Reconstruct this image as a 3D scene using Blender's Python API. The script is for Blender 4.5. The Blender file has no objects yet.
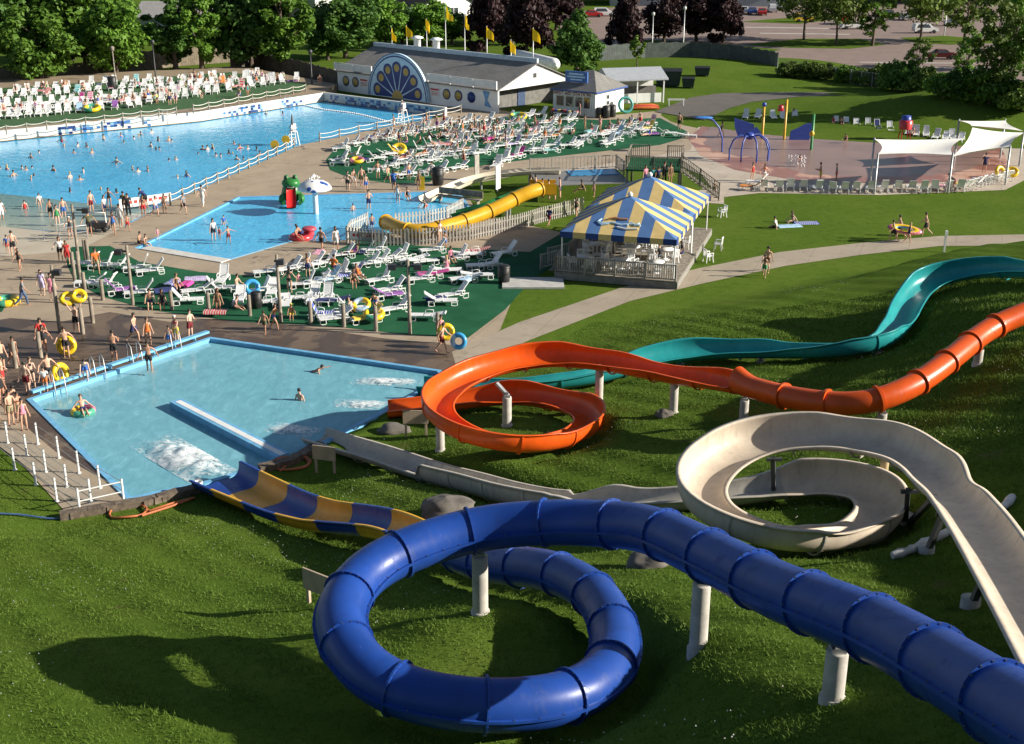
import bpy, bmesh, math, random
import numpy as np
from mathutils import Vector, Matrix, noise, geometry
random.seed(7); np.random.seed(7)
R = math.radians
SC = bpy.context.scene
COL = SC.collection
# ---------------------------------------------------------------- camera
F, HZ, H = 1250.0, -95.0, 22.0
PITCH = math.atan((372-HZ)/F)
cd = bpy.data.cameras.new('camera'); cam = bpy.data.objects.new('camera', cd); COL.objects.link(cam)
cam.location = (0, 0, H); cam.rotation_euler = (math.pi/2-PITCH, 0, 0)
cd.sensor_width = 36; cd.lens = F*36/1024; cd.clip_end = 5000; cd.clip_start = 0.5
SC.camera = cam
_c, _s = math.cos(PITCH), math.sin(PITCH)
def at(px, py, z=0.0):
    x = (px-512)/F; y = (372-py)/F
    d = (x, _c+y*_s, -_s+y*_c); t = (z-H)/d[2]
    return Vector((d[0]*t, d[1]*t, z))
def pix(p):
    x, y, z = p[0], p[1], p[2]-H
    dep = y*_c - z*_s; up = y*_s + z*_c
    return (512+F*x/dep, 372-F*up/dep)
# ---------------------------------------------------------------- mesh builder
class MB:
    def __init__(s): s.v = []; s.f = []; s.m = []; s.sm = []
    def add(s, vs, fs, mi=0, smooth=False):
        o = len(s.v); s.v.extend([tuple(p) for p in vs])
        for f in fs: s.f.append([i+o for i in f]); s.m.append(mi); s.sm.append(smooth)
        return s
    def box(s, c, size, rz=0, mi=0, M=None):
        x, y, z = size[0]/2, size[1]/2, size[2]/2
        vs = [Vector((a*x, b*y, d*z)) for d in (-1, 1) for a, b in ((-1,-1),(1,-1),(1,1),(-1,1))]
        Q = M if M is not None else Matrix.Rotation(rz, 3, 'Z')
        vs = [Q @ p + Vector(c) for p in vs]
        return s.add(vs, [[3,2,1,0],[4,5,6,7],[0,1,5,4],[1,2,6,5],[2,3,7,6],[3,0,4,7]], mi)
    def bar(s, a, b, w, h=None, mi=0):
        a, b = Vector(a), Vector(b); d = b-a; L = d.length
        if L < 1e-6: return s
        d /= L; up = Vector((0,0,1)) if abs(d.z) < .95 else Vector((0,1,0))
        r = d.cross(up).normalized(); u = r.cross(d)
        Q = Matrix((r, d, u)).transposed()
        return s.box((a+b)/2, (w, L, h or w), M=Q, mi=mi)
    def tube(s, pts, rad, n=8, mi=0, closed=False, cap=True, smooth=True):
        pts = [Vector(p) for p in pts]; N = len(pts)
        rr = rad if isinstance(rad, (list, tuple)) else [rad]*N
        up = None; rings = []
        for i in range(N):
            if closed: t = pts[(i+1) % N]-pts[i-1]
            else: t = pts[min(i+1, N-1)]-pts[max(i-1, 0)]
            t = t.normalized() if t.length > 1e-9 else Vector((0,0,1))
            if up is None: up = Vector((0,0,1)) if abs(t.z) < .9 else Vector((1,0,0))
            r = t.cross(up)
            if r.length < 1e-6: r = t.orthogonal()
            r.normalize(); up = r.cross(t).normalized()
            rings.append([pts[i]+(r*math.cos(2*math.pi*k/n)+up*math.sin(2*math.pi*k/n))*rr[i] for k in range(n)])
        vs = [p for q in rings for p in q]; fs = []
        for i in range(N if closed else N-1):
            j = (i+1) % N
            for k in range(n): fs.append([i*n+k, j*n+k, j*n+(k+1)%n, i*n+(k+1)%n][::-1])
        s.add(vs, fs, mi, smooth)
        if cap and not closed:
            s.add(rings[0], [list(range(n))], mi); s.add(rings[-1], [list(range(n))[::-1]], mi)
        return s
    def lathe(s, prof, c=(0,0,0), n=20, mi=0, smooth=True, sx=1, sy=1):
        c = Vector(c); vs = []; m = len(prof)
        for r, z in prof:
            for k in range(n):
                a = 2*math.pi*k/n; vs.append(c+Vector((r*math.cos(a)*sx, r*math.sin(a)*sy, z)))
        fs = [[i*n+k, i*n+(k+1)%n, (i+1)*n+(k+1)%n, (i+1)*n+k] for i in range(m-1) for k in range(n)]
        return s.add(vs, fs, mi, smooth)
    def prism(s, pts, z0, z1, mi=0):
        n = len(pts)
        vs = [(p[0], p[1], z0) for p in pts]+[(p[0], p[1], z1) for p in pts]
        s.add(vs, [[i, (i+1)%n, n+(i+1)%n, n+i] for i in range(n)]+[list(range(n, 2*n)), list(range(n))[::-1]], mi)
        return s
    def sphere(s, c, r, n=12, m=8, mi=0, sc=(1,1,1)):
        c = Vector(c); vs = []; fs = []
        for i in range(m+1):
            t = math.pi*i/m
            for k in range(n):
                a = 2*math.pi*k/n
                vs.append(c+Vector((r*math.sin(t)*math.cos(a)*sc[0], r*math.sin(t)*math.sin(a)*sc[1], r*math.cos(t)*sc[2])))
        for i in range(m):
            for k in range(n): fs.append([i*n+k, (i+1)*n+k, (i+1)*n+(k+1)%n, i*n+(k+1)%n])
        return s.add(vs, fs, mi, True)
    def torus(s, c, Rr, r, n=28, m=10, mi=0, M=None, mf=None, arc=2*math.pi):
        c = Vector(c); vs = []; Q = M or Matrix.Identity(3); full = arc > 6.28; nn = n if full else n+1
        for i in range(nn):
            a = arc*i/n
            for k in range(m):
                b = 2*math.pi*k/m
                vs.append(c+Q @ Vector(((Rr+r*math.cos(b))*math.cos(a), (Rr+r*math.cos(b))*math.sin(a), r*math.sin(b))))
        for i in range(n):
            j = (i+1) % nn if full else i+1
            s.add([], [], 0)
            for k in range(m):
                s.f.append([len(s.v)+q for q in (i*m+k, j*m+k, j*m+(k+1)%m, i*m+(k+1)%m)]); s.m.append(mf(i, k) if mf else mi); s.sm.append(True)
        s.v.extend([tuple(p) for p in vs]); return s
    def build(s, name, mats, parent=None, loc=None):
        me = bpy.data.meshes.new(name); me.from_pydata(s.v, [], s.f)
        if not isinstance(mats, (list, tuple)): mats = [mats]
        for m in mats: me.materials.append(m)
        if len(mats) > 1: me.polygons.foreach_set('material_index', s.m)
        me.polygons.foreach_set('use_smooth', s.sm); me.update()
        o = bpy.data.objects.new(name, me); COL.objects.link(o)
        if parent: o.parent = parent
        if loc is not None: o.location = loc
        return o
def tag(o, label=None, cat=None, group=None, kind=None):
    if label: o['label'] = label
    if cat: o['category'] = cat
    if group: o['group'] = group
    if kind: o['kind'] = kind
    return o
def thing(name, label, cat, loc=(0,0,0), rz=0, group=None):
    o = bpy.data.objects.new(name, None); COL.objects.link(o); o.empty_display_size = .2
    o.location = loc; o.rotation_euler = (0, 0, rz)
    return tag(o, label, cat, group)
KIDS = {}
def copy_tree(root, parent=None):
    c = root.copy(); COL.objects.link(c)
    if parent: c.parent = parent
    for ch in list(root.children): copy_tree(ch, c)
    return c
# ---------------------------------------------------------------- materials
class NT:
    def __init__(s, name):
        s.mat = bpy.data.materials.new(name); s.mat.use_nodes = True; s.t = s.mat.node_tree
        s.b = s.t.nodes['Principled BSDF']; s.out = s.t.nodes['Material Output']; s._co = {}
    def n(s, typ, **kw):
        q = s.t.nodes.new(typ)
        for k, v in kw.items(): setattr(q, k, v)
        return q
    def link(s, a, b): s.t.links.new(a, b)
    def co(s, kind='Object'):
        if 'tc' not in s._co: s._co['tc'] = s.n('ShaderNodeTexCoord')
        return s._co['tc'].outputs[kind]
    def pos(s):
        if 'geo' not in s._co: s._co['geo'] = s.n('ShaderNodeNewGeometry')
        return s._co['geo'].outputs['Position']
    def noise(s, scale, detail=4, rough=.55, vec=None, dist=0):
        q = s.n('ShaderNodeTexNoise'); q.inputs['Scale'].default_value = scale; q.inputs['Detail'].default_value = detail
        q.inputs['Roughness'].default_value = rough; q.inputs['Distortion'].default_value = dist
        s.link(vec or s.pos(), q.inputs['Vector']); return q.outputs['Fac']
    def ramp(s, fac, stops):
        q = s.n('ShaderNodeValToRGB'); e = q.color_ramp.elements
        while len(e) < len(stops): e.new(.5)
        for el, (p, c) in zip(e, stops):
            el.position = p; el.color = (*c, 1) if not isinstance(c, (int, float)) else (c, c, c, 1)
        s.link(fac, q.inputs[0]); return q.outputs['Color']
    def mix(s, fac, a, b, bt='MIX'):
        q = s.n('ShaderNodeMix', data_type='RGBA', blend_type=bt)
        for sock, val in ((q.inputs[0], fac), (q.inputs[6], a), (q.inputs[7], b)):
            if isinstance(val, (int, float)): sock.default_value = val
            elif isinstance(val, (tuple, list)): sock.default_value = (*val, 1)
            else: s.link(val, sock)
        return q.outputs[2]
    def math(s, op, a, b=0):
        q = s.n('ShaderNodeMath', operation=op)
        for sock, val in ((q.inputs[0], a), (q.inputs[1], b)):
            if isinstance(val, (int, float)): sock.default_value = val
            else: s.link(val, sock)
        return q.outputs[0]
    def bump(s, hgt, strength=.3, dist=.02):
        q = s.n('ShaderNodeBump'); q.inputs['Strength'].default_value = strength; q.inputs['Distance'].default_value = dist
        s.link(hgt, q.inputs['Height']); s.link(q.outputs[0], s.b.inputs['Normal'])
    def set(s, **kw):
        for k, v in kw.items():
            i = s.b.inputs[k.replace('_', ' ')]
            if isinstance(v, (int, float)): i.default_value = v
            elif isinstance(v, tuple): i.default_value = (*v, 1) if len(v) == 3 else v
            else: s.link(v, i)
        return s
MC = {}
def srgb(r, g, b):
    return tuple((c/255/12.92 if c/255 <= .04045 else ((c/255+.055)/1.055)**2.4) for c in (r, g, b))
def mat(name, col, rough=.6, var=.12, scale=3.0, metal=0, bump=0, bscale=30, spec=.5, obj=False, dirt=0):
    if name in MC: return MC[name]
    t = NT(name); v = t.co('Object') if obj else t.pos()
    n1 = t.noise(scale, 5, vec=v)
    dark = tuple(c*(1-var*1.6) for c in col); lite = tuple(min(1, c*(1+var)) for c in col)
    c = t.ramp(n1, [(.3, dark), (.7, lite)])
    if dirt:
        n2 = t.noise(scale*2.3, 6, .7, vec=v)
        c = t.mix(t.math('MULTIPLY', t.ramp(n2, [(.55, 0.), (.75, 1.)]), dirt), c, tuple(q*.35 for q in col))
    t.set(Base_Color=c, Roughness=rough, Metallic=metal, Specular_IOR_Level=spec)
    if bump: t.bump(t.noise(bscale, 4, vec=v), bump, .01)
    MC[name] = t.mat; return t.mat
WHITE = mat('white_paint', (.74, .74, .73), .5, .06, 2)
PLASTIC = mat('white_plastic', (.78, .78, .77), .42, .06, 1.5)
WOODG = mat('weathered_wood', (.27, .235, .19), .85, .3, 4, bump=.4, bscale=25)
DARK = mat('dark_metal', (.04, .04, .045), .5, .2)
GALV = mat('galvanised_steel', (.42, .43, .44), .45, .15, 3, metal=.6)
CONC = mat('pale_concrete', (.46, .43, .39), .85, .15, 2.5, bump=.3, bscale=30, dirt=.35)
def tess(polys, z=None):
    polys = [[Vector((p[0], p[1], p[2] if z is None else z)) for p in q] for q in polys]
    tri = geometry.tessellate_polygon(polys); vs = [p for q in polys for p in q]
    out = []
    for t in tri:
        a, b, c = (vs[i] for i in t)
        out.append(list(t) if (b-a).cross(c-a).z > 0 else list(t)[::-1])
    return vs, out
def sheet(name, polys, z, m, kind='structure'):
    vs, fs = tess(polys, z); mb = MB(); mb.add(vs, fs); o = mb.build(name, m); tag(o, kind=kind); return o
def pxs(pts, z=0.0): return [at(p[0], p[1], p[2] if len(p) > 2 else z) for p in pts]
def catmull(P, step, closed=False):
    P = [np.array(p, float) for p in P]; out = []; n = len(P)
    rng = range(n) if closed else range(n-1)
    for i in rng:
        if closed: a, b, c, d = P[i-1], P[i], P[(i+1)%n], P[(i+2)%n]
        else: a, b, c, d = P[max(i-1, 0)], P[i], P[i+1], P[min(i+2, n-1)]
        k = max(2, int(np.linalg.norm(c[:3]-b[:3])/step))
        for j in range(k):
            t = j/k
            out.append(.5*((2*b)+(-a+c)*t+(2*a-5*b+4*c-d)*t*t+(-a+3*b-3*c+d)*t**3))
    if not closed: out.append(P[-1])
    return out
def resample(P, step):
    P = np.array(P); d = np.r_[0, np.cumsum(np.linalg.norm(np.diff(P[:, :3], axis=0), axis=1))]
    s = np.linspace(0, d[-1], max(2, int(d[-1]/step)+1))
    return np.stack([np.interp(s, d, P[:, k]) for k in range(P.shape[1])], 1)
def smooth_path(P, it):
    for _ in range(it):
        Q = P.copy(); Q[1:-1] = .25*P[:-2]+.5*P[1:-1]+.25*P[2:]; P = Q
    return P
def inpoly(X, Y, poly):
    ins = np.zeros(X.shape, bool); n = len(poly)
    for i in range(n):
        x1, y1 = poly[i][0], poly[i][1]; x2, y2 = poly[(i+1)%n][0], poly[(i+1)%n][1]
        c = ((y1 > Y) != (y2 > Y)) & (X < (x2-x1)*(Y-y1)/(y2-y1+1e-12)+x1); ins ^= c
    return ins
def dpoly(X, Y, poly, closed=True):
    D = np.full(X.shape, 1e9); n = len(poly)
    for i in range(n if closed else n-1):
        ax, ay = poly[i][0], poly[i][1]; bx, by = poly[(i+1)%n][0], poly[(i+1)%n][1]
        dx, dy = bx-ax, by-ay; t = np.clip(((X-ax)*dx+(Y-ay)*dy)/(dx*dx+dy*dy+1e-12), 0, 1)
        D = np.minimum(D, np.hypot(X-ax-t*dx, Y-ay-t*dy))
    return D
# text from the built-in font, as solid letters: origin at the left of the baseline, x along 'right', y along 'up'
def letters(txt, size, thick, m, name, parent, M, loc):
    cu = bpy.data.curves.new('lettering', 'FONT'); cu.body = txt; cu.size = size; cu.extrude = thick; cu.align_x = 'CENTER'; cu.align_y = 'CENTER'
    tmp = bpy.data.objects.new('lettering', cu); COL.objects.link(tmp)
    me = bpy.data.meshes.new_from_object(tmp); bpy.data.objects.remove(tmp)
    me.materials.clear(); me.materials.append(m)
    o = bpy.data.objects.new(name, me); COL.objects.link(o); o.parent = parent
    o.matrix_local = Matrix.Translation(loc) @ M.to_4x4()
    return o
# ================================================================ light and sky
SUN_EL, SUN_AZ = R(23), R(-6)          # azimuth measured from +x
w = bpy.data.worlds.new('World'); SC.world = w; w.use_nodes = True
bg = w.node_tree.nodes['Background']; sky = w.node_tree.nodes.new('ShaderNodeTexSky'); sky.sky_type = 'NISHITA'
sky.sun_disc = False; sky.sun_elevation = SUN_EL; sky.sun_rotation = R(90)-SUN_AZ
w.node_tree.links.new(sky.outputs[0], bg.inputs[0]); bg.inputs[1].default_value = .055
sl = bpy.data.lights.new('sun', 'SUN'); so = bpy.data.objects.new('sun', sl); COL.objects.link(so)
sl.energy = 5.0; sl.angle = R(.5); sl.color = (1, .93, .80)
sd = Vector((math.cos(SUN_EL)*math.cos(SUN_AZ), math.cos(SUN_EL)*math.sin(SUN_AZ), math.sin(SUN_EL)))
so.rotation_euler = sd.to_track_quat('Z', 'Y').to_euler(); so.location = (80, 0, 60)
SC.view_settings.view_transform = 'Standard'; SC.view_settings.look = 'None'; SC.view_settings.exposure = .85; SC.view_settings.gamma = 1
# ================================================================ slide centre lines (pixel, pixel, height of the axis)
BLUE_TUBE = [(1130,792,13.6),(1075,750,13.0),(991,697,12.4),(892,637,11.6),(825,608,11.1),(780,592,10.7),(738,570,10.35),(699,551,10.0),(663,534,9.7),(632,526,9.4),(592,523,9.1),(557,522,8.9),(483,528,8.6),(413,548,8.45),(366,573,8.3),(339,616,8.15),(358,663,8.0),(409,694,7.85),(491,706,7.7),(569,697,7.5),(608,671,7.3),(616,640,7.15),(604,606,7.0),(579,583,6.75),(546,570,6.4),(514,566,5.9),(475,560,5.2),(430,540,4.0)]
BLUE_TROUGH = [(430,540,4.0),(385,521,2.85),(331,513,1.95),(317,511,1.75),(284,501,1.3),(242,482,.85),(215,469,.68)]
ORANGE = [(1100,285,7.4),(1060,300,7.0),(1020,315,6.6),(986,331,6.2),(952,358,5.8),(919,382,5.4),(881,399,5.05),(847,404,4.8),(798,399,4.5),(753,388,4.2),(720,377,3.95),(657,366,3.7),(601,356,3.5),(541,353,3.3),(481,366,3.1),(443,388,2.9),(439,407,2.75),(465,425,2.6),(503,435,2.4),(541,436,2.2),(578,426,2.0),(590,412,1.8),(578,402,1.65),(545,394,1.4),(511,391,1.15),(470,394,.95),(424,400,.7),(387,404,.55)]
TEAL = [(1130,280,6.2),(1060,270,5.5),(1020,266,5.0),(979,266,4.5),(937,274,4.0),(919,286,3.7),(906,305,3.3),(900,318,3.1),(881,335,2.9),(843,343,2.6),(798,345,2.3),(753,345,2.0),(696,347,1.7),(651,354,1.5),(600,369,1.2),(550,377,1.0),(500,381,.8),(420,380,.55)]
BEIGE = [(1130,740,12.2),(1060,635,10.6),(1024,581,9.6),(984,521,8.5),(958,487,7.9),(940,473,7.35),(930,459,7.2),(900,442,6.95),(862,433,6.7),(806,429,6.4),(757,435,6.15),(721,452,5.95),(702,476,5.75),(712,499,5.6),(753,519,5.4),(798,528,5.2),(851,524,5.0),(875,512,4.85),(881,497,4.7),(866,482,4.5),(821,475,4.2),(776,479,3.95),(742,484,3.75),(700,489,3.5),(650,492,3.2),(608,493,2.9),(560,494,2.6),(511,486,2.1),(469,475,1.6),(432,466,1.2),(383,450,.75),(345,439,.55),(314,430,.48)]
# ================================================================ pools and flat ground
LAND = pxs([(28,400),(210,338),(440,371),(446,379),(385,412),(330,441),(290,460),(205,484),(128,500)])
WAVE = pxs([(-190,172),(0,141),(200,121),(324,101),(445,116.5),(400,124),(300,145),(170,202),(80,250),(-60,262),(-200,240)])
WADE = pxs([(135,248),(238,197),(425,192),(462,196),(474,213),(452,226),(345,240),(322,242),(300,239),(222,262)])
FLAT = pxs([(-160,330),(0,440),(70,520),(148,503),(290,466),(335,445),(400,421),(452,384),(500,368),(620,306),(790,281),(920,262),(1060,260),(1300,264)])
GCTL = [(-60,520,.8),(40,560,2.0),(140,560,2.1),(230,540,1.4),(300,555,1.9),(0,640,4.7),(100,640,4.9),(200,640,5.1),(95,675,6.0),(0,744,7.1),(150,744,7.1),(-150,744,7.0),(300,744,7.2),(400,735,7.0),
 (270,600,3.9),(310,650,5.7),(320,600,4.4),(380,640,6.0),(484,608,6.6),(430,640,6.6),(560,650,6.55),(500,735,7.0),(620,720,6.75),(700,744,8.8),(800,744,9.6),(850,730,9.9),(950,744,10.5),
 (703,635,8.5),(841,698,10.0),(640,640,7.0),(660,600,6.8),(930,650,8.3),(1000,680,9.2),(971,606,7.0),(926,553,5.6),(1040,640,8.2),(1040,560,6.6),
 (360,540,1.6),(430,565,3.9),(520,590,5.4),(400,500,1.5),(445,515,2.2),(300,490,.3),(520,505,1.9),(600,510,2.6),(680,505,3.0),(740,510,3.4),(785,508,3.4),(840,500,3.7),(785,550,4.2),(700,545,4.6),(880,535,4.6),(620,545,4.2),
 (900,470,4.6),(1000,450,5.3),(1024,400,5.4),(950,420,4.6),(885,420,3.7),(700,455,2.9),(600,470,2.2),(520,475,1.7),(440,450,.8),(390,440,.25),(507,424,.8),(480,440,1.2),(560,445,1.4),(600,412,1.2),(677,410,1.8),(745,420,2.4),(820,420,3.1),
 (545,410,.9),(580,420,1.1),(480,400,.45),(600,385,.7),(700,375,1.1),(780,370,1.7),(860,362,2.3),(900,350,2.6),(960,380,4.6),(1024,340,5.6),(990,300,4.5),(950,300,3.6),(925,315,3.0),(980,280,3.7),(1060,282,4.7),(1024,255,2.9),(950,255,2.2),
 (870,310,1.6),(820,330,1.4),(750,335,1.1),(650,340,.6),(560,360,.2),(800,300,1.0),(700,315,.4),(880,275,1.4),(1200,300,6.8),(1200,420,8.5),(1200,600,11),(1200,744,13)]
C = np.array([at(*g) for g in GCTL]); CX, CY, CZ = C[:, 0], C[:, 1], C[:, 2]
def _phi(r2): return .5*r2*np.log(r2+1e-9)
_n = len(C); _K = _phi((CX[:, None]-CX)**2+(CY[:, None]-CY)**2)+np.eye(_n)*3.0
_P = np.stack([np.ones(_n), CX, CY], 1)
_A = np.block([[_K, _P], [_P.T, np.zeros((3, 3))]]); _W = np.linalg.solve(_A, np.r_[CZ, 0, 0, 0])
def _tps(X, Y):
    out = np.empty(X.size); x, y = X.ravel(), Y.ravel()
    for i in range(0, x.size, 20000):
        a, b = x[i:i+20000], y[i:i+20000]
        out[i:i+20000] = _phi((a[:, None]-CX)**2+(b[:, None]-CY)**2) @ _W[:_n]+_W[_n]+_W[_n+1]*a+_W[_n+2]*b
    return out.reshape(X.shape)
_sp = np.array([tuple(q) for S, off in ((BLUE_TUBE, .66), (BLUE_TROUGH, .95), (ORANGE, .80), (TEAL, .80), (BEIGE, .86)) for q in resample(catmull([tuple(at(*p)) for p in S], .3), .5)-np.array([0, 0, off])])
def _cap(x, y):
    out = np.full(x.shape, 99.)
    for i in range(0, x.size, 4000):
        d = np.hypot(x[i:i+4000, None]-_sp[:, 0], y[i:i+4000, None]-_sp[:, 1])
        out[i:i+4000] = (np.maximum(_sp[:, 2], -.3)+np.clip(d-.75, 0, None)*1.3).min(1)
    return out
_fl = [tuple(p) for p in FLAT]; HILLP = _fl+[(160, 60), (160, -60), (-160, -60), (-160, 70)]
MOUND = at(985, 116, 0); MOUND2 = at(700, 72, 0)
POOLS = [LAND, WAVE, WADE]
def ground(X, Y, drop=True):
    X = np.asarray(X, float); Y = np.asarray(Y, float); sh = X.shape
    X = np.atleast_1d(X); Y = np.atleast_1d(Y)
    Z = np.zeros(X.shape)
    ins = inpoly(X, Y, HILLP); near = ins & (np.abs(X) < 140) & (Y > -50)
    if near.any():
        x, y = X[near], Y[near]; cx = np.clip(x, -38, 42); cy = np.clip(y, 15, 95)
        z = np.maximum(_tps(cx, cy), 0)+np.clip(15-y, 0, 40)*.18+np.clip(x-42, 0, 40)*.05
        d = dpoly(x, y, _fl, False); m = np.clip(d/4.5, 0, 1); m = m*m*(3-2*m)
        z = np.minimum(z, _cap(x, y))
        bumps = .05*np.sin(x*1.3+1.7*np.sin(y*.7))*np.sin(y*1.1)+.04*np.sin(x*3.1+y*2.3)
        Z[near] = z*m+bumps*m
    for c, hgt, sx, sy in ((MOUND, 3.2, 16, 9), (MOUND2, 1.2, 14, 9)):
        Z += hgt*np.exp(-((X-c.x)/sx)**2-((Y-c.y)/sy)**2)
    far = np.clip((Y-330)/300, 0, 1); Z += far*far*(3-2*far)*0
    if drop:
        for P in POOLS:
            k = inpoly(X, Y, P)
            if k.any():
                dd = dpoly(X[k], Y[k], P); Z[k] = np.where(dd > .02, -.7, Z[k])
    return Z.reshape(sh)
def gz(x, y): return float(ground(np.array([x]), np.array([y]), False)[0])
def onground(px, py):                      # the point of the terrain seen at a pixel
    z = 0.0
    for _ in range(40):
        p = at(px, py, z); z += .6*(gz(p.x, p.y)-z)
    p = at(px, py, z); p.z = gz(p.x, p.y); return p
# ---- terrain: one sheet, fine where it is close
def axis(lo, hi, d0, far):
    a = list(np.arange(lo, hi, d0)); s = d0
    b = a[-1]
    while b < far: s *= 1.22; b += s; a.append(b)
    b = a[0]; s = d0; pre = []
    while b > -far: s *= 1.22; b -= s; pre.append(b)
    return np.array(pre[::-1]+a)
gx = axis(-46, 62, .42, 2200); gy = axis(10, 118, .42, 2200)
X, Y = np.meshgrid(gx, gy); Z = ground(X, Y)-.02
nx, ny = len(gx), len(gy)
me = bpy.data.meshes.new('grass_ground')
idx = np.arange(nx*ny).reshape(ny, nx)
quads = np.stack([idx[:-1, :-1], idx[:-1, 1:], idx[1:, 1:], idx[1:, :-1]], -1).reshape(-1, 4)
me.from_pydata(np.stack([X, Y, Z], -1).reshape(-1, 3).tolist(), [], quads.tolist())
me.polygons.foreach_set('use_smooth', np.ones(len(quads), bool)); me.update()
t = NT('grass_soil')
c1 = t.ramp(t.noise(.16, 5, .6), [(.3, (.058, .115, .012)), (.5, (.100, .165, .019)), (.72, (.165, .205, .036))])
c2 = t.ramp(t.noise(1.7, 6, .65), [(.3, (.030, .064, .008)), (.52, (.100, .165, .021)), (.75, (.13, .163, .032))])
c3 = t.ramp(t.noise(14, 4, .7), [(.3, (.025, .048, .008)), (.55, (.072, .118, .017)), (.8, (.15, .19, .05))])
c = t.mix(.5, c1, c2); c = t.mix(.4, c, c3)
dry = t.ramp(t.noise(.5, 4, .6), [(.66, 0.), (.74, .7)])
c = t.mix(dry, c, (.13, .095, .05))
t.set(Base_Color=c, Roughness=1, Specular_IOR_Level=.02); t.bump(t.noise(9, 6, .75), .5, .08)
me.materials.append(t.mat)
go = bpy.data.objects.new('grass_ground', me); COL.objects.link(go); tag(go, kind='structure')
# ---- concrete
def concrete(name, a, b, wet=None, rough=.85):
    t = NT(name)
    c = t.ramp(t.noise(.35, 6, .62), [(.3, a), (.7, b)])
    c = t.mix(.25, c, t.ramp(t.noise(9, 5, .7), [(.3, tuple(q*.6 for q in a)), (.7, b)]))
    st = t.ramp(t.noise(.9, 6, .7, dist=1.2), [(.55, 0.), (.66, 1.)])
    c = t.mix(t.math('MULTIPLY', st, .45), c, tuple(q*.55 for q in a))
    # slab joints
    br = t.n('ShaderNodeTexBrick'); br.offset = 0; br.inputs['Scale'].default_value = 1; br.inputs['Mortar Size'].default_value = .02
    br.inputs['Brick Width'].default_value = 3; br.inputs['Row Height'].default_value = 3
    br.inputs['Color1'].default_value = br.inputs['Color2'].default_value = (0,0,0,1); br.inputs['Mortar'].default_value = (1,1,1,1)
    mp = t.n('ShaderNodeMapping'); mp.inputs['Rotation'].default_value = (0,0,.35); t.link(t.pos(), mp.inputs[0]); t.link(mp.outputs[0], br.inputs[0])
    c = t.mix(t.math('MULTIPLY', br.outputs['Color'], .45), c, tuple(q*.4 for q in a))
    r = rough
    if wet:
        wm = t.ramp(t.noise(.28, 6, .66, dist=.6), [(wet[0], 0.), (wet[0]+.06, 1.)])
        c = t.mix(wm, c, t.mix(.75, c, wet[1])); r = t.math('SUBTRACT', rough, t.math('MULTIPLY', wm, rough-.4))
    t.set(Base_Color=c, Roughness=r, Specular_IOR_Level=.4); t.bump(t.noise(30, 4), .15, .01)
    return t.mat
DECKM = concrete('deck_concrete', (.30, .235, .165), (.42, .335, .245), (.62, (.10, .07, .05)))
WETM = concrete('wet_deck_concrete', (.115, .084, .061), (.19, .138, .10), (.46, (.06, .04, .03)), .6)
PATHM = concrete('path_concrete', (.30, .25, .19), (.40, .34, .26))
PALEM = concrete('pale_pad_concrete', (.40, .33, .27), (.52, .45, .37))
# one broad deck with the pools cut out of it
DECK = pxs([(-260,300),(-200,170),(-190,174),(0,141.5),(200,121.5),(324,101.4),(345,97),(420,100),(500,110),(560,120),(690,108),(705,118),(690,150),(600,165),(470,178),(440,196),(470,200),(480,215),(560,232),(600,240),(560,262),(520,280),(500,330),(470,350),(447,373.5),(210,338.5),(28,400),(128,500.5),(70,517),(0,440),(-150,340)])
deck = sheet('pool_deck', [DECK, WAVE, WADE], 0.0, DECKM)
sheet('wet_deck', [pxs([(-60,330),(10,318),(60,322),(110,312),(170,322),(230,318),(300,326),(380,338),(452,345),(470,350),(447,372.5),(210,338),(28,399.5),(108,482),(60,455),(0,405),(-60,370)])], .005, WETM)
sheet('pale_ramp', [pxs([(-20,432),(16,432),(60,462),(95,487),(112,496),(78,512),(20,462)])], .010, PATHM)
# walking path across the lawn
def ribbon(name, L, Rr, z, m): return sheet(name, [pxs(L)+pxs(Rr)[::-1]], z, m)
ribbon('path', [(452,352),(520,322),(620,288),(700,268),(780,252),(860,243),(940,236),(1100,233),(1300,232)], [(458,372),(530,340),(630,301),(705,283),(785,266),(860,255),(940,246),(1100,245),(1300,246)], .006, PATHM)
# path past the tent to the splash pad
sheet('concrete_apron', [pxs([(470,178),(600,165),(640,158),(690,150),(700,122),(760,116),(850,116),(960,128),(1030,150),(1035,175),(1005,190),(880,195),(760,193),(724,197),(724,204),(690,202),(668,196),(712,188),(702,175),(680,166),(600,171),(520,175),(470,184)])], .004, PALEM)
t = NT('red_pad_concrete')
c = t.ramp(t.noise(.3, 5), [(.3, (.42, .25, .19)), (.7, (.52, .34, .27))])
wm = t.ramp(t.noise(.16, 5, .6, dist=.5), [(.44, 0.), (.5, 1.)])
c = t.mix(wm, c, (.30, .135, .105)); t.set(Base_Color=c, Specular_IOR_Level=.3, Roughness=t.math('SUBTRACT', .7, t.math('MULTIPLY', wm, .38))); t.bump(t.noise(6, 3), .06, .01)
REDP = t.mat
sheet('splash_pad_floor', [pxs([(688,138),(705,124),(760,119),(850,119),(940,129),(1000,146),(1010,165),(990,180),(900,184),(800,181),(735,170),(700,155)])], .010, REDP)
t = NT('wet_red_concrete'); c = t.ramp(t.noise(.25, 5), [(.3, (.22, .14, .12)), (.7, (.31, .195, .165))]); t.set(Base_Color=c, Roughness=.3, Specular_IOR_Level=.3); t.bump(t.noise(4, 3), .1, .01)
WP = [(704,131),(716,124),(762,121.5),(842,123),(905,131),(960,140),(985,150),(985,165),(950,174),(880,177.5),(812,175),(770,165),(752,158),(716,152),(706,143)]
import itertools
WPd = []
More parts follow.
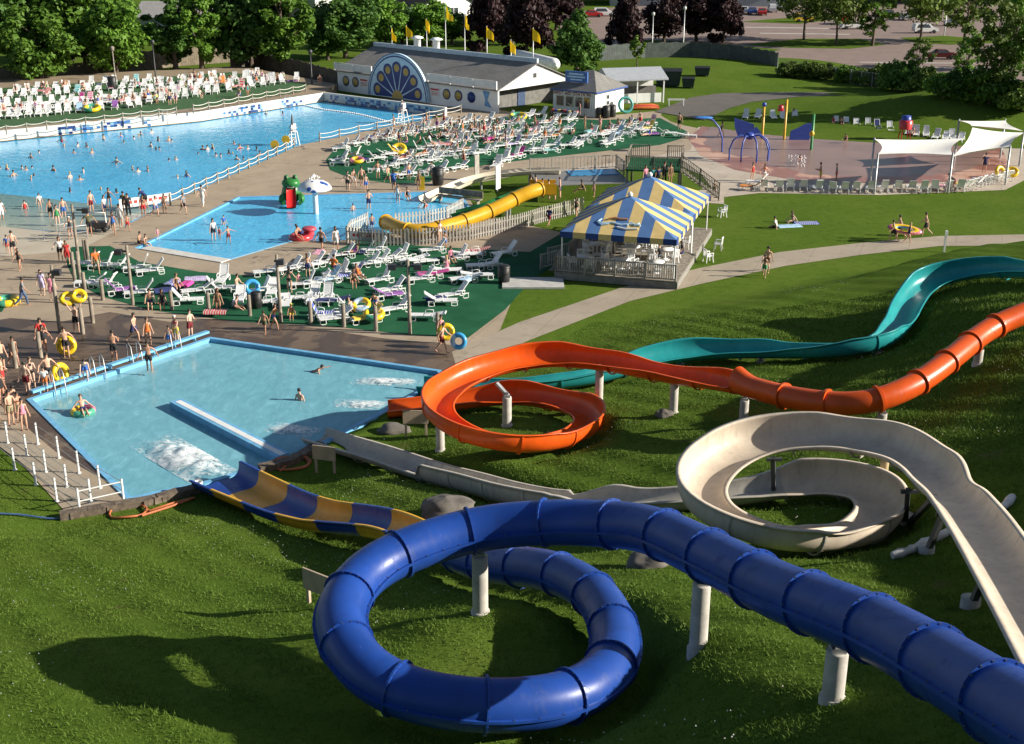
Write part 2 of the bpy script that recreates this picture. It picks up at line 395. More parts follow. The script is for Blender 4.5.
for i in range(len(WP)):
    (x0,y0),(x1,y1) = WP[i], WP[(i+1)%len(WP)]
    for k in range(6): f = k/6; WPd.append((x0+(x1-x0)*f+3.5*math.sin(i*2.1+k*1.7), y0+(y1-y0)*f+.9*math.sin(i*1.3+k*2.3)))
sheet('wet_pad', [pxs(WPd)], .015, t.mat)
def draped(name, L, Rr, m, n=60, k=6, lift=.04):
    A, B = resample(np.array([tuple(at(*p)) for p in L]), .5), resample(np.array([tuple(at(*p)) for p in Rr]), .5); vs = []
    for i in range(n+1):
        a = A[int(i/n*(len(A)-1))]; b = B[int(i/n*(len(B)-1))]
        for j in range(k+1): q = a+(b-a)*j/k; vs.append((q[0], q[1], gz(q[0], q[1])+lift))
    mb = MB(); mb.add(vs, [[i*(k+1)+j, i*(k+1)+j+1, (i+1)*(k+1)+j+1, (i+1)*(k+1)+j][::-1] for i in range(n) for j in range(k)], 0, True); return tag(mb.build(name, m), kind='structure')
draped('asphalt_road', [(655,112),(690,98),(720,93.5),(780,92.5),(880,93),(960,96),(1040,101)], [(705,121),(728,110),(752,103),(800,97.5),(880,96.5),(960,99),(1040,104)], concrete('grey_asphalt', (.10, .09, .08), (.15, .13, .115)))
# green outdoor carpet
t = NT('green_carpet')
c = t.ramp(t.noise(.5, 4), [(.3, (.012, .075, .036)), (.7, (.022, .115, .055))]); t.set(Base_Color=c, Roughness=.95, Specular_IOR_Level=.1); t.bump(t.noise(60, 2), .5, .01)
CARP = t.mat
TURF_A = pxs([(326,160),(334,150),(380,138),(450,124),(520,116),(600,120),(660,118),(688,132),(684,138),(660,145),(560,156),(500,163),(440,172),(430,182),(395,184),(350,178),(330,170)])
TURF_B = pxs([(66,262),(72,247),(110,246),(140,262),(200,272),(250,276),(310,262),(360,240),(420,246),(530,252),(560,234),(585,242),(530,282),(505,310),(468,338),(410,335),(330,326),(240,322),(150,310),(100,296),(75,282)])
sheet('green_turf', [TURF_A], .011, CARP)
sheet('green_turf', [TURF_B], .012, CARP)
sheet('green_turf', [pxs([(-60,310),(-60,290),(0,296),(8,302),(2,312)])], .012, CARP)

def inset(P, d):
    P = [Vector((p[0], p[1])) for p in P]; n = len(P); A = sum(P[i].x*P[(i+1)%n].y-P[(i+1)%n].x*P[i].y for i in range(n)); sg = 1 if A > 0 else -1; out = []
    for i in range(n):
        e1 = (P[i]-P[i-1]).normalized(); e2 = (P[(i+1)%n]-P[i]).normalized()
        n1 = Vector((-e1.y, e1.x))*sg; n2 = Vector((-e2.y, e2.x))*sg; m = (n1+n2)
        m = m/max(m.length_squared, .2)*2
        out.append(P[i]+m*d*.5*1.0)
    return out
def strip(name, P, w0, w1, z0, z1, m, closed=True, kind='structure', skip=()):   # a kerb that follows a polygon
    A = inset(P, w0); B = inset(P, w1); n = len(P); mb = MB()
    for i in range(n if closed else n-1):
        if i in skip: continue
        j = (i+1) % n
        q = [A[i], A[j], B[j], B[i]]
        vs = [(p.x, p.y, z0) for p in q]+[(p.x, p.y, z1) for p in q]
        mb.add(vs, [[0,1,5,4],[1,2,6,5],[2,3,7,6],[3,0,4,7],[4,5,6,7],[3,2,1,0]])
    bm = bmesh.new(); o = mb.build(name, m); bm.from_mesh(o.data); bmesh.ops.recalc_face_normals(bm, faces=bm.faces); bm.to_mesh(o.data); bm.free()
    return tag(o, kind=kind)
# ---- water
def water(name, a, b, ripple=3.0, bstr=.25, foam=0, rough=.06, spark=0):
    t = NT(name)
    c = t.ramp(t.noise(.12, 5, .6, dist=.8), [(.3, a), (.7, b)])
    sc = t.n('ShaderNodeMapping'); sc.inputs['Scale'].default_value = (1, .55, 1); t.link(t.pos(), sc.inputs[0])
    n1 = t.noise(ripple, 4, .6, vec=sc.outputs[0], dist=.6)
    c = t.mix(.35, c, t.ramp(n1, [(.35, tuple(q*.72 for q in a)), (.6, b), (.75, tuple(min(1, q*1.5+.04) for q in b))]))
    t.set(Base_Color=c, Roughness=rough, IOR=1.33, Specular_IOR_Level=.5)
    t.bump(t.math('ADD', n1, t.math('MULTIPLY', t.noise(ripple*.25, 3), 1.4)), bstr, .12); return t.mat
WW = water('wave_pool_water', (.050, .37, .68), (.10, .50, .80))
WK = water('wading_pool_water', (.06, .39, .68), (.11, .51, .80), 3.2, .3)
WL = water('landing_pool_water', (.14, .37, .45), (.185, .43, .51), 2.2, .12)
# wave pool: deep blue water, grey green shallows and a sand coloured beach
SH1 = [(-200,240),(-60,176),(0,193),(60,201),(100,208),(160,207),(80,250),(-60,262)]
sheet('wave_pool_water', [WAVE], -.06, WW)
# a beach that rises out of the water
t = NT('pool_beach_floor')
g = t.n('ShaderNodeSeparateXYZ'); t.link(t.pos(), g.inputs[0])
c = t.ramp(t.noise(.4, 5), [(.3, (.42, .36, .27)), (.7, (.52, .46, .36))]); t.set(Base_Color=c, Roughness=.5); BEACH = t.mat
t = NT('shallow_water')
a1 = at(10, 195); a2 = at(60, 245)
f = t.n('ShaderNodeMapRange'); f.inputs[1].default_value = at(50,243).y; f.inputs[2].default_value = at(20,192).y
t.link(g.outputs[1] if False else t.n('ShaderNodeSeparateXYZ').outputs[1], f.inputs[0])
sep = [q for q in t.t.nodes if q.type == 'SEPXYZ'][0]; t.link(t.pos(), sep.inputs[0])
c = t.ramp(f.outputs[0], [(0., (.40, .36, .27)), (.35, (.30, .34, .27)), (.75, (.15, .27, .27)), (1., (.11, .24, .27))])
c = t.mix(.25, c, t.ramp(t.noise(2.5, 4, .6, dist=.5), [(.35, (.08, .20, .22)), (.7, (.42, .46, .42))]))
t.set(Base_Color=c, Roughness=.1, IOR=1.33); t.bump(t.noise(3, 4), .22, .1)
sheet('shallow_water', [pxs([(-200,238),(-60,185),(0,193),(40,197),(90,203),(152,206),(165,204.5),(127,222.5),(75,232),(0,226),(-100,228)])], -.045, t.mat)
sheet('pool_beach', [pxs([(-200,262),(-200,228),(-100,228),(0,226),(40,230),(75,232),(128,221.5),(118,231),(80,250.5),(38,256),(-60,264)])], -.03, BEACH)
LBLUE = mat('light_blue_coping', (.16, .42, .66), .5, .12, 2, dirt=.25)
WCOP = mat('white_coping', (.60, .58, .54), .6, .1, 2, dirt=.2)
sheet('wading_pool_water', [WADE], -.05, WK)
strip('wading_pool_coping', WADE, -.05, .42, -.6, .035, LBLUE, skip=(9,))
sheet('landing_pool_water', [LAND], -.16, WL)
strip('landing_pool_coping', LAND, -.12, .36, -.8, .05, LBLUE)
# ================================================================ water slides
def pathpts(P, step=.22, sm=6, ext=0):
    W = [at(*p) for p in P]
    if ext: d_ = (W[0]-W[1]).normalized(); W = [W[0]+d_*ext]+W
    Q = resample(catmull([tuple(w) for w in W], .15), step); return smooth_path(Q, sm)
def frames(P):
    P = np.asarray(P); T = np.gradient(P, axis=0); T /= np.linalg.norm(T, axis=1)[:, None]
    Rt = np.cross(T, [0, 0, 1]); Rt /= np.linalg.norm(Rt, axis=1)[:, None]; U = np.cross(Rt, T)
    k = np.zeros(len(P)); d = np.gradient(T, axis=0); k = (d*Rt).sum(1)/np.maximum(np.linalg.norm(np.gradient(P, axis=0), axis=1), 1e-6)
    for _ in range(8): k[1:-1] = .25*k[:-2]+.5*k[1:-1]+.25*k[2:]
    return T, Rt, U, k
def sweep(mb, P, Rt, U, prof, mi=0, cap=True, smooth=True):      # prof(i) -> closed loop of (u, v)
    n = len(P); L = None; rows = []
    for i in range(n):
        q = prof(i); L = len(q); rows.append([Vector(P[i]+Rt[i]*u+U[i]*v) for u, v in q])
    vs = [p for r in rows for p in r]
    fs = [[i*L+k, i*L+(k+1)%L, (i+1)*L+(k+1)%L, (i+1)*L+k] for i in range(n-1) for k in range(L)]
    mb.add(vs, fs, mi, smooth)
    return rows
def arcprof(r, a0, a1, th=.045, lip=.09, n=18, flat=0.0):        # trough: angles from straight down, negative = left
    out = []; inn = []
    for k in range(n+1):
        a = a0+(a1-a0)*k/n; s, c = math.sin(a), -math.cos(a)
        f = 1-flat*max(0, math.cos(a))**2
        out.append(((r+th)*s, (r+th)*c*f)); inn.append((r*s, r*c*f))
    l = out[0]; rr = out[-1]
    lipL = [(l[0]-lip, l[1]+.0), (l[0]-lip, l[1]+.035), (inn[0][0], l[1]+.035)]
    lipR = [(inn[-1][0], rr[1]+.035), (rr[0]+lip, rr[1]+.035), (rr[0]+lip, rr[1])]
    return out+lipR[::-1]+inn[::-1]+lipL[::-1]
def endcaps(mb, rows, nn):
    # the trough profile is a strip: cap it by joining outer and inner points
    for r in (rows[0], rows[-1]):
        L = len(r); out = r[:nn+1]; inn = r[nn+4:2*nn+5][::-1]
        mb.add(out+inn, [[k, k+1, nn+2+k, nn+1+k] for k in range(nn)])
def flange(P, Rt, U, T, r, h=.07, w=.035, a0=0, a1=2*math.pi, n=32, bolts=18, bm=1, lift=0):
    mb = MB(); vs = []; full = (a1-a0) > 6.28; nn = n if full else n+1
    for k in range(nn):
        a = a0+(a1-a0)*k/n; d = Rt*math.sin(a)-U*math.cos(a); hh = h+lift*max(0, -math.cos(a))
        for rad, off in ((r-.01, -w), (r+hh, -w), (r+hh, w), (r-.01, w)): vs.append(Vector(P+d*rad+T*off))
    fs = []
    for k in range(n):
        j = (k+1) % nn
        for q in range(4): fs.append([k*4+q, k*4+(q+1)%4, j*4+(q+1)%4, j*4+q])
    mb.add(vs, fs)
    if bolts:
        for k in range(bolts):
            a = a0+(a1-a0)*(k+.5)/bolts; d = Rt*math.sin(a)-U*math.cos(a); p = Vector(P+d*(r+h*.62))
            mb.box(p, (.026, .026, .026), M=Matrix((Vector(np.cross(T, d)), Vector(T), Vector(d))).transposed().to_3x3() if False else None, mi=bm)
            q = mb.v[-8:]; tv = Vector(T)*(w*1.0); mb.v[-8:] = [tuple(Vector(x)+tv) for x in q]
            mb.box(p-tv, (.026, .026, .026), mi=bm)
    return mb
def gel(name, col, rough=.28, var=.14, dirt=.25):
    t = NT(name)
    c = t.ramp(t.noise(1.3, 5, .6), [(.3, tuple(q*(1-var) for q in col)), (.7, tuple(min(1, q*(1+var)) for q in col))])
    st = t.n('ShaderNodeMapping'); st.inputs['Scale'].default_value = (1.2, 1.2, .22); t.link(t.pos(), st.inputs[0])
    d = t.ramp(t.noise(4, 6, .7, vec=st.outputs[0]), [(.52, 0.), (.72, 1.)])
    c = t.mix(t.math('MULTIPLY', d, dirt), c, tuple(q*.42+.015 for q in col))
    ch = t.ramp(t.noise(11, 3, .5), [(.70, 0.), (.73, 1.)])
    c = t.mix(t.math('MULTIPLY', ch, .25), c, tuple(min(1, q*1.5+.08) for q in col))
    t.set(Base_Color=c, Roughness=t.math('ADD', rough, t.math('MULTIPLY', d, .25)), Specular_IOR_Level=.33)
    t.bump(t.noise(5, 3), .06, .02); return t.mat
G_BLUE = gel('blue_fibreglass', (.013, .054, .27), .36); G_YEL = gel('yellow_fibreglass', (.62, .33, .025), .35)
G_ORA = gel('orange_fibreglass', (.66, .088, .008), .3); G_REDO = gel('deep_orange_fibreglass', (.58, .08, .010), .34)
G_TEAL = gel('teal_fibreglass', (.02, .26, .27), .28); G_BEI = gel('beige_fibreglass', (.55, .465, .37), .5, .14, .4)
G_BEI2 = gel('grey_beige_fibreglass', (.43, .395, .34), .5, .16, .55)
BOLT = mat('steel_bolt', (.12, .15, .24), .45, .1, metal=.4)
def column(parent, px, py, ztop, r=.23, name='support_column', m=None, path=None, rad=.5):
    p = onground(px, py); mb = MB()
    if path is not None:
        dd_ = np.array([abs(pix(q)[0]-px) for q in path]); k = int(np.argmin(dd_+np.abs(path[:, 2]-rad-ztop)*25)); p = Vector((path[k, 0], path[k, 1], gz(path[k, 0], path[k, 1]))); ztop = path[k, 2]-rad-.06
    mb.lathe([(r, p.z-.5), (r, ztop-.12), (r*.98, ztop-.1), (0.001, ztop-.1)], (p.x, p.y, 0), 18)
    o = mb.build(name, m or CONC, parent)
    fb = MB(); fb.lathe([(r*1.22, p.z-.4), (r*1.22, p.z+.03), (r*1.1, p.z+.05), (.001, p.z+.05)], (p.x, p.y, 0), 16); fb.build('concrete_footing', CONC, o)
    cb = MB(); cb.box((p.x, p.y, ztop-.05), (r*1.3, r*1.3, .1)); cb.bar((p.x, p.y, ztop-.1), (p.x, p.y, ztop+.12), .12); cb.build('saddle_bracket', GALV, o)
    return o
# ---- blue tube
RB = .52
root = thing('tube_slide', 'dark blue tube slide coiled on the grass, ending in a blue and yellow trough', 'water slide')
P = pathpts(BLUE_TUBE, ext=9); T, Rt, U, K = frames(P); n = len(P)
per = 8
cuts = list(range(0, n-1, per)); cuts[-1] = n-1
for a, b in zip(cuts[:-1], cuts[1:]):
    mb = MB(); nseg = 30
    circ = [(math.cos(2*math.pi*k/nseg), math.sin(2*math.pi*k/nseg)) for k in range(nseg)]
    sl_ = slice(a, b+1)
    sweep(mb, P[sl_], Rt[sl_], U[sl_], lambda i: [(RB*x, RB*y) for x, y in circ])
    sweep(mb, P[sl_], Rt[sl_], U[sl_], lambda i: [((RB-.04)*x, -(RB-.04)*y) for x, y in circ])
    mb.build('tube_section', G_BLUE, root)
for i in cuts: flange(P[i], Rt[i], U[i], T[i], RB, .055, .022, bolts=20).build('flange', [G_BLUE, BOLT], root)
for sgn in (-1, 1):
    mb = MB()
    sweep(mb, P, Rt, U, lambda i: [(sgn*(RB-.01), -.03), (sgn*(RB+.055), -.03), (sgn*(RB+.055), .03), (sgn*(RB-.01), .03)], smooth=False)
    for i in range(0, n, 2): mb.box(P[i]+Rt[i]*sgn*(RB+.03)+U[i]*.04, (.026, .026, .02), mi=1)
    mb.build('seam_flange', [G_BLUE, BOLT], root)
PB_ = P; P2 = pathpts(BLUE_TROUGH, .2, 4); P2[0] = P[-1]; T2, R2, U2, K2 = frames(P2); m2 = len(P2)
stripe = max(4, round((m2-1)/6.4)); k = 0; cc = 0
while k < m2-1:
    e = min(k+stripe, m2-1)
    if m2-1-e < 3: e = m2-1
    mb = MB(); sl_ = slice(k, e+1)
    def pr(i, k=k):
        f = (k+i)/(m2-1)
        bulge = math.exp(-((f-.98)/.12)**2)
        return arcprof(RB*(1.05+1.05*f), -R(96-14*f), R(98-10*f), n=18, flat=.12+.38*f)
    rows = sweep(mb, P2[sl_], R2[sl_], U2[sl_], pr); endcaps(mb, rows, 18)
    mb.build('trough_section', G_BLUE if cc % 2 == 0 else G_YEL, root); cc += 1; k = e
for px, py, zt in ((484,608,8.0),(703,637,9.1),(841,699,10.45)) : column(root, px, py, zt, .185, path=PB_, rad=RB)
for px, py, z0 in ((300,530,1.1),(370,545,2.0)):
    p = onground(px, py)
# ---- generic open slide with optional tube part
def open_slide(root, P, r, mt, prof, secs=8, part='trough_section', name2='joint_flange', bolts=0):
    T, Rt, U, K = frames(P); n = len(P); cuts = list(range(0, n-1, secs)); cuts[-1] = n-1
    for a, b in zip(cuts[:-1], cuts[1:]):
        mb = MB(); sl_ = slice(a, b+1)
        rows = sweep(mb, P[sl_], Rt[sl_], U[sl_], lambda i: arcprof(*prof(a+i, K[a+i]))); endcaps(mb, rows, 18)
        mb.build(part, mt, root)
    for i in cuts[1:-1]:
        r_, a0, a1 = prof(i, K[i])[:3]
        flange(P[i], Rt[i], U[i], T[i], r_+.04, .045, .03, a0, a1, 18, bolts).build(name2, [mt, BOLT], root)
    return T, Rt, U, K
# ---- orange
root = thing('orange_slide', 'orange water slide with one open coil and a closed tube on the hill', 'water slide')
P = pathpts(ORANGE, .24, 8, 10); lip = at(735, 382, 4.1); cut = int(np.argmin(np.linalg.norm(P-np.array(lip), axis=1)))
PT = P[:cut+1]; T, Rt, U, K = frames(PT); RO = .44
cuts = list(range(0, cut, 8)); cuts[-1] = cut
for a, b in zip(cuts[:-1], cuts[1:]):
    mb = MB(); sl_ = slice(a, b+1); circ = [(math.cos(2*math.pi*k/26), math.sin(2*math.pi*k/26)) for k in range(26)]
    fl = lambda i: 1+.55*max(0, ((a+i)-(cut-5))/5)**2
    sweep(mb, PT[sl_], Rt[sl_], U[sl_], lambda i: [(RO*x*(1+.15*(fl(i)-1)), RO*y*(fl(i) if y > 0 else 1)) for x, y in circ])
    sweep(mb, PT[sl_], Rt[sl_], U[sl_], lambda i: [((RO-.04)*x, -(RO-.04)*y*(fl(i) if y < 0 else 1)) for x, y in circ])
    mb.build('tube_section', G_ORA if b >= cut else G_REDO, root)
for i in cuts[:-1]: flange(PT[i], Rt[i], U[i], T[i], RO, .08, .05, bolts=0).build('collar', [G_REDO, BOLT], root)
PO = P[cut:]; no = len(PO)
def prof_o(i, k):
    f = i/(no-1); hi = 100; lo = 62
    tt = max(-1, min(1, k*3.6))            # k>0: curve to the right, so the left wall is the outer one
    L = 80+tt*34*(1 if tt > 0 else .55); Rr = 80-tt*34*(1 if tt < 0 else .55)
    return (.48+.17*min(1, i/10), -R(L), R(Rr), .045, .07, 18, .1)
open_slide(root, PO, RO, G_ORA, prof_o, 9)
for px, py, zt in ((600,411,2.9),(677,411,3.05),(745,421,3.5),(885,423,4.4),(440,452,1.9),(981,360,5.4)): column(root, px, py, zt, .18, path=P, rad=.47)
column(root, 507, 425, 2.35, .2)
a = onground(507, 425); mb = MB(); q = at(530, 404, 2.0); mb.bar((a.x+.05, a.y, 2.3), (a.x-.45, a.y+.35, 2.75), .16, .12); mb.build('support_arm', GALV, root)
# ---- teal
root = thing('teal_slide', 'long open teal water slide winding down behind the orange slide', 'water slide')
P = pathpts(TEAL, .26, 8, 14); nt = len(P)
def prof_t(i, k):
    tt = max(-1, min(1, k*4)); L = 82+tt*36*(1 if tt > 0 else .5); Rr = 82-tt*36*(1 if tt < 0 else .5)
    return (.66, -R(L), R(Rr), .045, .07, 18, .1)
open_slide(root, P, .66, G_TEAL, prof_t, 12)
for px, py, zt in ((881,352,2.15),(760,358,1.3),(930,306,2.9),(680,362,.85)): column(root, px, py, zt, .18, path=P, rad=.66)
# ---- beige
root = thing('beige_slide', 'weathered beige open water slide with a flat chute on the right and one wide coil', 'water slide')
P = pathpts(BEIGE, .22, 6, 9); nb = len(P); cl = int(np.argmin(np.linalg.norm(P-np.array(at(560,494,2.6)), axis=1))); ce = int(np.argmin(np.linalg.norm(P-np.array(at(432,466,1.2)), axis=1)))
def prof_b(i, k):
    tt = max(-1, min(1, k*3.4)); L = 76+tt*34*(1 if tt > 0 else .45); Rr = 76-tt*34*(1 if tt < 0 else .45)
    if cl < i < ce: Rr = Rr if False else 74; L = 112
    if i >= ce: L, Rr = 78, 74
    return (.72, -R(L), R(Rr), .05, .10, 18, .18)
T, Rt, U, K = frames(P); secs = 10; cuts = list(range(0, nb-1, secs)); cuts[-1] = nb-1
for a, b in zip(cuts[:-1], cuts[1:]):
    mb = MB(); sl_ = slice(a, b+1); rows = sweep(mb, P[sl_], Rt[sl_], U[sl_], lambda i: arcprof(*prof_b(a+i, K[a+i]))); endcaps(mb, rows, 18)
    mb.build('trough_section', G_BEI if a < cl-40 else G_BEI2, root)
for i in cuts[1:-1]:
    r_, a0, a1 = prof_b(i, K[i])[:3]; flange(P[i], Rt[i], U[i], T[i], r_+.04, .04, .03, a0, a1, 18, 0).build('joint_flange', [G_BEI2, BOLT], root)
DST = mat('dark_steel', (.09, .095, .10), .5, .2, metal=.3)
def leg(root, top, base):
    q = onground(*base); mb = MB(); mb.bar(top, (q.x, q.y, q.z-.1), .14); mb.bar((top[0]-.2, top[1], top[2]-.05), (top[0]+.3, top[1], top[2]-.05), .1)
    o = mb.build('support_leg', DST, root); fb = MB(); fb.lathe([(.22, q.z-.3), (.22, q.z+.22), (.001, q.z+.22)], (q.x, q.y, 0), 14); fb.build('concrete_footing', CONC, o)
leg(root, at(944,512,7.0), (926,553)); leg(root, at(985,575,8.0), (970,606)); leg(root, at(908,490,6.3), (906,520)); leg(root, at(773,458,5.2), (774,494)); leg(root, at(935,497,6.8), (908,522))
column(root, 882, 486, 6.0, .14, m=mat('tan_post', (.46, .36, .2), .7))
# ================================================================ pool walls, fences, buildings
ROPE = mat('white_rope', (.66, .63, .57), .8, .1)
TILES = [mat('dark_blue_tile', (.02, .06, .22), .3), mat('mid_blue_tile', (.05, .18, .42), .3), mat('pale_blue_tile', (.25, .42, .55), .3)]
WALLW = mat('white_pool_wall', (.60, .60, .57), .7, .08, 1.2, dirt=.3)
DZ = 1.0
FARE = [at(-190,172), at(0,141), at(200,121), at(324,101)]; ENDE = [at(324,101), at(445,116.5)]
def wall_run(name, label, E, ztop, th, tiles):
    mb = MB()
    for a, b in zip(E[:-1], E[1:]):
        d = (b-a).normalized(); nrm = Vector((-d.y, d.x, 0))
        if name and nrm.y < 0: nrm = -nrm
        q = [a, b, b+nrm*th, a+nrm*th]; mb.prism(q, -.7, ztop)
    o = tag(mb.build(name, WALLW), label, 'pool wall')
    mb = MB(); rnd = random.Random(3)
    for a, b in zip(E[:-1], E[1:]):
        d = (b-a); L = d.length; d.normalize(); nrm = Vector((-d.y, d.x, 0)); nrm = nrm if nrm.y < 0 else -nrm
        for px0, px1, dens in tiles:
            k = 0; s = .2
            while s < L-.2:
                p = a+d*s; px = pix(p)[0]
                if px0 < px < px1:
                    f = (px-px0)/(px1-px0); top = .2+.6*(.5+.5*math.sin(f*9+px0))
                    for r in range(3):
                        z = .12+r*.28
                        if rnd.random() < dens*(1-.4*abs(z-top)): 
                            c = p+Vector((0,0,z))+nrm*.01; M = Matrix((d, nrm, Vector((0,0,1)))).transposed()
                            mb.box(c, (.34, .02, .26), M=M, mi=rnd.choice((0, 0, 1, 2)))
                s += .36
    mb.build('tile_mosaic', TILES, o); return o
wo = wall_run('pool_wall', 'long white wall along the far side of the wave pool below the sun loungers', FARE, DZ, .35, [(58,92,.65),(92,150,.45),(222,262,.35),(236,262,.6),(282,302,.6)])
for px in (166, 288):
    p = at(px, 124 if px < 200 else 108); mb = MB()
    a = Vector((p.x, p.y, 0))
    for s in (-.25, .25): mb.tube([a+Vector((s,-.14,-.4)), a+Vector((s,-.14,1.25)), a+Vector((s,.2,1.4)), a+Vector((s,.45,1.05))], .025, 6)
    for z in (.05,.35,.65,.95): mb.bar(a+Vector((-.25,-.14,z)), a+Vector((.25,-.14,z)), .05)
    mb.build('ladder', GALV, wo)
wall_run('pool_wall', 'tiled white end wall of the wave pool under the building with the painted wheel', ENDE, DZ, .35, [(345,385,.75),(385,432,.6),(324,345,.2)])
# raised sunbathing deck behind the wall
A = [at(-260,182), at(-190,172), at(0,141), at(200,121), at(324,101)]
off = Vector((0,.36,0)); DK = [p+off for p in A]
mb = MB(); mb.prism([*(tuple(p)[:2] for p in DK), *(tuple(at(x, y, DZ))[:2] for x, y in ((337,84),(240,66),(120,72),(0,80),(-300,95)))], -.05, DZ)
bm = mb.build('sunbathing_deck', concrete('brown_deck_concrete', (.24, .18, .12), (.33, .26, .18))); tag(bm, kind='structure')
sheet('green_turf', [pxs([(-200,158),(0,128),(100,119),(210,106),(300,92),(310,84),(230,72),(100,82),(0,88),(-250,98)], DZ+.005)], DZ+.005, mat('green_lawn_carpet', (.03,.10,.025), .95, .25, 2))
def rope_fence(label, A, B, n, z, m, hgt=.95, r=.075, sag=.14, col=None):
    root = thing('rope_fence', label, 'fence', (A.x, A.y, z)); base = Vector((A.x, A.y, z)); P = [A.lerp(B, i/(n-1)) for i in range(n)]
    for p in P:
        q = Vector((p.x, p.y, z))-base; mb = MB(); mb.lathe([(r, 0), (r, hgt-.03), (r*.8, hgt), (.001, hgt)], q, 8); mb.build('post', m, root)
    for hz in (hgt-.12, hgt*.45):
        mb = MB(); pts = []
        for i in range(n-1):
            for k in range(5):
                t_ = k/5; q = P[i].lerp(P[i+1], t_); pts.append(Vector((q.x, q.y, z+hz-sag*4*t_*(1-t_)))-base)
        q = P[-1]; pts.append(Vector((q.x, q.y, z+hz))-base); mb.tube(pts, .035, 5); mb.build('rope', ROPE, root)
    return root
off = Vector((0,.7,0))
rope_fence('grey post and rope fence along the left half of the far pool wall', at(-60,143,DZ)+off, at(175,116.5,DZ)+off, 13, DZ, WOODG)
rope_fence('grey post and rope fence along the right half of the far pool wall', at(192,114,DZ)+off, at(305,92.5,DZ)+off, 9, DZ, WOODG)
rope_fence('weathered post and white rope fence along the near edge of the wave pool', at(168,204)+Vector((.3,-.4,0)), at(292,147)+Vector((.3,-.4,0)), 13, 0, WOODG, sag=.1)
rope_fence('weathered post and white rope fence by the deep end near the painted building', at(320,142), at(461,113), 9, 0, WOODG, sag=.1)
# barrier banner and signs on the pool fence
def box_thing(name, label, cat, p, size, m, rz=0):
    mb = MB(); mb.box((0,0,size[2]/2), size); o = mb.build(name, m); o.location = p; o.rotation_euler = (0,0,rz); return tag(o, label, cat)
REDT = mat('red_lettering', (.5, .05, .05), .6)
root = thing('banner', 'white banner with red writing hung on the rope fence by the crowd', 'banner', at(148,206)+Vector((0,-.5,0)), R(38))
mb = MB(); mb.box((0,0,.55), (4.2,.04,.7)); mb.build('panel', WHITE, root)
mb = MB()
for k in range(9): mb.box((-1.6+k*.4,-.03,.58), (.26,.02,.22))
mb.build('red_writing', REDT, root)
YS = mat('yellow_sign_paint', (.75, .47, .03), .5)
for k, (px, py, lab) in enumerate(((276,155,'round yellow sign on the rope fence, left of the pair'),(287,150,'round yellow sign on the rope fence, right of the pair beside the lifeguard chair'))):
    root = thing('warning_sign', lab, 'sign', at(px, py)+Vector((0,-.3,0))); mb = MB(); mb.lathe([(.001,-.02),(.42,-.02),(.42,.02),(.001,.02)], (0,0,0), 8, smooth=False); o = mb.build('disc', YS, root); o.rotation_euler = (R(90),0,0); o.location = (0,0,1.05)
    mb = MB(); mb.lathe([(.03,0),(.03,.8)], (0,.03,0), 6); mb.build('post', GALV, root)
def lifeguard_chair(label, p, rz, umb=None):
    root = thing('lifeguard_chair', label, 'lifeguard chair', p, rz); root.scale = (.8,.8,.8); mb = MB()
    for a in (-1,1):
        for b in (-1,1): mb.bar((a*.6,b*.55,0),(a*.35,b*.35,1.7),.09)
    mb.bar((.55,-.5,.3),(.55,.5,.3),.07); mb.bar((.5,-.45,.8),(.5,.45,.8),.07); mb.bar((.42,-.4,1.25),(.42,.4,1.25),.07)
    mb.build('ladder_frame', WHITE, root)
    mb = MB(); mb.box((0,0,1.72),(.8,.8,.08)); mb.box((0,0,1.95),(.5,.6,.06)); mb.build('seat', PLASTIC, root)
    mb = MB(); mb.box((-.28,0,2.3),(.06,.6,.7)); mb.build('backrest', PLASTIC, root)
    mb = MB(); mb.bar((.3,-.4,2.1),(-.3,-.4,2.1),.06); mb.bar((.3,.4,2.1),(-.3,.4,2.1),.06); mb.build('armrest', PLASTIC, root)
    if umb:
        mb = MB(); mb.lathe([(.02,1.7),(.02,2.6)],(-.45,.2,0),6); mb.lathe([(.03,2.5),(.16,2.7),(.12,3.5),(.02,3.9)],(-.45,.2,0),10); mb.build('closed_umbrella', umb, root)
    return root
LG1 = at(289,146)+Vector((.4,.5,0)); lifeguard_chair('white lifeguard chair with a closed grey umbrella beside the gap in the rope fence', LG1, R(120), mat('grey_canvas', (.16,.17,.19), .9))
LG2 = at(399,123.5)+Vector((.4,.4,0)); lifeguard_chair('white lifeguard chair at the deep end, in front of the blue tiles', LG2, R(150))
# lane rope with floats
mb = MB(); pts = []
for k in range(60):
    f = k/59; q = at(300+f*110, 104+f*21+1.0*math.sin(f*9)-8*f*(1-f)*0, -.02); pts.append(q)
mb.tube(pts, .03, 5)
for q in pts: mb.sphere(q, .11, 8, 5)
tag(mb.build('float_rope', PLASTIC), 'white float line curving across the deep end of the wave pool', 'float line')
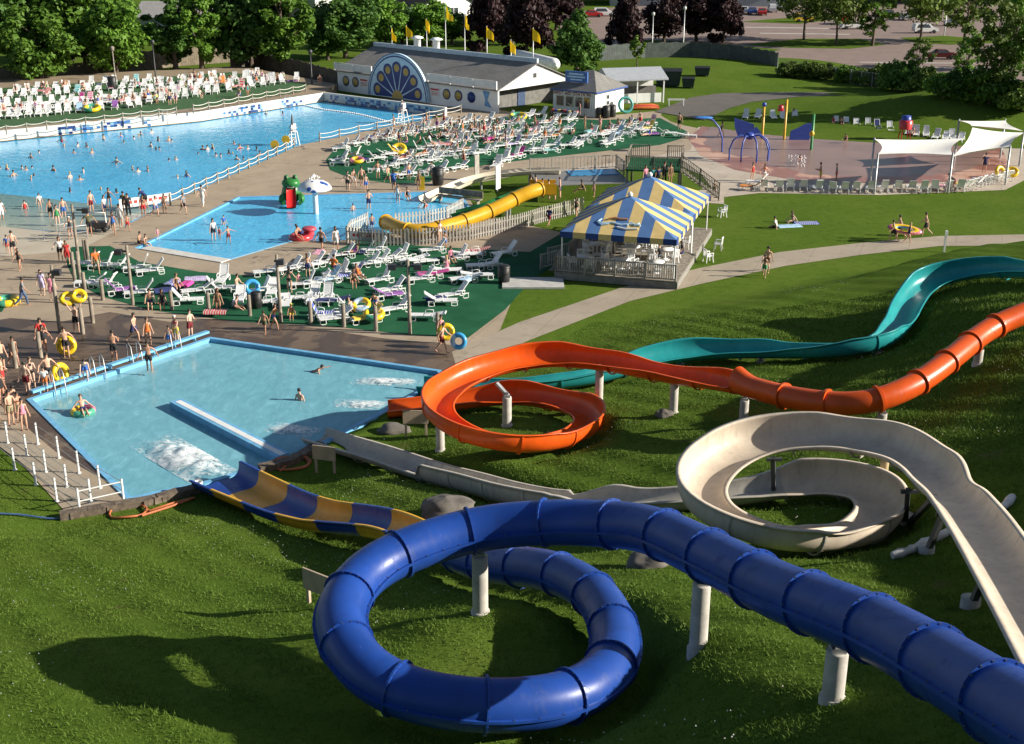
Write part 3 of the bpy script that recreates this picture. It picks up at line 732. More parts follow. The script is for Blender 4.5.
# ---- long building with the painted wheel
SHING = NT('grey_shingles'); br = SHING.n('ShaderNodeTexBrick'); br.inputs['Scale'].default_value = 1; br.inputs['Brick Width'].default_value = .6; br.inputs['Row Height'].default_value = .22; br.inputs['Mortar Size'].default_value = .015
br.inputs['Color1'].default_value = (.15,.145,.14,1); br.inputs['Color2'].default_value = (.22,.21,.20,1); br.inputs['Mortar'].default_value = (.06,.06,.06,1); SHING.link(SHING.co('Object'), br.inputs[0])
SHING.set(Base_Color=SHING.mix(.35, br.outputs['Color'], SHING.ramp(SHING.noise(.7,5), [(.3,(.12,.115,.11)),(.7,(.26,.25,.24))])), Roughness=.95); SHING = SHING.mat
BA, BB = at(338,86.5,.5), at(498,113,.0); BA.z = BB.z = 0
bd = (BB-BA); BL = bd.length; brz = math.atan2(bd.y, bd.x); BW = 13.0
bld = thing('pool_building', 'long white pool building with grey roof and a half wheel painted on its front', 'building', BA, brz)
CREAM = mat('white_painted_board', (.80,.81,.82), .6, .04, 1.2, dirt=.12); BLUEP = mat('navy_sign_paint', (.02,.05,.22), .5); LBP = mat('light_blue_sign_paint', (.52,.72,.88), .5); GOLD = mat('gold_sign_paint', (.50,.36,.10), .5); GREYB = mat('grey_boards', (.15,.145,.135), .85, .2, 2)
mb = MB(); mb.box((BL/2,.1,1.3),(BL,.2,2.6)); mb.box((BL/2,BW-.1,1.3),(BL,.2,2.6)); mb.box((.1,BW/2,1.3),(.2,BW-.4,2.6)); mb.build('wall', CREAM, bld)
mb = MB(); mb.prism([(BL-1.9,.2),(BL-1.7,.2),(BL-1.7,BW-.2),(BL-1.9,BW-.2)], 0, 2.55); mb.build('recessed_wall', GREYB, bld)
mb = MB(); RZ = 5.0
mb.add([(-.3,-.35,2.55),(BL+.3,-.35,2.55),(BL+.3,BW/2,RZ),(-.3,BW/2,RZ),(BL+.3,BW+.3,2.55),(-.3,BW+.3,2.55),(-.3,-.35,2.43),(BL+.3,-.35,2.43),(BL+.3,BW/2,RZ-.12),(-.3,BW/2,RZ-.12),(BL+.3,BW+.3,2.43),(-.3,BW+.3,2.43)],
 [[0,1,2,3],[3,2,4,5],[7,6,9,8],[8,9,11,10],[0,6,7,1],[5,4,10,11],[1,7,8,2],[2,8,10,4],[3,9,6,0],[5,11,9,3]])
roof = mb.build('roof', SHING, bld)
mb = MB(); mb.box((BL/2,BW/2+.1,RZ+.22),(BL+.4,.3,.5)); mb.build('ridge_parapet', mat('pale_blue_parapet', (.45,.52,.60), .6), roof)
for x in (6.2, 9.6):
    mb = MB(); mb.lathe([(.45,RZ),(.45,RZ+1.7),(.8,RZ+1.75),(.8,RZ+1.85),(.3,RZ+2.05),(.001,RZ+2.05)],(x,BW/2+1.6,-.5),14); mb.build('roof_vent', CREAM, roof)
mb = MB(); mb.add([(BL+.02,.0,2.43),(BL+.02,BW,2.43),(BL+.02,BW/2,RZ-.14),(BL-.12,.0,2.43),(BL-.12,BW,2.43),(BL-.12,BW/2,RZ-.14)], [[0,1,2],[4,3,5],[0,3,4,1],[1,4,5,2],[2,5,3,0]])
gab = mb.build('gable', WHITE, bld)
mb = MB(); mb.box((BL+.06,BW/2-.2,3.6),(.06,.5,.5)); mb.build('gable_light', DARK, gab)
mb = MB(); mb.box((BL-1.66,BW*.45,1.05),(.08,1.3,2.1)); dr = mb.build('door', mat('dark_blue_door', (.03,.06,.14), .5), bld)
mb = MB(); mb.lathe([(.05,0),(.05,.1)],(BL-1.58,BW*.45-.5,1.0),8); mb.build('handle', GALV, dr)
# painted half wheel, set proud of the wall
wx, wr = BL*.415, 5.3; mb = MB()
def disc(mb, cx, cz, r, y0, a0, a1, n, mi, r0=0):
    for k in range(n):
        a, b = a0+(a1-a0)*k/n, a0+(a1-a0)*(k+1)/n
        q = [(cx+r0*math.cos(a),y0,cz+r0*math.sin(a)),(cx+r*math.cos(a),y0,cz+r*math.sin(a)),(cx+r*math.cos(b),y0,cz+r*math.sin(b)),(cx+r0*math.cos(b),y0,cz+r0*math.sin(b))]
        mb.add(q, [[0,1,2,3]] if r0 else [[0,1,2]], mi)
n = 40; pts = [(wx+wr*math.cos(math.pi*k/n), .15+wr*math.sin(math.pi*k/n)) for k in range(n+1)]
vs = [(x,-.12,z) for x,z in pts]+[(x,-.42,z) for x,z in pts]; N1 = n+1
mb.add(vs, [[k,k+1,N1+k+1,N1+k] for k in range(n)]+[list(range(N1))[::-1], [N1+k for k in range(N1)]], 0)
disc(mb, wx,.15,wr-.28,-.424,0,math.pi,40,1,wr-.45); disc(mb, wx,.15,wr-.02,-.424,0,math.pi,40,1,wr-.12)
for k in range(7):
    a = math.pi*(k+.5)/7; kk = wr/4.15; ca, sa = math.cos(a), math.sin(a); px_, pz_ = -sa, ca; pet = []
    for j in range(13):
        b = math.pi*j/12-math.pi/2; pet.append((kk*(2.85+.62*math.cos(b)*.9), kk*.62*math.sin(b)))
    pet = [(.75*kk,-.12)]+pet+[(.75*kk,.12)]
    mb.add([(wx+u*ca+v*px_,-.428,.15+u*sa+v*pz_) for u,v in pet], [list(range(len(pet)))], 1)
    disc(mb, wx+2.8*kk*ca,.15+2.8*kk*sa,.36*kk,-.432,0,2*math.pi,14,2)
disc(mb, wx,.15,.75*wr/4.15,-.432,0,math.pi,16,2)
mb.build('painted_half_wheel', [LBP, BLUEP, GOLD], bld)
for x, mi, nm in ((1.6,0,'gold_roundel'),(3.4,0,'gold_roundel'),(BL*.705,0,'gold_roundel'),(BL*.775,0,'gold_roundel'),(BL*.85,1,'blue_roundel')):
    mb = MB(); mb.lathe([(.62,0),(.62,.05),(.001,.05)],(0,0,0),20,mi=0); mb.lathe([(.48,.05),(.48,.06),(.001,.06)],(0,0,0),20,mi=1)
    o = mb.build(nm, [BLUEP, GOLD if mi == 0 else BLUEP], bld); o.rotation_euler = (R(90),0,0); o.location = (x,-.01,1.35)
mb = MB(); mb.add([(BL*.915,-.02,2.3),(BL*.955,-.02,2.2),(BL*.94,-.02,1.3),(BL*.965,-.02,.45),(BL*.925,-.02,.6),(BL*.93,-.02,1.3),(BL*.915,-.05,2.3),(BL*.955,-.05,2.2),(BL*.94,-.05,1.3),(BL*.965,-.05,.45),(BL*.925,-.05,.6),(BL*.93,-.05,1.3)], [[6,7,8,11],[11,8,9,10],[0,1,7,6],[1,2,8,7],[2,3,9,8],[3,4,10,9],[4,5,11,10],[5,0,6,11]]); mb.build('painted_fish_tail', mat('sky_blue_sign_paint', (.12,.32,.62), .5), bld)
for x in (5.0, BL*.635):
    mb = MB(); mb.box((x,-.03,1.4),(1.5,.06,1.0)); s_ = mb.build('notice_board', WHITE, bld)
    mb = MB(); mb.box((x,-.075,1.72),(1.3,.02,.2))
    for k in range(3): mb.box((x,-.075,1.42-k*.16),(1.1,.02,.06))
    mb.build('red_writing', REDT, s_)
def rail(mb, x0, x1, y, z, n):
    mb.box(((x0+x1)/2,y,z+.9),(x1-x0,.08,.08)); mb.box(((x0+x1)/2,y,z+.45),(x1-x0,.03,.7))
    for k in range(n+1): mb.box((x0+(x1-x0)*k/n,y,z+.45),(.12,.14,.95))
for x0, x1 in ((-.2,wx-wr+.6),(wx+wr-.2,BL)):
    mb = MB(); rail(mb, x0, x1, -.25, 2.6, max(2,int((x1-x0)/2.8))); mb.build('roof_railing', WHITE, bld)
# yellow flags on poles: (pixel of foot on the ridge side, height)
t = NT('yellow_flag_cloth'); t.set(Base_Color=t.ramp(t.noise(2,3), [(.3,(.80,.60,.02)),(.7,(.88,.70,.05))]), Roughness=.8); tl = t.n('ShaderNodeBsdfTranslucent'); tl.inputs[0].default_value = (.9,.72,.05,1); mx = t.n('ShaderNodeMixShader'); mx.inputs[0].default_value = .5; t.link(t.b.outputs[0], mx.inputs[1]); t.link(tl.outputs[0], mx.inputs[2]); t.link(mx.outputs[0], t.out.inputs[0]); FLY = t.mat
def flag(label, p, hgt, yaw):
    root = thing('flagpole', label, 'flag', p); mb = MB(); mb.lathe([(.06,0),(.045,hgt),(.001,hgt)],(0,0,0),8); mb.build('pole', GALV, root)
    mb = MB(); vs = []; n = 7; c, s = math.cos(yaw), math.sin(yaw)
    for k in range(n):
        f = k/(n-1); u = 1.15*f; w_ = .18*math.sin(f*6+hgt)
        for g in (0,1): vs.append((u*c-w_*s*1+.06*c, u*s+w_*c, hgt-.05-f*1.15 if g == 0 else hgt-1.5-f*.9+.6*f))
    for x,y,z in list(vs): vs.append((x+.012*s, y-.012*c, z))
    m_ = 2*n; fs = []
    for k in range(n-1): fs += [[2*k,2*k+2,2*k+3,2*k+1],[m_+2*k+1,m_+2*k+3,m_+2*k+2,m_+2*k]]
    mb.add(vs, fs, 0, True); mb.build('flag', FLY, root)
FL = [(392,46,17,'leftmost yellow flag, low at the back of the painted building'),(407,48,22,'yellow flag on a pole just right of the leftmost flag'),(427,52,31,'yellow flag behind the right roof vent of the painted building'),(446,58,46,'yellow flag on the tallest pole, cut by the picture top'),(465,60,40,'yellow flag on a tall pole before the white house wall'),(487,58,28,'yellow flag on the ridge in front of the dark plum tree'),(511,62,20,'small yellow flag drooping behind the roof near the white tank'),(533,66,32,'rightmost yellow flag on the ridge before the round green tree')]
for i, (px, py, hp, lab) in enumerate(FL):
    q = at(px, py+24, 0)+Vector((4,8,0)); q = at(px, py, 4.2); d_ = 150
    flag(lab, Vector((q.x, q.y, 4.0 if i in (0,5,7) else 3.0)), hp*.135+ (1.2 if i not in (0,5,7) else .3), R(-40 if i % 2 else -62))
# white tank behind the roof
mb = MB(); a, b = at(508,60,2.6)+Vector((1,6,0)), at(548,70,2.6)+Vector((1,6,0)); d_ = (b-a).normalized()
mb.tube([a-d_*.6,a-d_*.3,a,b,b+d_*.5,b+d_*.8], [.2,.6,.8,.8,.6,.2], 18); tk = thing('storage_tank', 'long white cylindrical tank lying behind the painted building roof', 'tank'); mb.build('tank_body', WHITE, tk)
mb = MB(); 
for q in (a.lerp(b,.2), a.lerp(b,.8)): mb.box((q.x,q.y,1),(.6,2.2,2.0))
mb.build('cradle', CONC, tk)
# ---- first aid station
FA, FB_, FC = at(553,113), at(595,117.5), at(620,114)
root = thing('first_aid_station', 'small white first aid station with grey hip roof and blue roof sign', 'kiosk', FA, math.atan2(FB_.y-FA.y, FB_.x-FA.x))
fl_, fw = (FB_-FA).length, 6.2; hh = 2.75
mb = MB(); mb.box((fl_/2,fw/2,hh/2),(fl_,fw,hh)); mb.build('wall', WHITE, root)
mb = MB(); o_ = .3; mb.add([(-o_,-o_,hh),(fl_+o_,-o_,hh),(fl_+o_,fw+o_,hh),(-o_,fw+o_,hh),(fl_*.45,fw/2,hh+1.9),(fl_*.62,fw/2,hh+1.9),(-o_,-o_,hh-.14),(fl_+o_,-o_,hh-.14),(fl_+o_,fw+o_,hh-.14),(-o_,fw+o_,hh-.14)],[[0,1,5,4],[1,2,5],[2,3,4,5],[3,0,4],[0,6,7,1],[1,7,8,2],[2,8,9,3],[3,9,6,0],[9,8,7,6]]); rf = mb.build('roof', SHING, root)
mb = MB(); mb.bar((-.3,-.33,hh-.06),(fl_+.3,-.33,hh-.06),.06,.16); mb.bar((fl_+.33,-.3,hh-.06),(fl_+.33,fw+.3,hh-.06),.06,.16); mb.build('blue_fascia', mat('blue_trim', (.04,.09,.30), .5), rf)
mb = MB(); mb.box((fl_*.45,.9,hh+1.35),(2.9,.18,1.2)); mb.box((fl_*.3,1.1,hh+.7),(.1,.1,.9)); mb.box((fl_*.6,1.1,hh+.7),(.1,.1,.9)); sg = mb.build('roof_sign', mat('blue_sign_board', (.05,.15,.45), .5), root)
MX = Matrix(((1,0,0),(0,0,-1),(0,1,0)))
mb = MB(); mb.box((fl_*.45,.79,hh+1.65),(1.9,.02,.18)); mb.box((fl_*.45,.79,hh+1.35),(2.3,.02,.16)); mb.box((fl_*.45,.79,hh+1.05),(1.5,.02,.14)); mb.build('pale_sign_writing', LBP, sg)
letters('FIRST AID STATION', .56, .02, mat('maroon_lettering', (.25,.03,.03), .6), 'lettering', root, MX, (fl_*.45,-.02,hh-.42))
GLASS = mat('dark_window_glass', (.05,.06,.065), .08, .2, spec=.8)
for k in range(3):
    x = .95+k*1.25; mb = MB(); mb.box((x,-.03,1.5),(1.0,.08,1.15)); w_ = mb.build('window', mat('tan_frame', (.45,.40,.32), .6), root)
    mb = MB(); mb.box((x,-.075,1.5),(.84,.02,.98)); mb.build('pane', GLASS, w_)
mb = MB(); mb.box((fl_-1.05,-.03,1.1),(1.15,.08,2.2)); dr = mb.build('door', WHITE, root); mb = MB(); mb.box((fl_-1.05,-.08,1.5),(.75,.03,1.2)); mb.lathe([(.37,-.015),(.37,.015),(.001,.015)],(0,0,0),16); o = mb.build('pane', GLASS, dr)
for z in (1.3, 1.95):
    mb = MB(); mb.box((fl_+.03,fw*.42,z),(.08,.7,.55)); w_ = mb.build('window', WHITE, root); mb = MB(); mb.box((fl_+.075,fw*.42,z),(.02,.55,.42)); mb.build('pane', GLASS, w_)
# bins in front
BIN = mat('black_plastic', (.02,.021,.022), .5, .3)
def bin_(label, p, sc=1.0, m=BIN):
    root = thing('trash_can', label, 'trash can', p); mb = MB(); mb.lathe([(.24*sc,0),(.31*sc,.1*sc),(.33*sc,.85*sc),(.30*sc,.88*sc)],(0,0,0),16); mb.lathe([(.345*sc,.55*sc),(.345*sc,.6*sc)],(0,0,0),16); mb.build('can', m, root)
    mb = MB(); mb.lathe([(.34*sc,.86*sc),(.34*sc,.93*sc),(.25*sc,1.0*sc),(.14*sc,1.02*sc),(.001,1.02*sc)],(0,0,0),16); mb.build('lid', m, root)
for px, py, lab, s in ((599,118,'black trash can at the corner of the first aid station',1.15),(606,118,'tall black trash can, middle of three beside the first aid station',1.35),(612,117,'tall black trash can, right of three beside the first aid station',1.35),(438,185,'tall black trash can at the edge of the turf above the white flume',1.5),(113,90,'black trash can among the loungers on the far deck',1.6),(257,308,'ribbed black trash can between posts beside the lower turf',1.0),(504,283,'dark grey trash can in tent shade on the green turf',1.15)):
    bin_(lab, at(px, py, DZ if py < 100 else 0), s)
root = thing('display_table', 'low dark table of goods under the first aid windows', 'table', at(564,117)+Vector((0,-1.2,0)), R(-30)); mb = MB(); mb.box((0,0,.72),(3.4,.8,.06)); mb.build('tabletop', DARK, root)
for x in (-1.55,1.55):
    for y in (-.3,.3): mb = MB(); mb.box((x,y,.35),(.07,.07,.7)); mb.build('leg', DARK, root)
mb = MB(); rnd = random.Random(5)
GOODS = [mat('red_goods', (.5,.05,.04)), mat('blue_goods', (.05,.12,.45)), mat('yellow_goods', (.6,.45,.05)), mat('dark_goods', (.05,.05,.06))]
for k in range(9): mb.box((-1.45+k*.36,rnd.uniform(-.2,.2),.85),(.28,.3,.2),mi=k%4)
tag(mb.build('packed_goods', GOODS, None), 'row of small coloured packs on the low table by the first aid station', 'goods'); o = bpy.data.objects['packed_goods']; o.location = root.location; o.rotation_euler = root.rotation_euler
# rental shed to the right
SA = at(622,114); root = thing('equipment_shed', 'white open equipment shed with pale grey roof, right of the first aid station', 'shed', at(610,104), R(14))
mb = MB(); mb.box((3.2,3,1.4),(6.4,.15,2.8)); mb.box((.08,1.5,1.4),(.15,3,2.8)); mb.box((3.2,.1,.55),(6.4,.12,1.1)); mb.build('wall', WHITE, root)
mb = MB(); mb.add([(-.4,-.6,2.8),(7,-.6,2.8),(7,2.2,3.9),(-.4,2.2,3.9),(7,5,2.8),(-.4,5,2.8),(-.4,-.6,2.65),(7,-.6,2.65),(7,5,2.65),(-.4,5,2.65)],[[0,1,2,3],[3,2,4,5],[0,6,7,1],[5,4,8,9],[1,7,8,4],[1,4,2],[0,3,5],[0,5,9,6],[6,9,8,7]]); mb.build('roof', mat('pale_metal_roof', (.36,.38,.41), .5, .08), root)
for x in (.1, 3.2, 6.5): mb = MB(); mb.box((x,-.4,1.35),(.14,.14,2.7)); mb.build('post', WHITE, root)
mb = MB(); mb.box((3.4,1.4,.9),(5.4,.5,1.7)); mb.build('dark_shelving', GREYB, root)
root = thing('kayak_stack', 'pile of red and orange boards on the grass before the equipment shed', 'boards', at(645,109)); rnd = random.Random(4)
for k in range(5): mb = MB(); mb.tube([(-1.6,k*.3-.6,.15+.1*(k%3)),(-.8,k*.3-.6,.2+.1*(k%3)),(.9,k*.3-.5,.2+.1*(k%3)),(1.6,k*.3-.5,.15+.1*(k%3))],[.05,.2,.2,.05],8); mb.build('board', GOODS[0] if k%2 else mat('orange_plastic',(.6,.15,.03)), root)
def ring(label, p, Rr, r, mt, tilt=(0,0,0), mf=None, name='swim_ring', group=None, handles=True):
    mb = MB(); mb.torus((0,0,0), Rr, r, 30, 10, mf=mf); o = mb.build(name, mt); o.location = p; o.rotation_euler = tilt; tag(o, label, 'swim ring', group)
    if handles:
        for s in (0, math.pi):
            h = MB(); c, q = math.cos(s), math.sin(s); h.tube([(c*Rr+.12*q,q*Rr-.12*c,r*.95),(c*Rr+.06*q,q*Rr-.06*c,r*1.25),(c*Rr-.06*q,q*Rr+.06*c,r*1.25),(c*Rr-.12*q,q*Rr+.12*c,r*.95)],.018,6); h.build('handle', BIN, o)
    return o
VY = mat('yellow_vinyl', (.74,.50,.02), .3, .08); VB = mat('blue_vinyl', (.05,.32,.62), .3, .08); VP = mat('pink_vinyl', (.65,.18,.28), .3); VG = mat('green_vinyl', (.08,.35,.22), .3); VR = mat('red_vinyl', (.55,.04,.05), .3); VPA = mat('pale_blue_vinyl', (.45,.6,.75), .3)
ring('round teal ring leaning against the equipment shed corner', at(625,113)+Vector((0,-.6,1.0)), .8, .16, mat('teal_plastic', (.04,.25,.24), .4), (R(75),0,R(20)), handles=False)
# ---- fences
def board_fence(label, pts, hgt, m, name='board_fence', zf=None):
    root = thing(name, label, 'fence', pts[0]); base = Vector(pts[0])
    mb = MB(); mp = MB()
    for a, b in zip(pts[:-1], pts[1:]):
        a, b = Vector(a)-base, Vector(b)-base; L = (b-a).length; n = max(1, int(L/.32))
        for k in range(n):
            q0, q1 = a.lerp(b, k/n), a.lerp(b, (k+.93)/n); c = (q0+q1)/2; h2 = hgt*(1+.03*math.sin(k*7.3))
            ang = math.atan2(b.y-a.y, b.x-a.x); mb.box((c.x,c.y,c.z+h2/2),((q1-q0).length,.05,h2), ang)
        for k in range(max(2, int(L/3))+1):
            q = a.lerp(b, k/max(2, int(L/3))); mp = MB(); mp.box((q.x,q.y+.1,q.z+hgt*.5),(.14,.14,hgt*1.06)); mp.build('post', m, root)
    mb.build('boards', m, root); return root
FDK = mat('weathered_grey_boards', (.12,.10,.08), .9, .3, 1.5); FLT = mat('pale_fence_boards', (.20,.165,.12), .9, .25, 1.5)
board_fence('tall grey board fence from the loungers to the painted building', [at(232,74), at(262,70), at(300,78), at(341,90)], 2.3, FDK)
board_fence('low weathered board fence under the big trees on the left', [at(-40,87), at(60,80), at(128,74)], 2.0, FLT)
board_fence('brown board fence behind the poplars at the far deck', [at(128,72), at(180,66), at(235,62)], 2.6, FLT)
board_fence('long dark grey green board fence curving before the parking lot', [at(575,60), at(600,62), at(645,59), at(690,58), at(730,61), at(770,68), at(777,70)], 2.4, mat('grey_green_boards', (.09,.105,.10), .9, .2, 1.5))
# chain link fence at right
mb = MB(); root = thing('chain_link_fence', 'wire mesh fence in the bushes above the right hand lawn', 'fence')
cf = [at(777,72), at(850,84), at(905,92), at(960,98), at(1040,108)]
for a, b in zip(cf[:-1], cf[1:]):
    for k in range(5):
        q = a.lerp(b, k/5); pm = MB(); pm.lathe([(.05,0),(.05,1.9)], q, 6); pm.build('post', GALV, root)
    for k in range(40):
        q0 = a.lerp(b, k/40); q1 = a.lerp(b, (k+1)/40); mb.bar(q0, q1+Vector((0,0,1.8)), .012); mb.bar(q0+Vector((0,0,1.8)), q1, .012)
    mb.bar(a+Vector((0,0,1.8)), b+Vector((0,0,1.8)), .04)
mb.build('wire_mesh', GALV, root)
# dark dumpsters / machinery on the back lawn
DGR = mat('dark_green_steel', (.02,.035,.028), .6, .2)
for px, py, s, lab in ((668,86,(3.4,2.0,1.9),'large dark green dumpster at the end of the equipment shed'),(688,88,(1.6,1.2,1.1),'small black bin on the back lawn, right of the dumpster'),(702,76,(2.0,1.3,1.0),'dark open skip tilted on the mown back lawn')):
    q = onground(px, py); root = thing('dumpster', lab, 'dumpster', q, R(-8)); x, y, z = s
    mb = MB(); mb.add([(-x/2*.85,-y/2,.15),(x/2*.85,-y/2,.15),(x/2*.85,y/2,.15),(-x/2*.85,y/2,.15),(-x/2,-y/2,z),(x/2,-y/2,z),(x/2,y/2,z),(-x/2,y/2,z)],[[3,2,1,0],[0,1,5,4],[1,2,6,5],[2,3,7,6],[3,0,4,7]]); mb.build('body', DGR, root)
    mb = MB(); mb.box((0,.25,z+.1),(x*1.02,y*.55,.08),M=Matrix.Rotation(R(18),3,'X')); mb.build('lid', BIN, root)
    for a in (-1,1):
        for b in (-1,1): mb = MB(); mb.lathe([(.09,0),(.09,.14)],(a*x*.35,b*y*.4,0),8); mb.build('caster', BIN, root)
mb = MB(); q = at(676,106); root = thing('sawhorse', 'white sawhorse barrier on the grass beside the asphalt', 'barrier', q); mb.box((0,0,.75),(2.0,.1,.2)); mb.build('beam', WHITE, root)
for x in (-.85,.85):
    for y in (-.3,.3): mb = MB(); mb.bar((x,y,0),(x,0,.75),.08); mb.build('leg', WHITE, root)
# ---- parking lot behind
ASP = concrete('parking_asphalt', (.20,.145,.125), (.27,.20,.175))
sheet('parking_lot', [pxs([(560,62),(640,40),(700,42),(772,66),(800,72),(900,80),(985,80),(1100,86),(1300,60),(1150,2),(1000,-6),(800,-4),(640,4),(560,14)])], .03, ASP)
GRM = bpy.data.materials['grass_soil']
for nm, P in (('traffic_island', [(745,45),(800,39),(860,39),(885,45),(850,49),(790,48)]),('traffic_island', [(900,38),(945,36),(980,39),(1000,43),(950,45),(915,43)]),('verge', [(560,60),(640,43),(720,44),(782,50),(760,54),(700,53),(640,56),(600,66)]),('verge', [(740,22),(800,17),(830,20),(800,24)])):
    sheet(nm, [pxs(P)], .06, GRM)
PW = mat('worn_white_line', (.45,.42,.38), .9)
for k, (x0, x1, y) in enumerate(((860,975,62),(920,985,67),(745,830,27),(760,850,33))): sheet('painted_line', [[at(x0,y), at(x1,y+1.2), at(x1,y+1.9), at(x0,y+.7)]], .036, PW)
def car(label, p, rz, col, kind='sedan', group='cars in the parking lot'):
    body = mat(f'{col[0]}_car_paint', col[1], .25, .05, spec=.6); L = 4.5; W = 1.75
    root = thing('parked_car', label, 'car', p, rz, group)
    prof = [(-2.25,.35),(-2.25,.8),(-2.15,.92),(-1.3,.95),(-.75,1.42),(.55,1.42),(1.2,.95),(2.1,.82),(2.25,.6),(2.25,.35)] if kind == 'sedan' else [(-2.25,.35),(-2.28,1.0),(-2.1,1.7),(.5,1.72),(1.3,1.05),(2.15,.92),(2.25,.6),(2.25,.35)]
    mb = MB(); n = len(prof)
    def wy(z): return W/2-max(0, z-.9)*.28
    vs = [(x,-wy(z),z) for x,z in prof]+[(x,wy(z),z) for x,z in prof]
    mb.add(vs, [[i,(i+1)%n,n+(i+1)%n,n+i][::-1] for i in range(n)]+[list(range(n)), list(range(n,2*n))[::-1]]); mb.build('body', body, root)
    mb = MB(); top = 1.36 if kind == 'sedan' else 1.6
    x0, x1 = (-1.1,.85) if kind == 'sedan' else (-1.95,.75)
    for s in (-1,1):
        q = [(x0,s*(wy(1)+.012),1.0),(x1,s*(wy(1)+.012),1.0),(x1-.45,s*(wy(top)+.012),top),(x0+.38,s*(wy(top)+.012),top)]; mb.add(q, [[0,1,2,3] if s < 0 else [3,2,1,0]])
    if kind == 'sedan': mb.add([(1.17,-.68,1.0),(1.17,.68,1.0),(.6,.6,1.4),(.6,-.6,1.4)],[[0,1,2,3]]); mb.add([(-1.27,-.68,1.0),(-1.27,.68,1.0),(-.79,.6,1.4),(-.79,-.6,1.4)],[[3,2,1,0]])
    else: mb.add([(1.28,-.7,1.1),(1.28,.7,1.1),(.56,.6,1.68),(.56,-.6,1.68)],[[0,1,2,3]])
    mb.build('window_glass', GLASS, root)
    for a in (-1.4,1.4):
        for s in (-1,1):
            mb = MB(); mb.lathe([(.001,-.1),(.2,-.1),(.33,-.09),(.34,0),(.33,.1),(.2,.11),(.001,.11)],(0,0,0),16); o = mb.build('wheel', BIN, root); o.rotation_euler = (R(90),0,0); o.location = (a,s*.82,.34)
    return root
cars = [(795,166,'maroon',0,0,0)]
CP = {'maroon':(.10,.008,.012),'white':(.70,.70,.70),'silver':(.40,.41,.43),'red':(.45,.02,.02),'blue':(.03,.08,.30),'black':(.012,.012,.014),'yellow':(.65,.42,.03),'green':(.05,.12,.08)}
CARS = [(940,59,'maroon',178,'sedan','dark red sedan alone in the open part of the parking lot'),(852,29,'white',5,'sedan','white sedan under the leaning parking lot tree'),(842,24,'red',95,'wagon','bright red wagon nosing out behind the white sedan'),(925,33,'white',4,'wagon','pale van parked on the far side of the right grass island'),(956,26,'silver',175,'wagon','silver grey wagon beside the tall lot lamp'),(805,22,'yellow',3,'wagon','yellow van behind a thin parking lot tree'),(905,20,'silver',90,'sedan','silver sedan half hidden by the middle lot trees'),(888,17,'black',92,'sedan','black sedan in the shade of the far lot trees'),(744,13,'white',80,'sedan','white sedan, third from left in the far row of the lot'),(752,14,'blue',84,'sedan','blue sedan in the far row of the lot'),(762,15,'red',82,'sedan','red hatchback at the right end of the far lot row'),(772,12,'white',84,'wagon','white wagon just past the red hatchback in the lot'),(734,11,'silver',80,'sedan','silver sedan near the left end of the far lot row'),(782,10,'silver',84,'sedan','grey sedan behind the white wagon in the far lot row'),(604,16,'white',2,'wagon','white van parked beyond the plum trees'),(592,17,'red',2,'sedan','red car parked left of the white van beyond the trees'),(552,13,'blue',5,'wagon','blue wagon glimpsed between the plum trees')]
for px, py, c, rz, kd, lab in CARS: car(lab, at(px, py, .03), R(rz), (c, CP[c]), kd)
def lamp(label, p, hgt, arm=True, m=DARK, head=DARK):
    root = thing('lamp_post', label, 'lamp post', p); mb = MB(); mb.lathe([(.12,0),(.10,.3),(.07,hgt),(.001,hgt)],(0,0,0),8); mb.build('pole', m, root)
    mb = MB(); mb.lathe([(.05,hgt),(.24,hgt+.1),(.27,hgt+.5),(.05,hgt+.62),(.001,hgt+.62)],(0,0,0),10); mb.build('lamp_head', head, root)
    return root
GLB = mat('white_globe_plastic', (.6,.6,.58), .4)
lamp('black lamp post between the big trees at the far deck', at(156,80,DZ), 4.4); lamp('black lamp post by the board fence near the painted building', at(312,84,DZ), 3.6); lamp('grey pole with a small cap among the far loungers', at(116,84,DZ), 4.0, m=WOODG, head=WOODG)
lamp('grey lamp post with a pale globe in front of the plum trees', at(683,50), 6.2, m=GALV, head=GLB); lamp('lamp post with a pale globe left of the dark plum row', at(652,49), 5.2, m=GALV, head=GLB); lamp('tall grey lot lamp standing on the right grass island', at(944,36), 9, m=GALV, head=GALV)
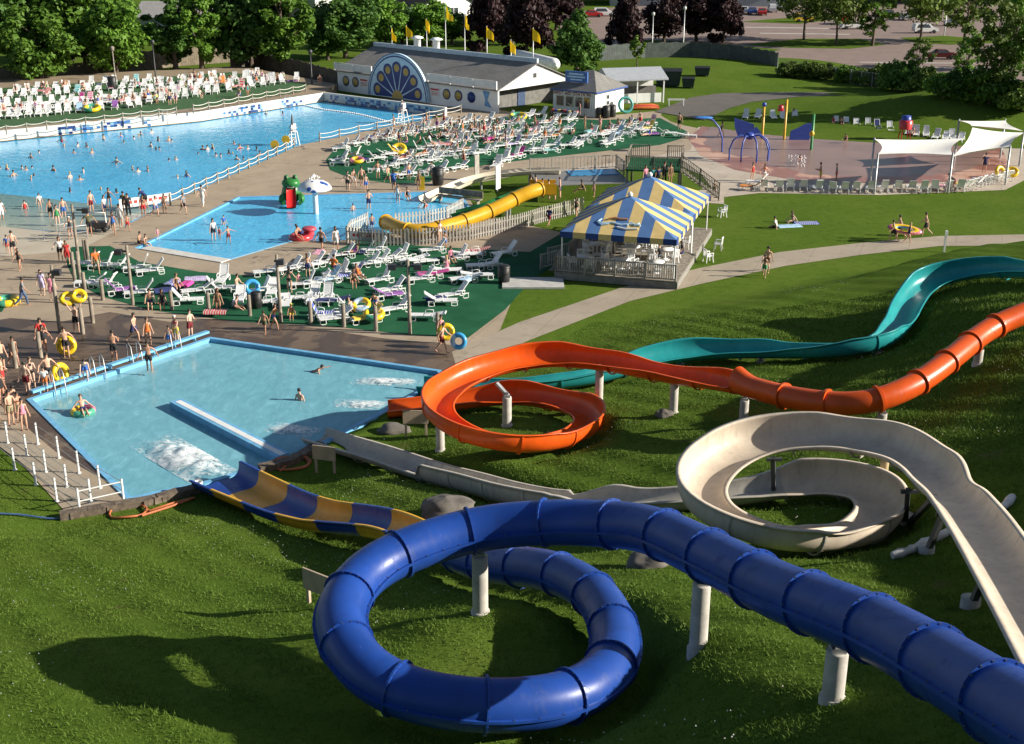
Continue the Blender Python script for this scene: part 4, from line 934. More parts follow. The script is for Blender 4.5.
# ---- houses beyond the fence
def house(label, p, rz, L, W, hw, hr, wm, rm, wins=()):
    root = thing('house', label, 'house', p, rz)
    mb = MB(); mb.box((L/2,W/2,hw/2),(L,W,hw)); mb.add([(0,0,hw),(0,W,hw),(0,W/2,hw+hr-.1),(L,0,hw),(L,W,hw),(L,W/2,hw+hr-.1)],[[0,2,1],[3,4,5]]); mb.build('wall', wm, root)
    mb = MB(); e = .5; k = hr/(W/2)*e; mb.add([(-e,-e,hw-k),(L+e,-e,hw-k),(L+e,W/2,hw+hr),(-e,W/2,hw+hr),(L+e,W+e,hw-k),(-e,W+e,hw-k)]+[(x,y,z+.2) for x,y,z in [(-e,-e,hw-k),(L+e,-e,hw-k),(L+e,W/2,hw+hr),(-e,W/2,hw+hr),(L+e,W+e,hw-k),(-e,W+e,hw-k)]],[[0,3,2,1],[3,5,4,2],[6,7,8,9],[9,8,10,11],[0,1,7,6],[1,2,8,7],[2,4,10,8],[4,5,11,10],[5,3,9,11],[3,0,6,9]]); mb.build('roof', rm, root)
    for f, x, z, ww, wh in wins:
        mb = MB(); ob = (x,-.04,z) if f == 's' else (L+.04,x,z); sz = (ww,.1,wh) if f == 's' else (.1,ww,wh); mb.box(ob, sz); wi = mb.build('window', WHITE, root)
        mb = MB()
        for k in range(3):
            dx = (k-1)*ww*.31
            mb.box((x+dx,-.1,z) if f == 's' else (L+.1,x+dx,z), (ww*.27,.03,wh*.8) if f == 's' else (.03,ww*.27,wh*.8))
        mb.build('pane', GLASS, wi)
DRF = mat('dark_brown_roof', (.045,.035,.032), .9, .2); GRF = mat('grey_roof', (.30,.29,.28), .8, .15); WSD = mat('white_siding', (.68,.68,.66), .7, .06); GSD = mat('blue_grey_siding', (.25,.28,.31), .8)
B_ = at(424,30); u_ = Vector((math.cos(R(-50)), math.sin(R(-50)), 0))
house('white gabled house with a wide window behind the yellow flags', B_-u_*17, R(-50), 17, 12, 4.4, 3.2, WSD, DRF, [('e',6.5,3.1,3.6,1.5),('s',5,2.2,1.8,1.3),('s',11,2.2,1.8,1.3)])
B_ = at(316,19); house('white house end between the trees at the picture top', B_-u_*13, R(-50), 13, 8, 6, 3, WSD, DRF, [('s',7,3,2,1.6)])
house('low grey house with a pale roof behind the poplars', at(138,38), R(-6), 12, 9, 3.6, 2.2, GSD, GRF, [('s',3,2,1.6,1.3),('s',8,2,1.6,1.3)])
house('long pale building beyond the plum trees at the picture top', at(610,6), R(-3), 40, 14, 4, 2.5, GSD, GRF, [('s',8,2.2,3,1.3),('s',20,2.2,3,1.3)])
# ================================================================ tent deck
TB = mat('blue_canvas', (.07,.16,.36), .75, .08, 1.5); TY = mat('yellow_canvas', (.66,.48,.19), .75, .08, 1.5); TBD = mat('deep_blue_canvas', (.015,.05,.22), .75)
t0, t1, t2 = at(565,231,3.0), at(673,239,3.0), at(705,195,3.0)
trz = math.atan2(t1.y-t0.y, t1.x-t0.x); TW = (t1-t0).length; TL = (t2-t1).length; TD = TL/2
DKH = .5
root = thing('dining_deck', 'raised timber deck with grey railing under the striped tents', 'deck', Vector((t0.x,t0.y,0)), trz); DECKT = root
mb = MB(); mb.box((TW/2,TD,DKH/2-.02),(TW+1.0,TL+1.2,DKH-.1)); mb.build('skirting', mat('grey_skirting', (.22,.21,.19), .85, .2), root)
mb = MB()
for k in range(int((TL+1.2)/.2)): mb.box((TW/2,-.6+.1+k*.2,DKH-.02),(TW+1.0,.185,.05))
mb.build('deck_boards', WOODG, root)
def picket_rail(mb, a, b, z, hgt=1.0, gap=.14, w=.045):
    a, b = Vector(a), Vector(b); L = (b-a).length; n = max(1, int(L/gap)); up = Vector((0,0,1))
    mb.bar(a+up*(z+hgt), b+up*(z+hgt), .11, .06); mb.bar(a+up*(z+.12), b+up*(z+.12), .06, .06)
    for k in range(n+1): q = a.lerp(b, k/n); mb.box((q.x,q.y,q.z+z+hgt/2+.06),(w,w,hgt-.1))
    m = max(1, int(round(L/2))); 
    for k in range(m+1): q = a.lerp(b, k/m); mb.box((q.x,q.y,q.z+z+hgt/2),(.11,.11,hgt+.12))
RAILM = mat('grey_painted_timber', (.30,.28,.25), .8, .15, 2)
for a, b in (((-.45,-.55,0),(TW+.35,-.55,0)),((-.45,-.55,0),(-.45,1.2,0)),((-.45,3,0),(-.45,TL+.5,0))):
    mb = MB(); picket_rail(mb, a, b, DKH); mb.build('railing', RAILM, root)
for k in range(4): mb = MB(); mb.box((-.65-k*.3,2.1,DKH-.18*(k+1)+.02),(.32,1.6,.06)); mb.build('stair_tread', WOODG, root)
for y in (1.25,2.95): mb = MB(); picket_rail(mb, (-.5,y,0), (-1.9,y,-DKH+.05), DKH, .95); mb.build('stair_railing', RAILM, root)
def tent(label, y0):
    root = thing('striped_tent', label, 'tent', Vector((t0.x,t0.y,0)), trz); ez, rz_ = 3.0, 4.75; cx, cy = TW/2, y0+TD/2
    nst = 9; x0, x1, ya, yb = -.25, TW+.25, y0-.2, y0+TD+.2
    mb = MB()
    def side(P0, P1):                       # stripes run from the eave to the peak, as sewn strips parallel to the slope
        P0, P1 = Vector(P0), Vector(P1); C_ = Vector((cx,cy,rz_))
        mid = (P0+P1)/2; L = (P1-P0).length; d = (P1-P0)/L; dn = (C_-mid)
        for k in range(nst):
            s0, s1 = k/nst-.5, (k+1)/nst-.5; pts = []
            # each stripe has constant width and is cut by the hips
            for s in (s0, s1):
                h = 1-2*abs(s); pts.append((mid+d*L*s, mid+d*L*s+dn*h))
            poly = [pts[0][0], pts[1][0], pts[1][1]]
            if s0 < 0 < s1: poly.append(mid+dn)
            poly.append(pts[0][1])
            q = []
            for p in poly:
                if not q or (p-q[-1]).length > 1e-4: q.append(p)
            if (q[0]-q[-1]).length < 1e-4: q.pop()
            # slight sag
            mb.add(q, [list(range(len(q)))], 0 if k % 2 == 0 else 1)
            mb.add([p-Vector((0,0,.02)) for p in q], [list(range(len(q)))[::-1]], 0 if k % 2 == 0 else 1)
    c = [(x0,ya,ez),(x1,ya,ez),(x1,yb,ez),(x0,yb,ez)]
    for i in range(4): side(c[i], c[(i+1)%4])
    mb.build('canopy', [TB, TY], root)
    mb = MB()
    for i in range(4):
        a, b = Vector(c[i]), Vector(c[(i+1)%4]); nrm = (b-a).normalized().cross(Vector((0,0,1)))*.02
        for k in range(nst):
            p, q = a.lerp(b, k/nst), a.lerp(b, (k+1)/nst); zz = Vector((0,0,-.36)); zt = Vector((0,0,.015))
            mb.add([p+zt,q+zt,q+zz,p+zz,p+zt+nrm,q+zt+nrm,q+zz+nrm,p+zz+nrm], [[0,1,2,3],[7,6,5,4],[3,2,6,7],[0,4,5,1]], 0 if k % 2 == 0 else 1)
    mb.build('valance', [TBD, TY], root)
    for x, y in ((x0+.1,ya+.1),(x1-.1,ya+.1),(x1-.1,yb-.1),(x0+.1,yb-.1)):
        mb = MB(); mb.lathe([(.05,DKH),(.05,ez)],(x,y,0),8); mb.build('pole', WHITE, root)
    mb = MB(); mb.lathe([(.05,0),(.16,.02),(.17,.18),(.05,.3),(.001,.3)],(cx,cy,rz_-.02),10); mb.build('finial', WHITE, root)
    return root, cx, cy, ez, rz_
tr, cx, cy, ez, rz_ = tent('nearer blue and yellow striped tent with a faded emblem, over the dining deck', 0)
# faded emblem: two swashes and an orange script-like stroke on the near slope
sl = math.atan2(rz_-ez, TD/2+.2); Q = Matrix.Rotation(sl, 3, 'X')
mb = MB()
def swash(pts, r, mi): mb.tube([Q @ Vector((x, y, .03))+Vector((cx,-.2,ez)) for x, y in pts], r, 6, mi)
swash([(-1.5,1.2),(-1.2,1.0),(-.6,1.15),(0,1.0),(.7,1.15),(1.2,1.05)], .06, 0); swash([(-1.3,1.45),(-1.55,1.15),(-1.2,.85),(-.8,1.0)], .05, 0); swash([(-.2,.75),(.4,.62),(1.1,.72)], .07, 2)
swash([(-.9,1.45),(-.5,1.6),(-.1,1.5),(.3,1.55)], .08, 1); swash([(.4,1.0),(.6,1.3),(.9,1.0),(1.1,1.3)], .05, 0)
mb.build('painted_emblem', [LBP, mat('faded_orange_paint', (.45,.2,.08)), WHITE], tr)
tent('farther blue and yellow striped tent behind the one with the emblem', TD+.05)
def cafe_chair(label, p, rz, group='white plastic chairs at the striped tents'):
    root = thing('plastic_chair', label, 'chair', p, rz, group)
    mb = MB(); mb.box((0,0,.43),(.5,.5,.05)); mb.build('seat', PLASTIC, root)
    mb = MB(); mb.box((-.26,0,.86),(.05,.5,.1))
    for k in range(4): mb.box((-.25,-.19+k*.127,.64),(.035,.06,.42))
    for y in (-.25,.25): mb.bar((-.22,y,.42),(-.28,y,.9),.045)
    mb.build('backrest', PLASTIC, root)
    for y in (-.27,.27): mb = MB(); mb.bar((-.24,y,.64),(.24,y,.66),.06,.04); mb.bar((.22,y,.66),(.2,y,.43),.05); mb.build('armrest', PLASTIC, root)
    for a, b in ((-1,-1),(-1,1),(1,-1),(1,1)): mb = MB(); mb.bar((a*.26,b*.25,0),(a*.2,b*.22,.42),.05); mb.build('leg', PLASTIC, root)
    return root
def table(label, p, group='round tables under the striped tents'):
    root = thing('round_table', label, 'table', p, 0, group); mb = MB(); mb.lathe([(.001,.70),(.55,.70),(.57,.73),(.001,.735)],(0,0,0),20); mb.build('tabletop', PLASTIC, root)
    mb = MB(); mb.lathe([(.06,.1),(.045,.7)],(0,0,0),8); mb.lathe([(.3,0),(.28,.06),(.06,.12)],(0,0,0),14); mb.build('pedestal', PLASTIC, root)
tloc = lambda x, y, z=DKH+.006: DECKT.matrix_world @ Vector((x,y,z))
bpy.context.view_layer.update()
k = 0; ordn = ('front left','front middle','front right','second row left','second row middle','second row right','third row left','third row middle','third row right')
for j, y in enumerate((1.0,4.2,7.6)):
    for i, x in enumerate((1.1,3.4,5.6)):
        table(f'round white table on the dining deck, {ordn[k]} of the nine', tloc(x,y))
        for q in range(4):
            a = q*math.pi/2+.5+k*.7; pos = tloc(x+.85*math.cos(a), y+.85*math.sin(a))
            side_ = ('far right','far left','near left','near right')[int(((a+trz)%(2*math.pi))//(math.pi/2))]
            cafe_chair(f'white chair on the {side_} side of the {ordn[k]} table under the tents', pos, a+math.pi+trz)
        k += 1
for px, py, a, lab in ((722,217,200,'stacked pair of white chairs on the lawn behind the tents, upper one'),(718,250,160,'white plastic chair alone on the lawn right of the tents, facing left'),(708,262,20,'white plastic chair on the lawn nearest the path beside the tents')):
    cafe_chair(lab, at(px,py), R(a))
# viewing platform behind the tents
p0, p1 = at(625,198), at(679,200); prz = math.atan2(p1.y-p0.y, p1.x-p0.x); PL = (p1-p0).length; PD = 5.2; PZ = 2.25
root = thing('viewing_platform', 'raised timber platform with railings and steps behind the striped tents', 'platform', p0, prz)
for x in (0.1,PL/2,PL-.1):
    for y in (.1,PD-.1): mb = MB(); mb.box((x,y,PZ/2),(.18,.18,PZ)); mb.build('support_post', WOODG, root)
mb = MB(); mb.box((PL/2,PD/2,PZ),(PL,PD,.14)); mb.build('floor', CARP, root)
for a, b in (((0,0,0),(PL,0,0)),((0,0,0),(0,PD,0)),((0,PD,0),(PL*.35,PD,0)),((PL*.7,PD,0),(PL,PD,0)),((PL,2.0,0),(PL,PD,0))):
    mb = MB(); picket_rail(mb, a, b, PZ+.07, 1.05, .16); mb.build('railing', WOODG, root)
for k in range(10): mb = MB(); mb.box((PL+.15+k*.3,1,PZ-.21*(k+1)+.1),(.32,1.6,.06)); mb.build('stair_tread', WOODG, root)
for y in (.15,1.85): mb = MB(); picket_rail(mb, (PL,y,0), (PL+3.1,y,-PZ+.1), PZ, 1.0, .16); mb.build('stair_railing', WOODG, root)
# ---- kiddie slides
KY = gel('golden_fibreglass', (.62,.34,.02), .3); KG = gel('green_fibreglass', (.03,.26,.07), .3)
def kslide(name, label, pts, r, m, closed, hood=None):
    root = thing(name, label, 'water slide'); P = smooth_path(resample(catmull([tuple(at(*p)) for p in pts], .15), .25), 4); T, Rt, U, K = frames(P); n = len(P)
    if closed:
        circ = [(math.cos(2*math.pi*k/22), math.sin(2*math.pi*k/22)) for k in range(22)]; cuts = list(range(0, n-1, 9)); cuts[-1] = n-1
        for a, b in zip(cuts[:-1], cuts[1:]):
            mb = MB(); sweep(mb, P[a:b+1], Rt[a:b+1], U[a:b+1], lambda i: [(r*x, r*y) for x, y in circ]); sweep(mb, P[a:b+1], Rt[a:b+1], U[a:b+1], lambda i: [((r-.04)*x, -(r-.04)*y) for x, y in circ]); mb.build('tube_section', m, root)
        for i in cuts: flange(P[i], Rt[i], U[i], T[i], r, .07, .05, bolts=0).build('collar', [m, BOLT], root)
    else: open_slide(root, P, r, m, lambda i, k: (r, -R(84), R(84), .04, .06, 18, .3), 10)
    for f in (.2,.5,.8):
        q = P[int(f*n)]
        if q[2]-r > .25: mb = MB(); mb.lathe([(.1,0),(.1,q[2]-r+.05)],(q[0],q[1],0),8); mb.build('support_post', GALV, root)
    return root, P
ys, P = kslide('yellow_tube_slide', 'golden yellow tube slide curling over the picket fence into the wading pool', [(540,189,2.55),(527,193,2.4),(518,197,2.15),(505,204,1.8),(490,211,1.45),(475,217,1.2),(455,224,.95),(430,230,.8),(410,231,.72),(397,227,.68),(386,222,.6)], .5, KY, True)
q = at(543,191,1.9); mb = MB(); mb.box((q.x,q.y,q.z-.1),(2.0,1.5,.12)); mb.box((q.x,q.y-.75,q.z+.3),(2.0,.08,.8)); mb.box((q.x,q.y+.75,q.z+.3),(2.0,.08,.8)); mb.build('start_box', KY, ys)
kslide('green_slide', 'small green open slide behind the yellow tube slide', [(522,188,2.3),(505,196,1.7),(488,203,1.25),(468,208,.85),(452,212,.5)], .5, KG, False)
fs_, P = kslide('white_flume', 'long white flume running down the lawn bank into the wading pool', [(560,168,1.75),(530,169,1.6),(505,171,1.45),(485,174,1.25),(467,179,1.0),(450,186,.75),(436,192,.55),(425,197,.42)], .62, gel('cream_fibreglass', (.68,.60,.47), .5, .06, .15), False)
# slide tower platform for the children
a, b = at(545,214), at(590,205); rz__ = math.atan2(b.y-a.y, b.x-a.x)
root = thing('slide_platform', 'railed platform with blue floor at the top of the small slides', 'platform', at(538,205)+Vector((0,1,0)), R(14)); KP = root
mb = MB(); mb.prism([(0,0),(7.5,-.6),(8.2,5.2),(.8,5.4)], 0, 1.25); mb.build('bank', GRM, root)
mb = MB(); mb.prism([(0,0),(7.5,-.6),(8.2,5.2),(.8,5.4)], 1.255, 1.3); mb.build('floor', mat('wet_grey_floor', (.22,.21,.20), .4), root)
mb = MB(); mb.prism([(3.6,3),(7.6,2.6),(7.8,4.8),(3.8,5.0)], 1.305, 1.36); mb.build('splash_basin', VB, root)
for a_, b_ in (((.8,5.4,0),(8.2,5.2,0)),((8.2,5.2,0),(8.0,2.6,0))): mb = MB(); picket_rail(mb, a_, b_, 1.3, 1.1, .3); mb.build('railing', RAILM, root)
# ---- picket fence
PICK = mat('shade_toned_pickets', (.30, .28, .25), .8, .15, 2)  # darker than the other pickets: the front fence's shade side is put into the colour
PICKL = mat('off_white_pickets', (.44, .43, .40), .8, .1, 2)
def picket_fence(label, pts, m=PICK, hgt=1.15, z=0):
    root = thing('picket_fence', label, 'fence', pts[0]); base = Vector(pts[0]); mb = MB(); rl = MB()
    for a, b in zip(pts[:-1], pts[1:]):
        a, b = Vector(a)-base, Vector(b)-base; L = (b-a).length; ang = math.atan2(b.y-a.y, b.x-a.x); n = int(L/.24)
        for k in range(n+1):
            q = a.lerp(b, k/n); mb.box((q.x,q.y,q.z+hgt/2),(.12,.03,hgt),ang)
        for zz in (.3,.85): mb.bar(a+Vector((0,.03,zz)), b+Vector((0,.03,zz)), .04, .08)
        for k in range(int(L/2.4)+1): q = a.lerp(b, min(1, k*2.4/L)); pm = MB(); pm.box((q.x,q.y+.08,q.z+hgt/2),(.1,.1,hgt+.06)); pm.build('post', m, root)
    mb.build('pickets', m, root); return root
picket_fence('long pale picket fence in front of the yellow tube slide', [at(347,243), at(372,246), at(420,245), at(470,240), at(520,229), at(543,222), at(583,212)])
picket_fence('short white picket fence along the wading pool behind the yellow tube', [at(396,229), at(430,225.5), at(447,222), at(463,213)], PICKL)
picket_fence('white picket fence with a banner at the corner by the tube slide end', [at(347,243), at(351,236), at(368,228)], PICKL)
root = thing('banner', 'white banner with red writing on the picket fence corner', 'banner', at(348.5,243)+Vector((.2,-.25,0)), R(-12)); mb = MB(); mb.box((1.0,0,.62),(2.1,.03,.6)); mb.build('panel', WHITE, root)
mb = MB()
for k in range(6): mb.box((.25+k*.3,-.025,.65),(.2,.02,.2))
mb.build('red_writing', REDT, root)
# bench beside the flume, sign boards on the bank
root = thing('timber_bench', 'grey timber bench in shade beside the white flume', 'bench', at(459,203), R(-28)); mb = MB(); mb.box((0,0,.45),(4.0,.5,.08)); mb.build('seat', WOODG, root); mb = MB(); mb.box((0,.3,.8),(4.0,.06,.5)); mb.build('backrest', WOODG, root)
for x in (-1.7,1.7): mb = MB(); mb.box((x,0,.2),(.1,.45,.42)); mb.build('leg', WOODG, root)
for px, py, lab in ((477,180,'grey notice board standing beside the white flume'),(498,192,'tall white sign panel on the grass bank by the small slides')):
    root = thing('sign_board', lab, 'sign', at(px,py), R(60)); mb = MB(); mb.box((0,0,1.2),(.7,.06,1.9)); mb.build('panel', PICK if px < 490 else WHITE, root); mb = MB(); mb.box((0,.06,.6),(.1,.08,1.2)); mb.build('post', GALV, root)
# ---- frog slide, mushroom, floats
FG = gel('frog_green_fibreglass', (.03,.17,.04), .35); q = at(292,204)
root = thing('frog_slide', 'green frog shaped slide with a long red tongue in the wading pool', 'slide', q, R(-82)); root.scale = (.72,.66,.82)
mb = MB(); mb.sphere((-.9,0,1.0),1.15,20,14,sc=(1,1,.95)); mb.box((-.5,-1.0,.5),(1.6,.35,1.0)); mb.box((-.5,1.0,.5),(1.6,.35,1.0)); mb.build('body', FG, root)
mb = MB(); mb.sphere((-.45,0,1.95),.95,20,12,sc=(1,1.15,.55)); mb.build('upper_jaw', FG, root)
for s in (-1,1):
    mb = MB(); mb.sphere((-.5,s*.5,2.42),.32,14,10); o = mb.build('eye', FG, root); mb = MB(); mb.sphere((-.25,s*.5,2.48),.16,10,8); mb.build('pupil', BIN, o)
    mb = MB(); mb.sphere((-.3,s*1.2,.45),.5,14,10,sc=(1.3,.7,.9)); mb.build('leg', FG, root)
mb = MB(); prof = [(0,2.0),(0.0,1.55),(.4,1.2),(.9,.75),(1.4,.35),(1.9,.12),(2.2,.1)]
vs = [];
for x, z in prof: vs += [(x,-.55,z+.18),(x,-.5,z),(x,.5,z),(x,.55,z+.18)]
m_ = len(prof); vs2 = [(x-.04,y,z-.08) for x,y,z in vs]; fs = []
for i in range(m_-1):
    for k in range(3): fs.append([i*4+k,i*4+k+1,(i+1)*4+k+1,(i+1)*4+k][::-1])
    for k in range(3): fs.append([4*m_+i*4+k,4*m_+i*4+k+1,4*m_+(i+1)*4+k+1,4*m_+(i+1)*4+k])
mb.add(vs+vs2, fs, 0, True); mb.build('tongue', gel('red_fibreglass', (.55,.02,.02), .3), root)
mb = MB()
for k in range(5): mb.box((.32,-.34+k*.17,1.72),(.08,.13,.14))
mb.build('teeth', WHITE, root)
q = at(316,213); t = NT('white_mushroom_cap'); vo = t.n('ShaderNodeTexVoronoi'); vo.inputs['Scale'].default_value = 1.35; t.link(t.co('Object'), vo.inputs['Vector'])
t.set(Base_Color=t.mix(t.ramp(vo.outputs['Distance'], [(.28,1.),(.32,0.)]), (.74,.74,.72), (.03,.08,.30)), Roughness=.35); MUSH = t.mat
root = thing('mushroom_fountain', 'white mushroom fountain with blue dots standing in the wading pool', 'fountain', q)
mb = MB(); mb.lathe([(.2,-.1),(.2,1.9)],(0,0,0),16); mb.build('stem', WHITE, root)
mb = MB(); mb.lathe([(.2,1.85),(1.16,1.8),(1.3,1.85),(1.28,1.97),(1.08,2.25),(.72,2.46),(.3,2.56),(.001,2.58)],(0,0,0),36); mb.build('cap', MUSH, root)
mb = MB(); rnd = random.Random(9)
for k in range(26):
    a = rnd.random()*6.28; r_ = rnd.random()*.5; mb.sphere((r_*math.cos(a),r_*math.sin(a),2.66+(.5-r_)*.8*rnd.random()),.04+.05*rnd.random(),6,4)
mb.build('water_spray', PLASTIC, root)
ring('red spiked ring float with two bathers at the wading pool edge', at(301,237,.12), .62, .24, VR, (0,0,0), handles=False)
mb = MB(); mb.lathe([(.001,0),(.45,0),(.5,.3),(.45,.5),(.7,.62),(.72,.8),(.6,.9),(.001,.86)],(0,0,0),20); o = mb.build('red_tub', mat('faded_red_plastic', (.50,.07,.10), .4), None, at(309.5,236)); o.scale = (.72,.72,.72); tag(o, 'round red plastic tub toy beside the red ring in the wading pool', 'play tub')
# ---- splash pad toys
PBL = mat('blue_painted_pipe', (.035,.07,.34), .4); PYL = mat('yellow_painted_pipe', (.62,.38,.03), .4); PGR = mat('green_painted_pipe', (.05,.25,.08), .4)
def arch(c, w, h, ang, r=.09, n=14): return [(c[0]+w/2*math.cos(math.pi*k/n)*math.cos(ang), c[1]+w/2*math.cos(math.pi*k/n)*math.sin(ang), h*math.sin(math.pi*k/n)**.6) for k in range(n+1)]
q = at(748,159); root = thing('spider_sprayer', 'blue multi-legged pipe sprayer in the splash pad', 'water toy', q); root.scale = (.85,.85,.82)
for k, (x, y, a) in enumerate(((-1.5,-.2,.5),(-.8,-.6,1.0),(.2,-1.0,1.4),(.9,-.9,2.0),(1.6,.4,2.6))):
    mb = MB(); a_ = math.radians(-160+k*42); ex, ey = 2.3*math.cos(a_), 2.0*math.sin(a_)
    mb.tube([(ex,ey,0),(ex*1.02,ey*1.02,1.2),(ex*.85,ey*.85,2.2),(ex*.5,ey*.5,2.75),(ex*.2,ey*.2,2.6),(0,0,2.3)], .09, 8); mb.build('leg', PBL, root)
mb = MB(); mb.sphere((0,0,2.6),.55,14,10,sc=(1,1,.8)); mb.add([(-.1,.1,2.7),(.7,.1,3.6),(1.3,.1,2.9),(-.1,.25,2.7),(.7,.25,3.6),(1.3,.25,2.9)],[[0,2,1],[3,4,5],[0,1,4,3],[1,2,5,4],[2,0,3,5]]); mb.build('body', PBL, root)
def panel(label, px, py, pts, th=.15, z=0):
    q = at(px,py); mb = MB(); n = len(pts); vs = [(x,-th/2,zz) for x,zz in pts]+[(x,th/2,zz) for x,zz in pts]
    mb.add(vs, [list(range(n)), list(range(n,2*n))[::-1]]+[[i,n+i,n+(i+1)%n,(i+1)%n] for i in range(n)]); o = mb.build('blue_panel', PBL, None, q); tag(o, label, 'water toy'); return o
panel('blue slanted panel toy at the right of the splash pad', 800, 140, [(-1.1,0),(.9,-.0),(1.3,1.7),(.4,1.6),(-.3,1.2),(-1.0,.9)])
panel('blue flat panel behind the pipe sprayer', 742, 137, [(-.4,0),(1.3,0),(1.1,1.3),(-.9,1.9),(-.8,1.0)])
root = thing('leaf_sprayer', 'curved blue pipe with a leaf shaped head at the left of the splash pad', 'water toy', at(722,152)); mb = MB(); mb.tube([(0,0,0),(-.05,0,1.3),(-.4,0,2.3),(-1.0,0,3.0),(-1.5,0,3.2)], .08, 8); mb.build('pipe', PBL, root); mb = MB(); mb.sphere((-1.9,0,3.25),.9,14,8,sc=(1,.6,.12)); mb.build('leaf_head', mat('bright_blue_plastic', (.05,.22,.6), .4), root)
for nm, lab, px, py, h, m, extra in (('yellow_post','tall yellow post with a red bell in the splash pad',784,139,3.9,PYL,1),('yellow_post','shorter yellow post with a blue cap in the splash pad',762,138,3.1,PYL,2),('green_post','green spray post with a yellow knob in the splash pad',811,150,3.4,PGR,3)):
    root = thing(nm, lab, 'water toy', at(px,py)); mb = MB(); mb.lathe([(.13,0),(.13,h),(.001,h)],(0,0,0),12); mb.build('post', m, root); mb = MB()
    if extra == 1: mb.lathe([(.05,.6),(.25,.5),(.32,0),(.001,0)],(-.55,0,h-1.1),12); mb.bar((0,0,h-.4),(-.55,0,h-.5),.07); mb.build('bell', VR, root)
    elif extra == 2: mb.lathe([(.05,0),(.22,.1),(.22,.35),(.001,.5)],(0,0,h),12); mb.build('cap', PBL, root)
    else: mb.sphere((-.1,-.2,1.6),.26,10,8); mb.build('knob', PYL, root)
root = thing('water_jets', 'low cluster of white water jets on the splash pad', 'fountain', at(796,167)); rnd = random.Random(2)
for k in range(6):
    mb = MB(); x, y = -.7+.28*k, rnd.uniform(-.3,.3)
    for j in range(14): mb.sphere((x+rnd.gauss(0,.05),y+rnd.gauss(0,.05),.05+j*.075),.03+.04*rnd.random(),6,4)
    mb.build('jet', PLASTIC, root)
root = thing('red_stool_tower', 'red and blue tub on red legs at the back of the splash pad', 'lifeguard chair', at(904,140)); mb = MB(); mb.lathe([(.6,1.1),(.68,1.9),(.5,2.0),(.001,2.0)],(0,0,0),16); mb.build('tub', VR, root); mb = MB(); mb.lathe([(.5,2.0),(.45,2.4),(.001,2.45)],(0,0,0),14); mb.build('blue_top', PBL, root)
for a in range(4): mb = MB(); mb.bar((.7*math.cos(a*1.57+.8),.7*math.sin(a*1.57+.8),0),(.45*math.cos(a*1.57+.8),.45*math.sin(a*1.57+.8),1.15),.09); mb.build('leg', VR, root)
# shade sails
SAIL = mat('white_sail_cloth', (.72,.70,.66), .85, .05)
def sail(label, c4, poles, sag=.7, th=.03):
    root = thing('shade_sail', label, 'shade sail'); c4 = [Vector(q) for q in c4]; n = 10; vs = []
    for i in range(n+1):
        for j in range(n+1):
            u, v = i/n, j/n; p = (c4[0].lerp(c4[1], u)).lerp(c4[3].lerp(c4[2], u), v)
            pull = Vector(((c4[0]+c4[1]+c4[2]+c4[3])/4))-p
            e = max(4*u*(1-u) if v in (0,1) else 0, 4*v*(1-v) if u in (0,1) else 0)
            p = p+pull*.14*(4*u*(1-u)*(1-4*v*(1-v))+4*v*(1-v)*(1-4*u*(1-u))); p.z -= sag*16*u*(1-u)*v*(1-v)*.6; vs.append(p)
    N_ = (n+1)**2; mb = MB(); q = lambda i, j: i*(n+1)+j
    fs = [[q(i,j),q(i+1,j),q(i+1,j+1),q(i,j+1)] for i in range(n) for j in range(n)]
    mb.add(vs+[p-Vector((0,0,th)) for p in vs], fs+[[N_+k for k in f[::-1]] for f in fs], 0, True); mb.build('sail_cloth', SAIL, root)
    for p, h in poles: mb = MB(); mb.lathe([(.09,0),(.08,h),(.001,h)],(p.x,p.y,0),10); mb.build('pole', GALV, root)
def up(p, z): return Vector((p.x,p.y,z))
Pn1, Pn2, Pf1, Pf2 = at(874,194), at(948,193), at(870,183), at(957,178)
sail('white shade sail over the left loungers of the splash pad', [up(Pf1,3.7),up(Pf2,3.4),up(Pn2,3.1),up(Pn1,3.25)], [(Pf1,3.8),(Pn1,3.35)], .5)
Pr1, Pr2, Pb = at(1005,185), at(1019,166), at(967,170)
sail('large white shade sail in the middle, hanging low over the rear chairs', [up(Pb,3.75),up(Pr2,3.0),up(Pr1,3.2),up(Pn2,3.0)], [(Pn2,3.3),(Pr1,3.3),(Pr2,3.1)], .9)
Pq1, Pq2 = at(954,162), at(1000,158)
sail('white shade sail at the back right, highest of the three', [up(Pq1,3.75),up(Pq2,3.45),up(Pr2+Vector((0,.3,0)),3.1),up(Pb+Vector((0,.3,0)),3.85)], [(Pq1,3.9),(Pq2,3.6)], .4)
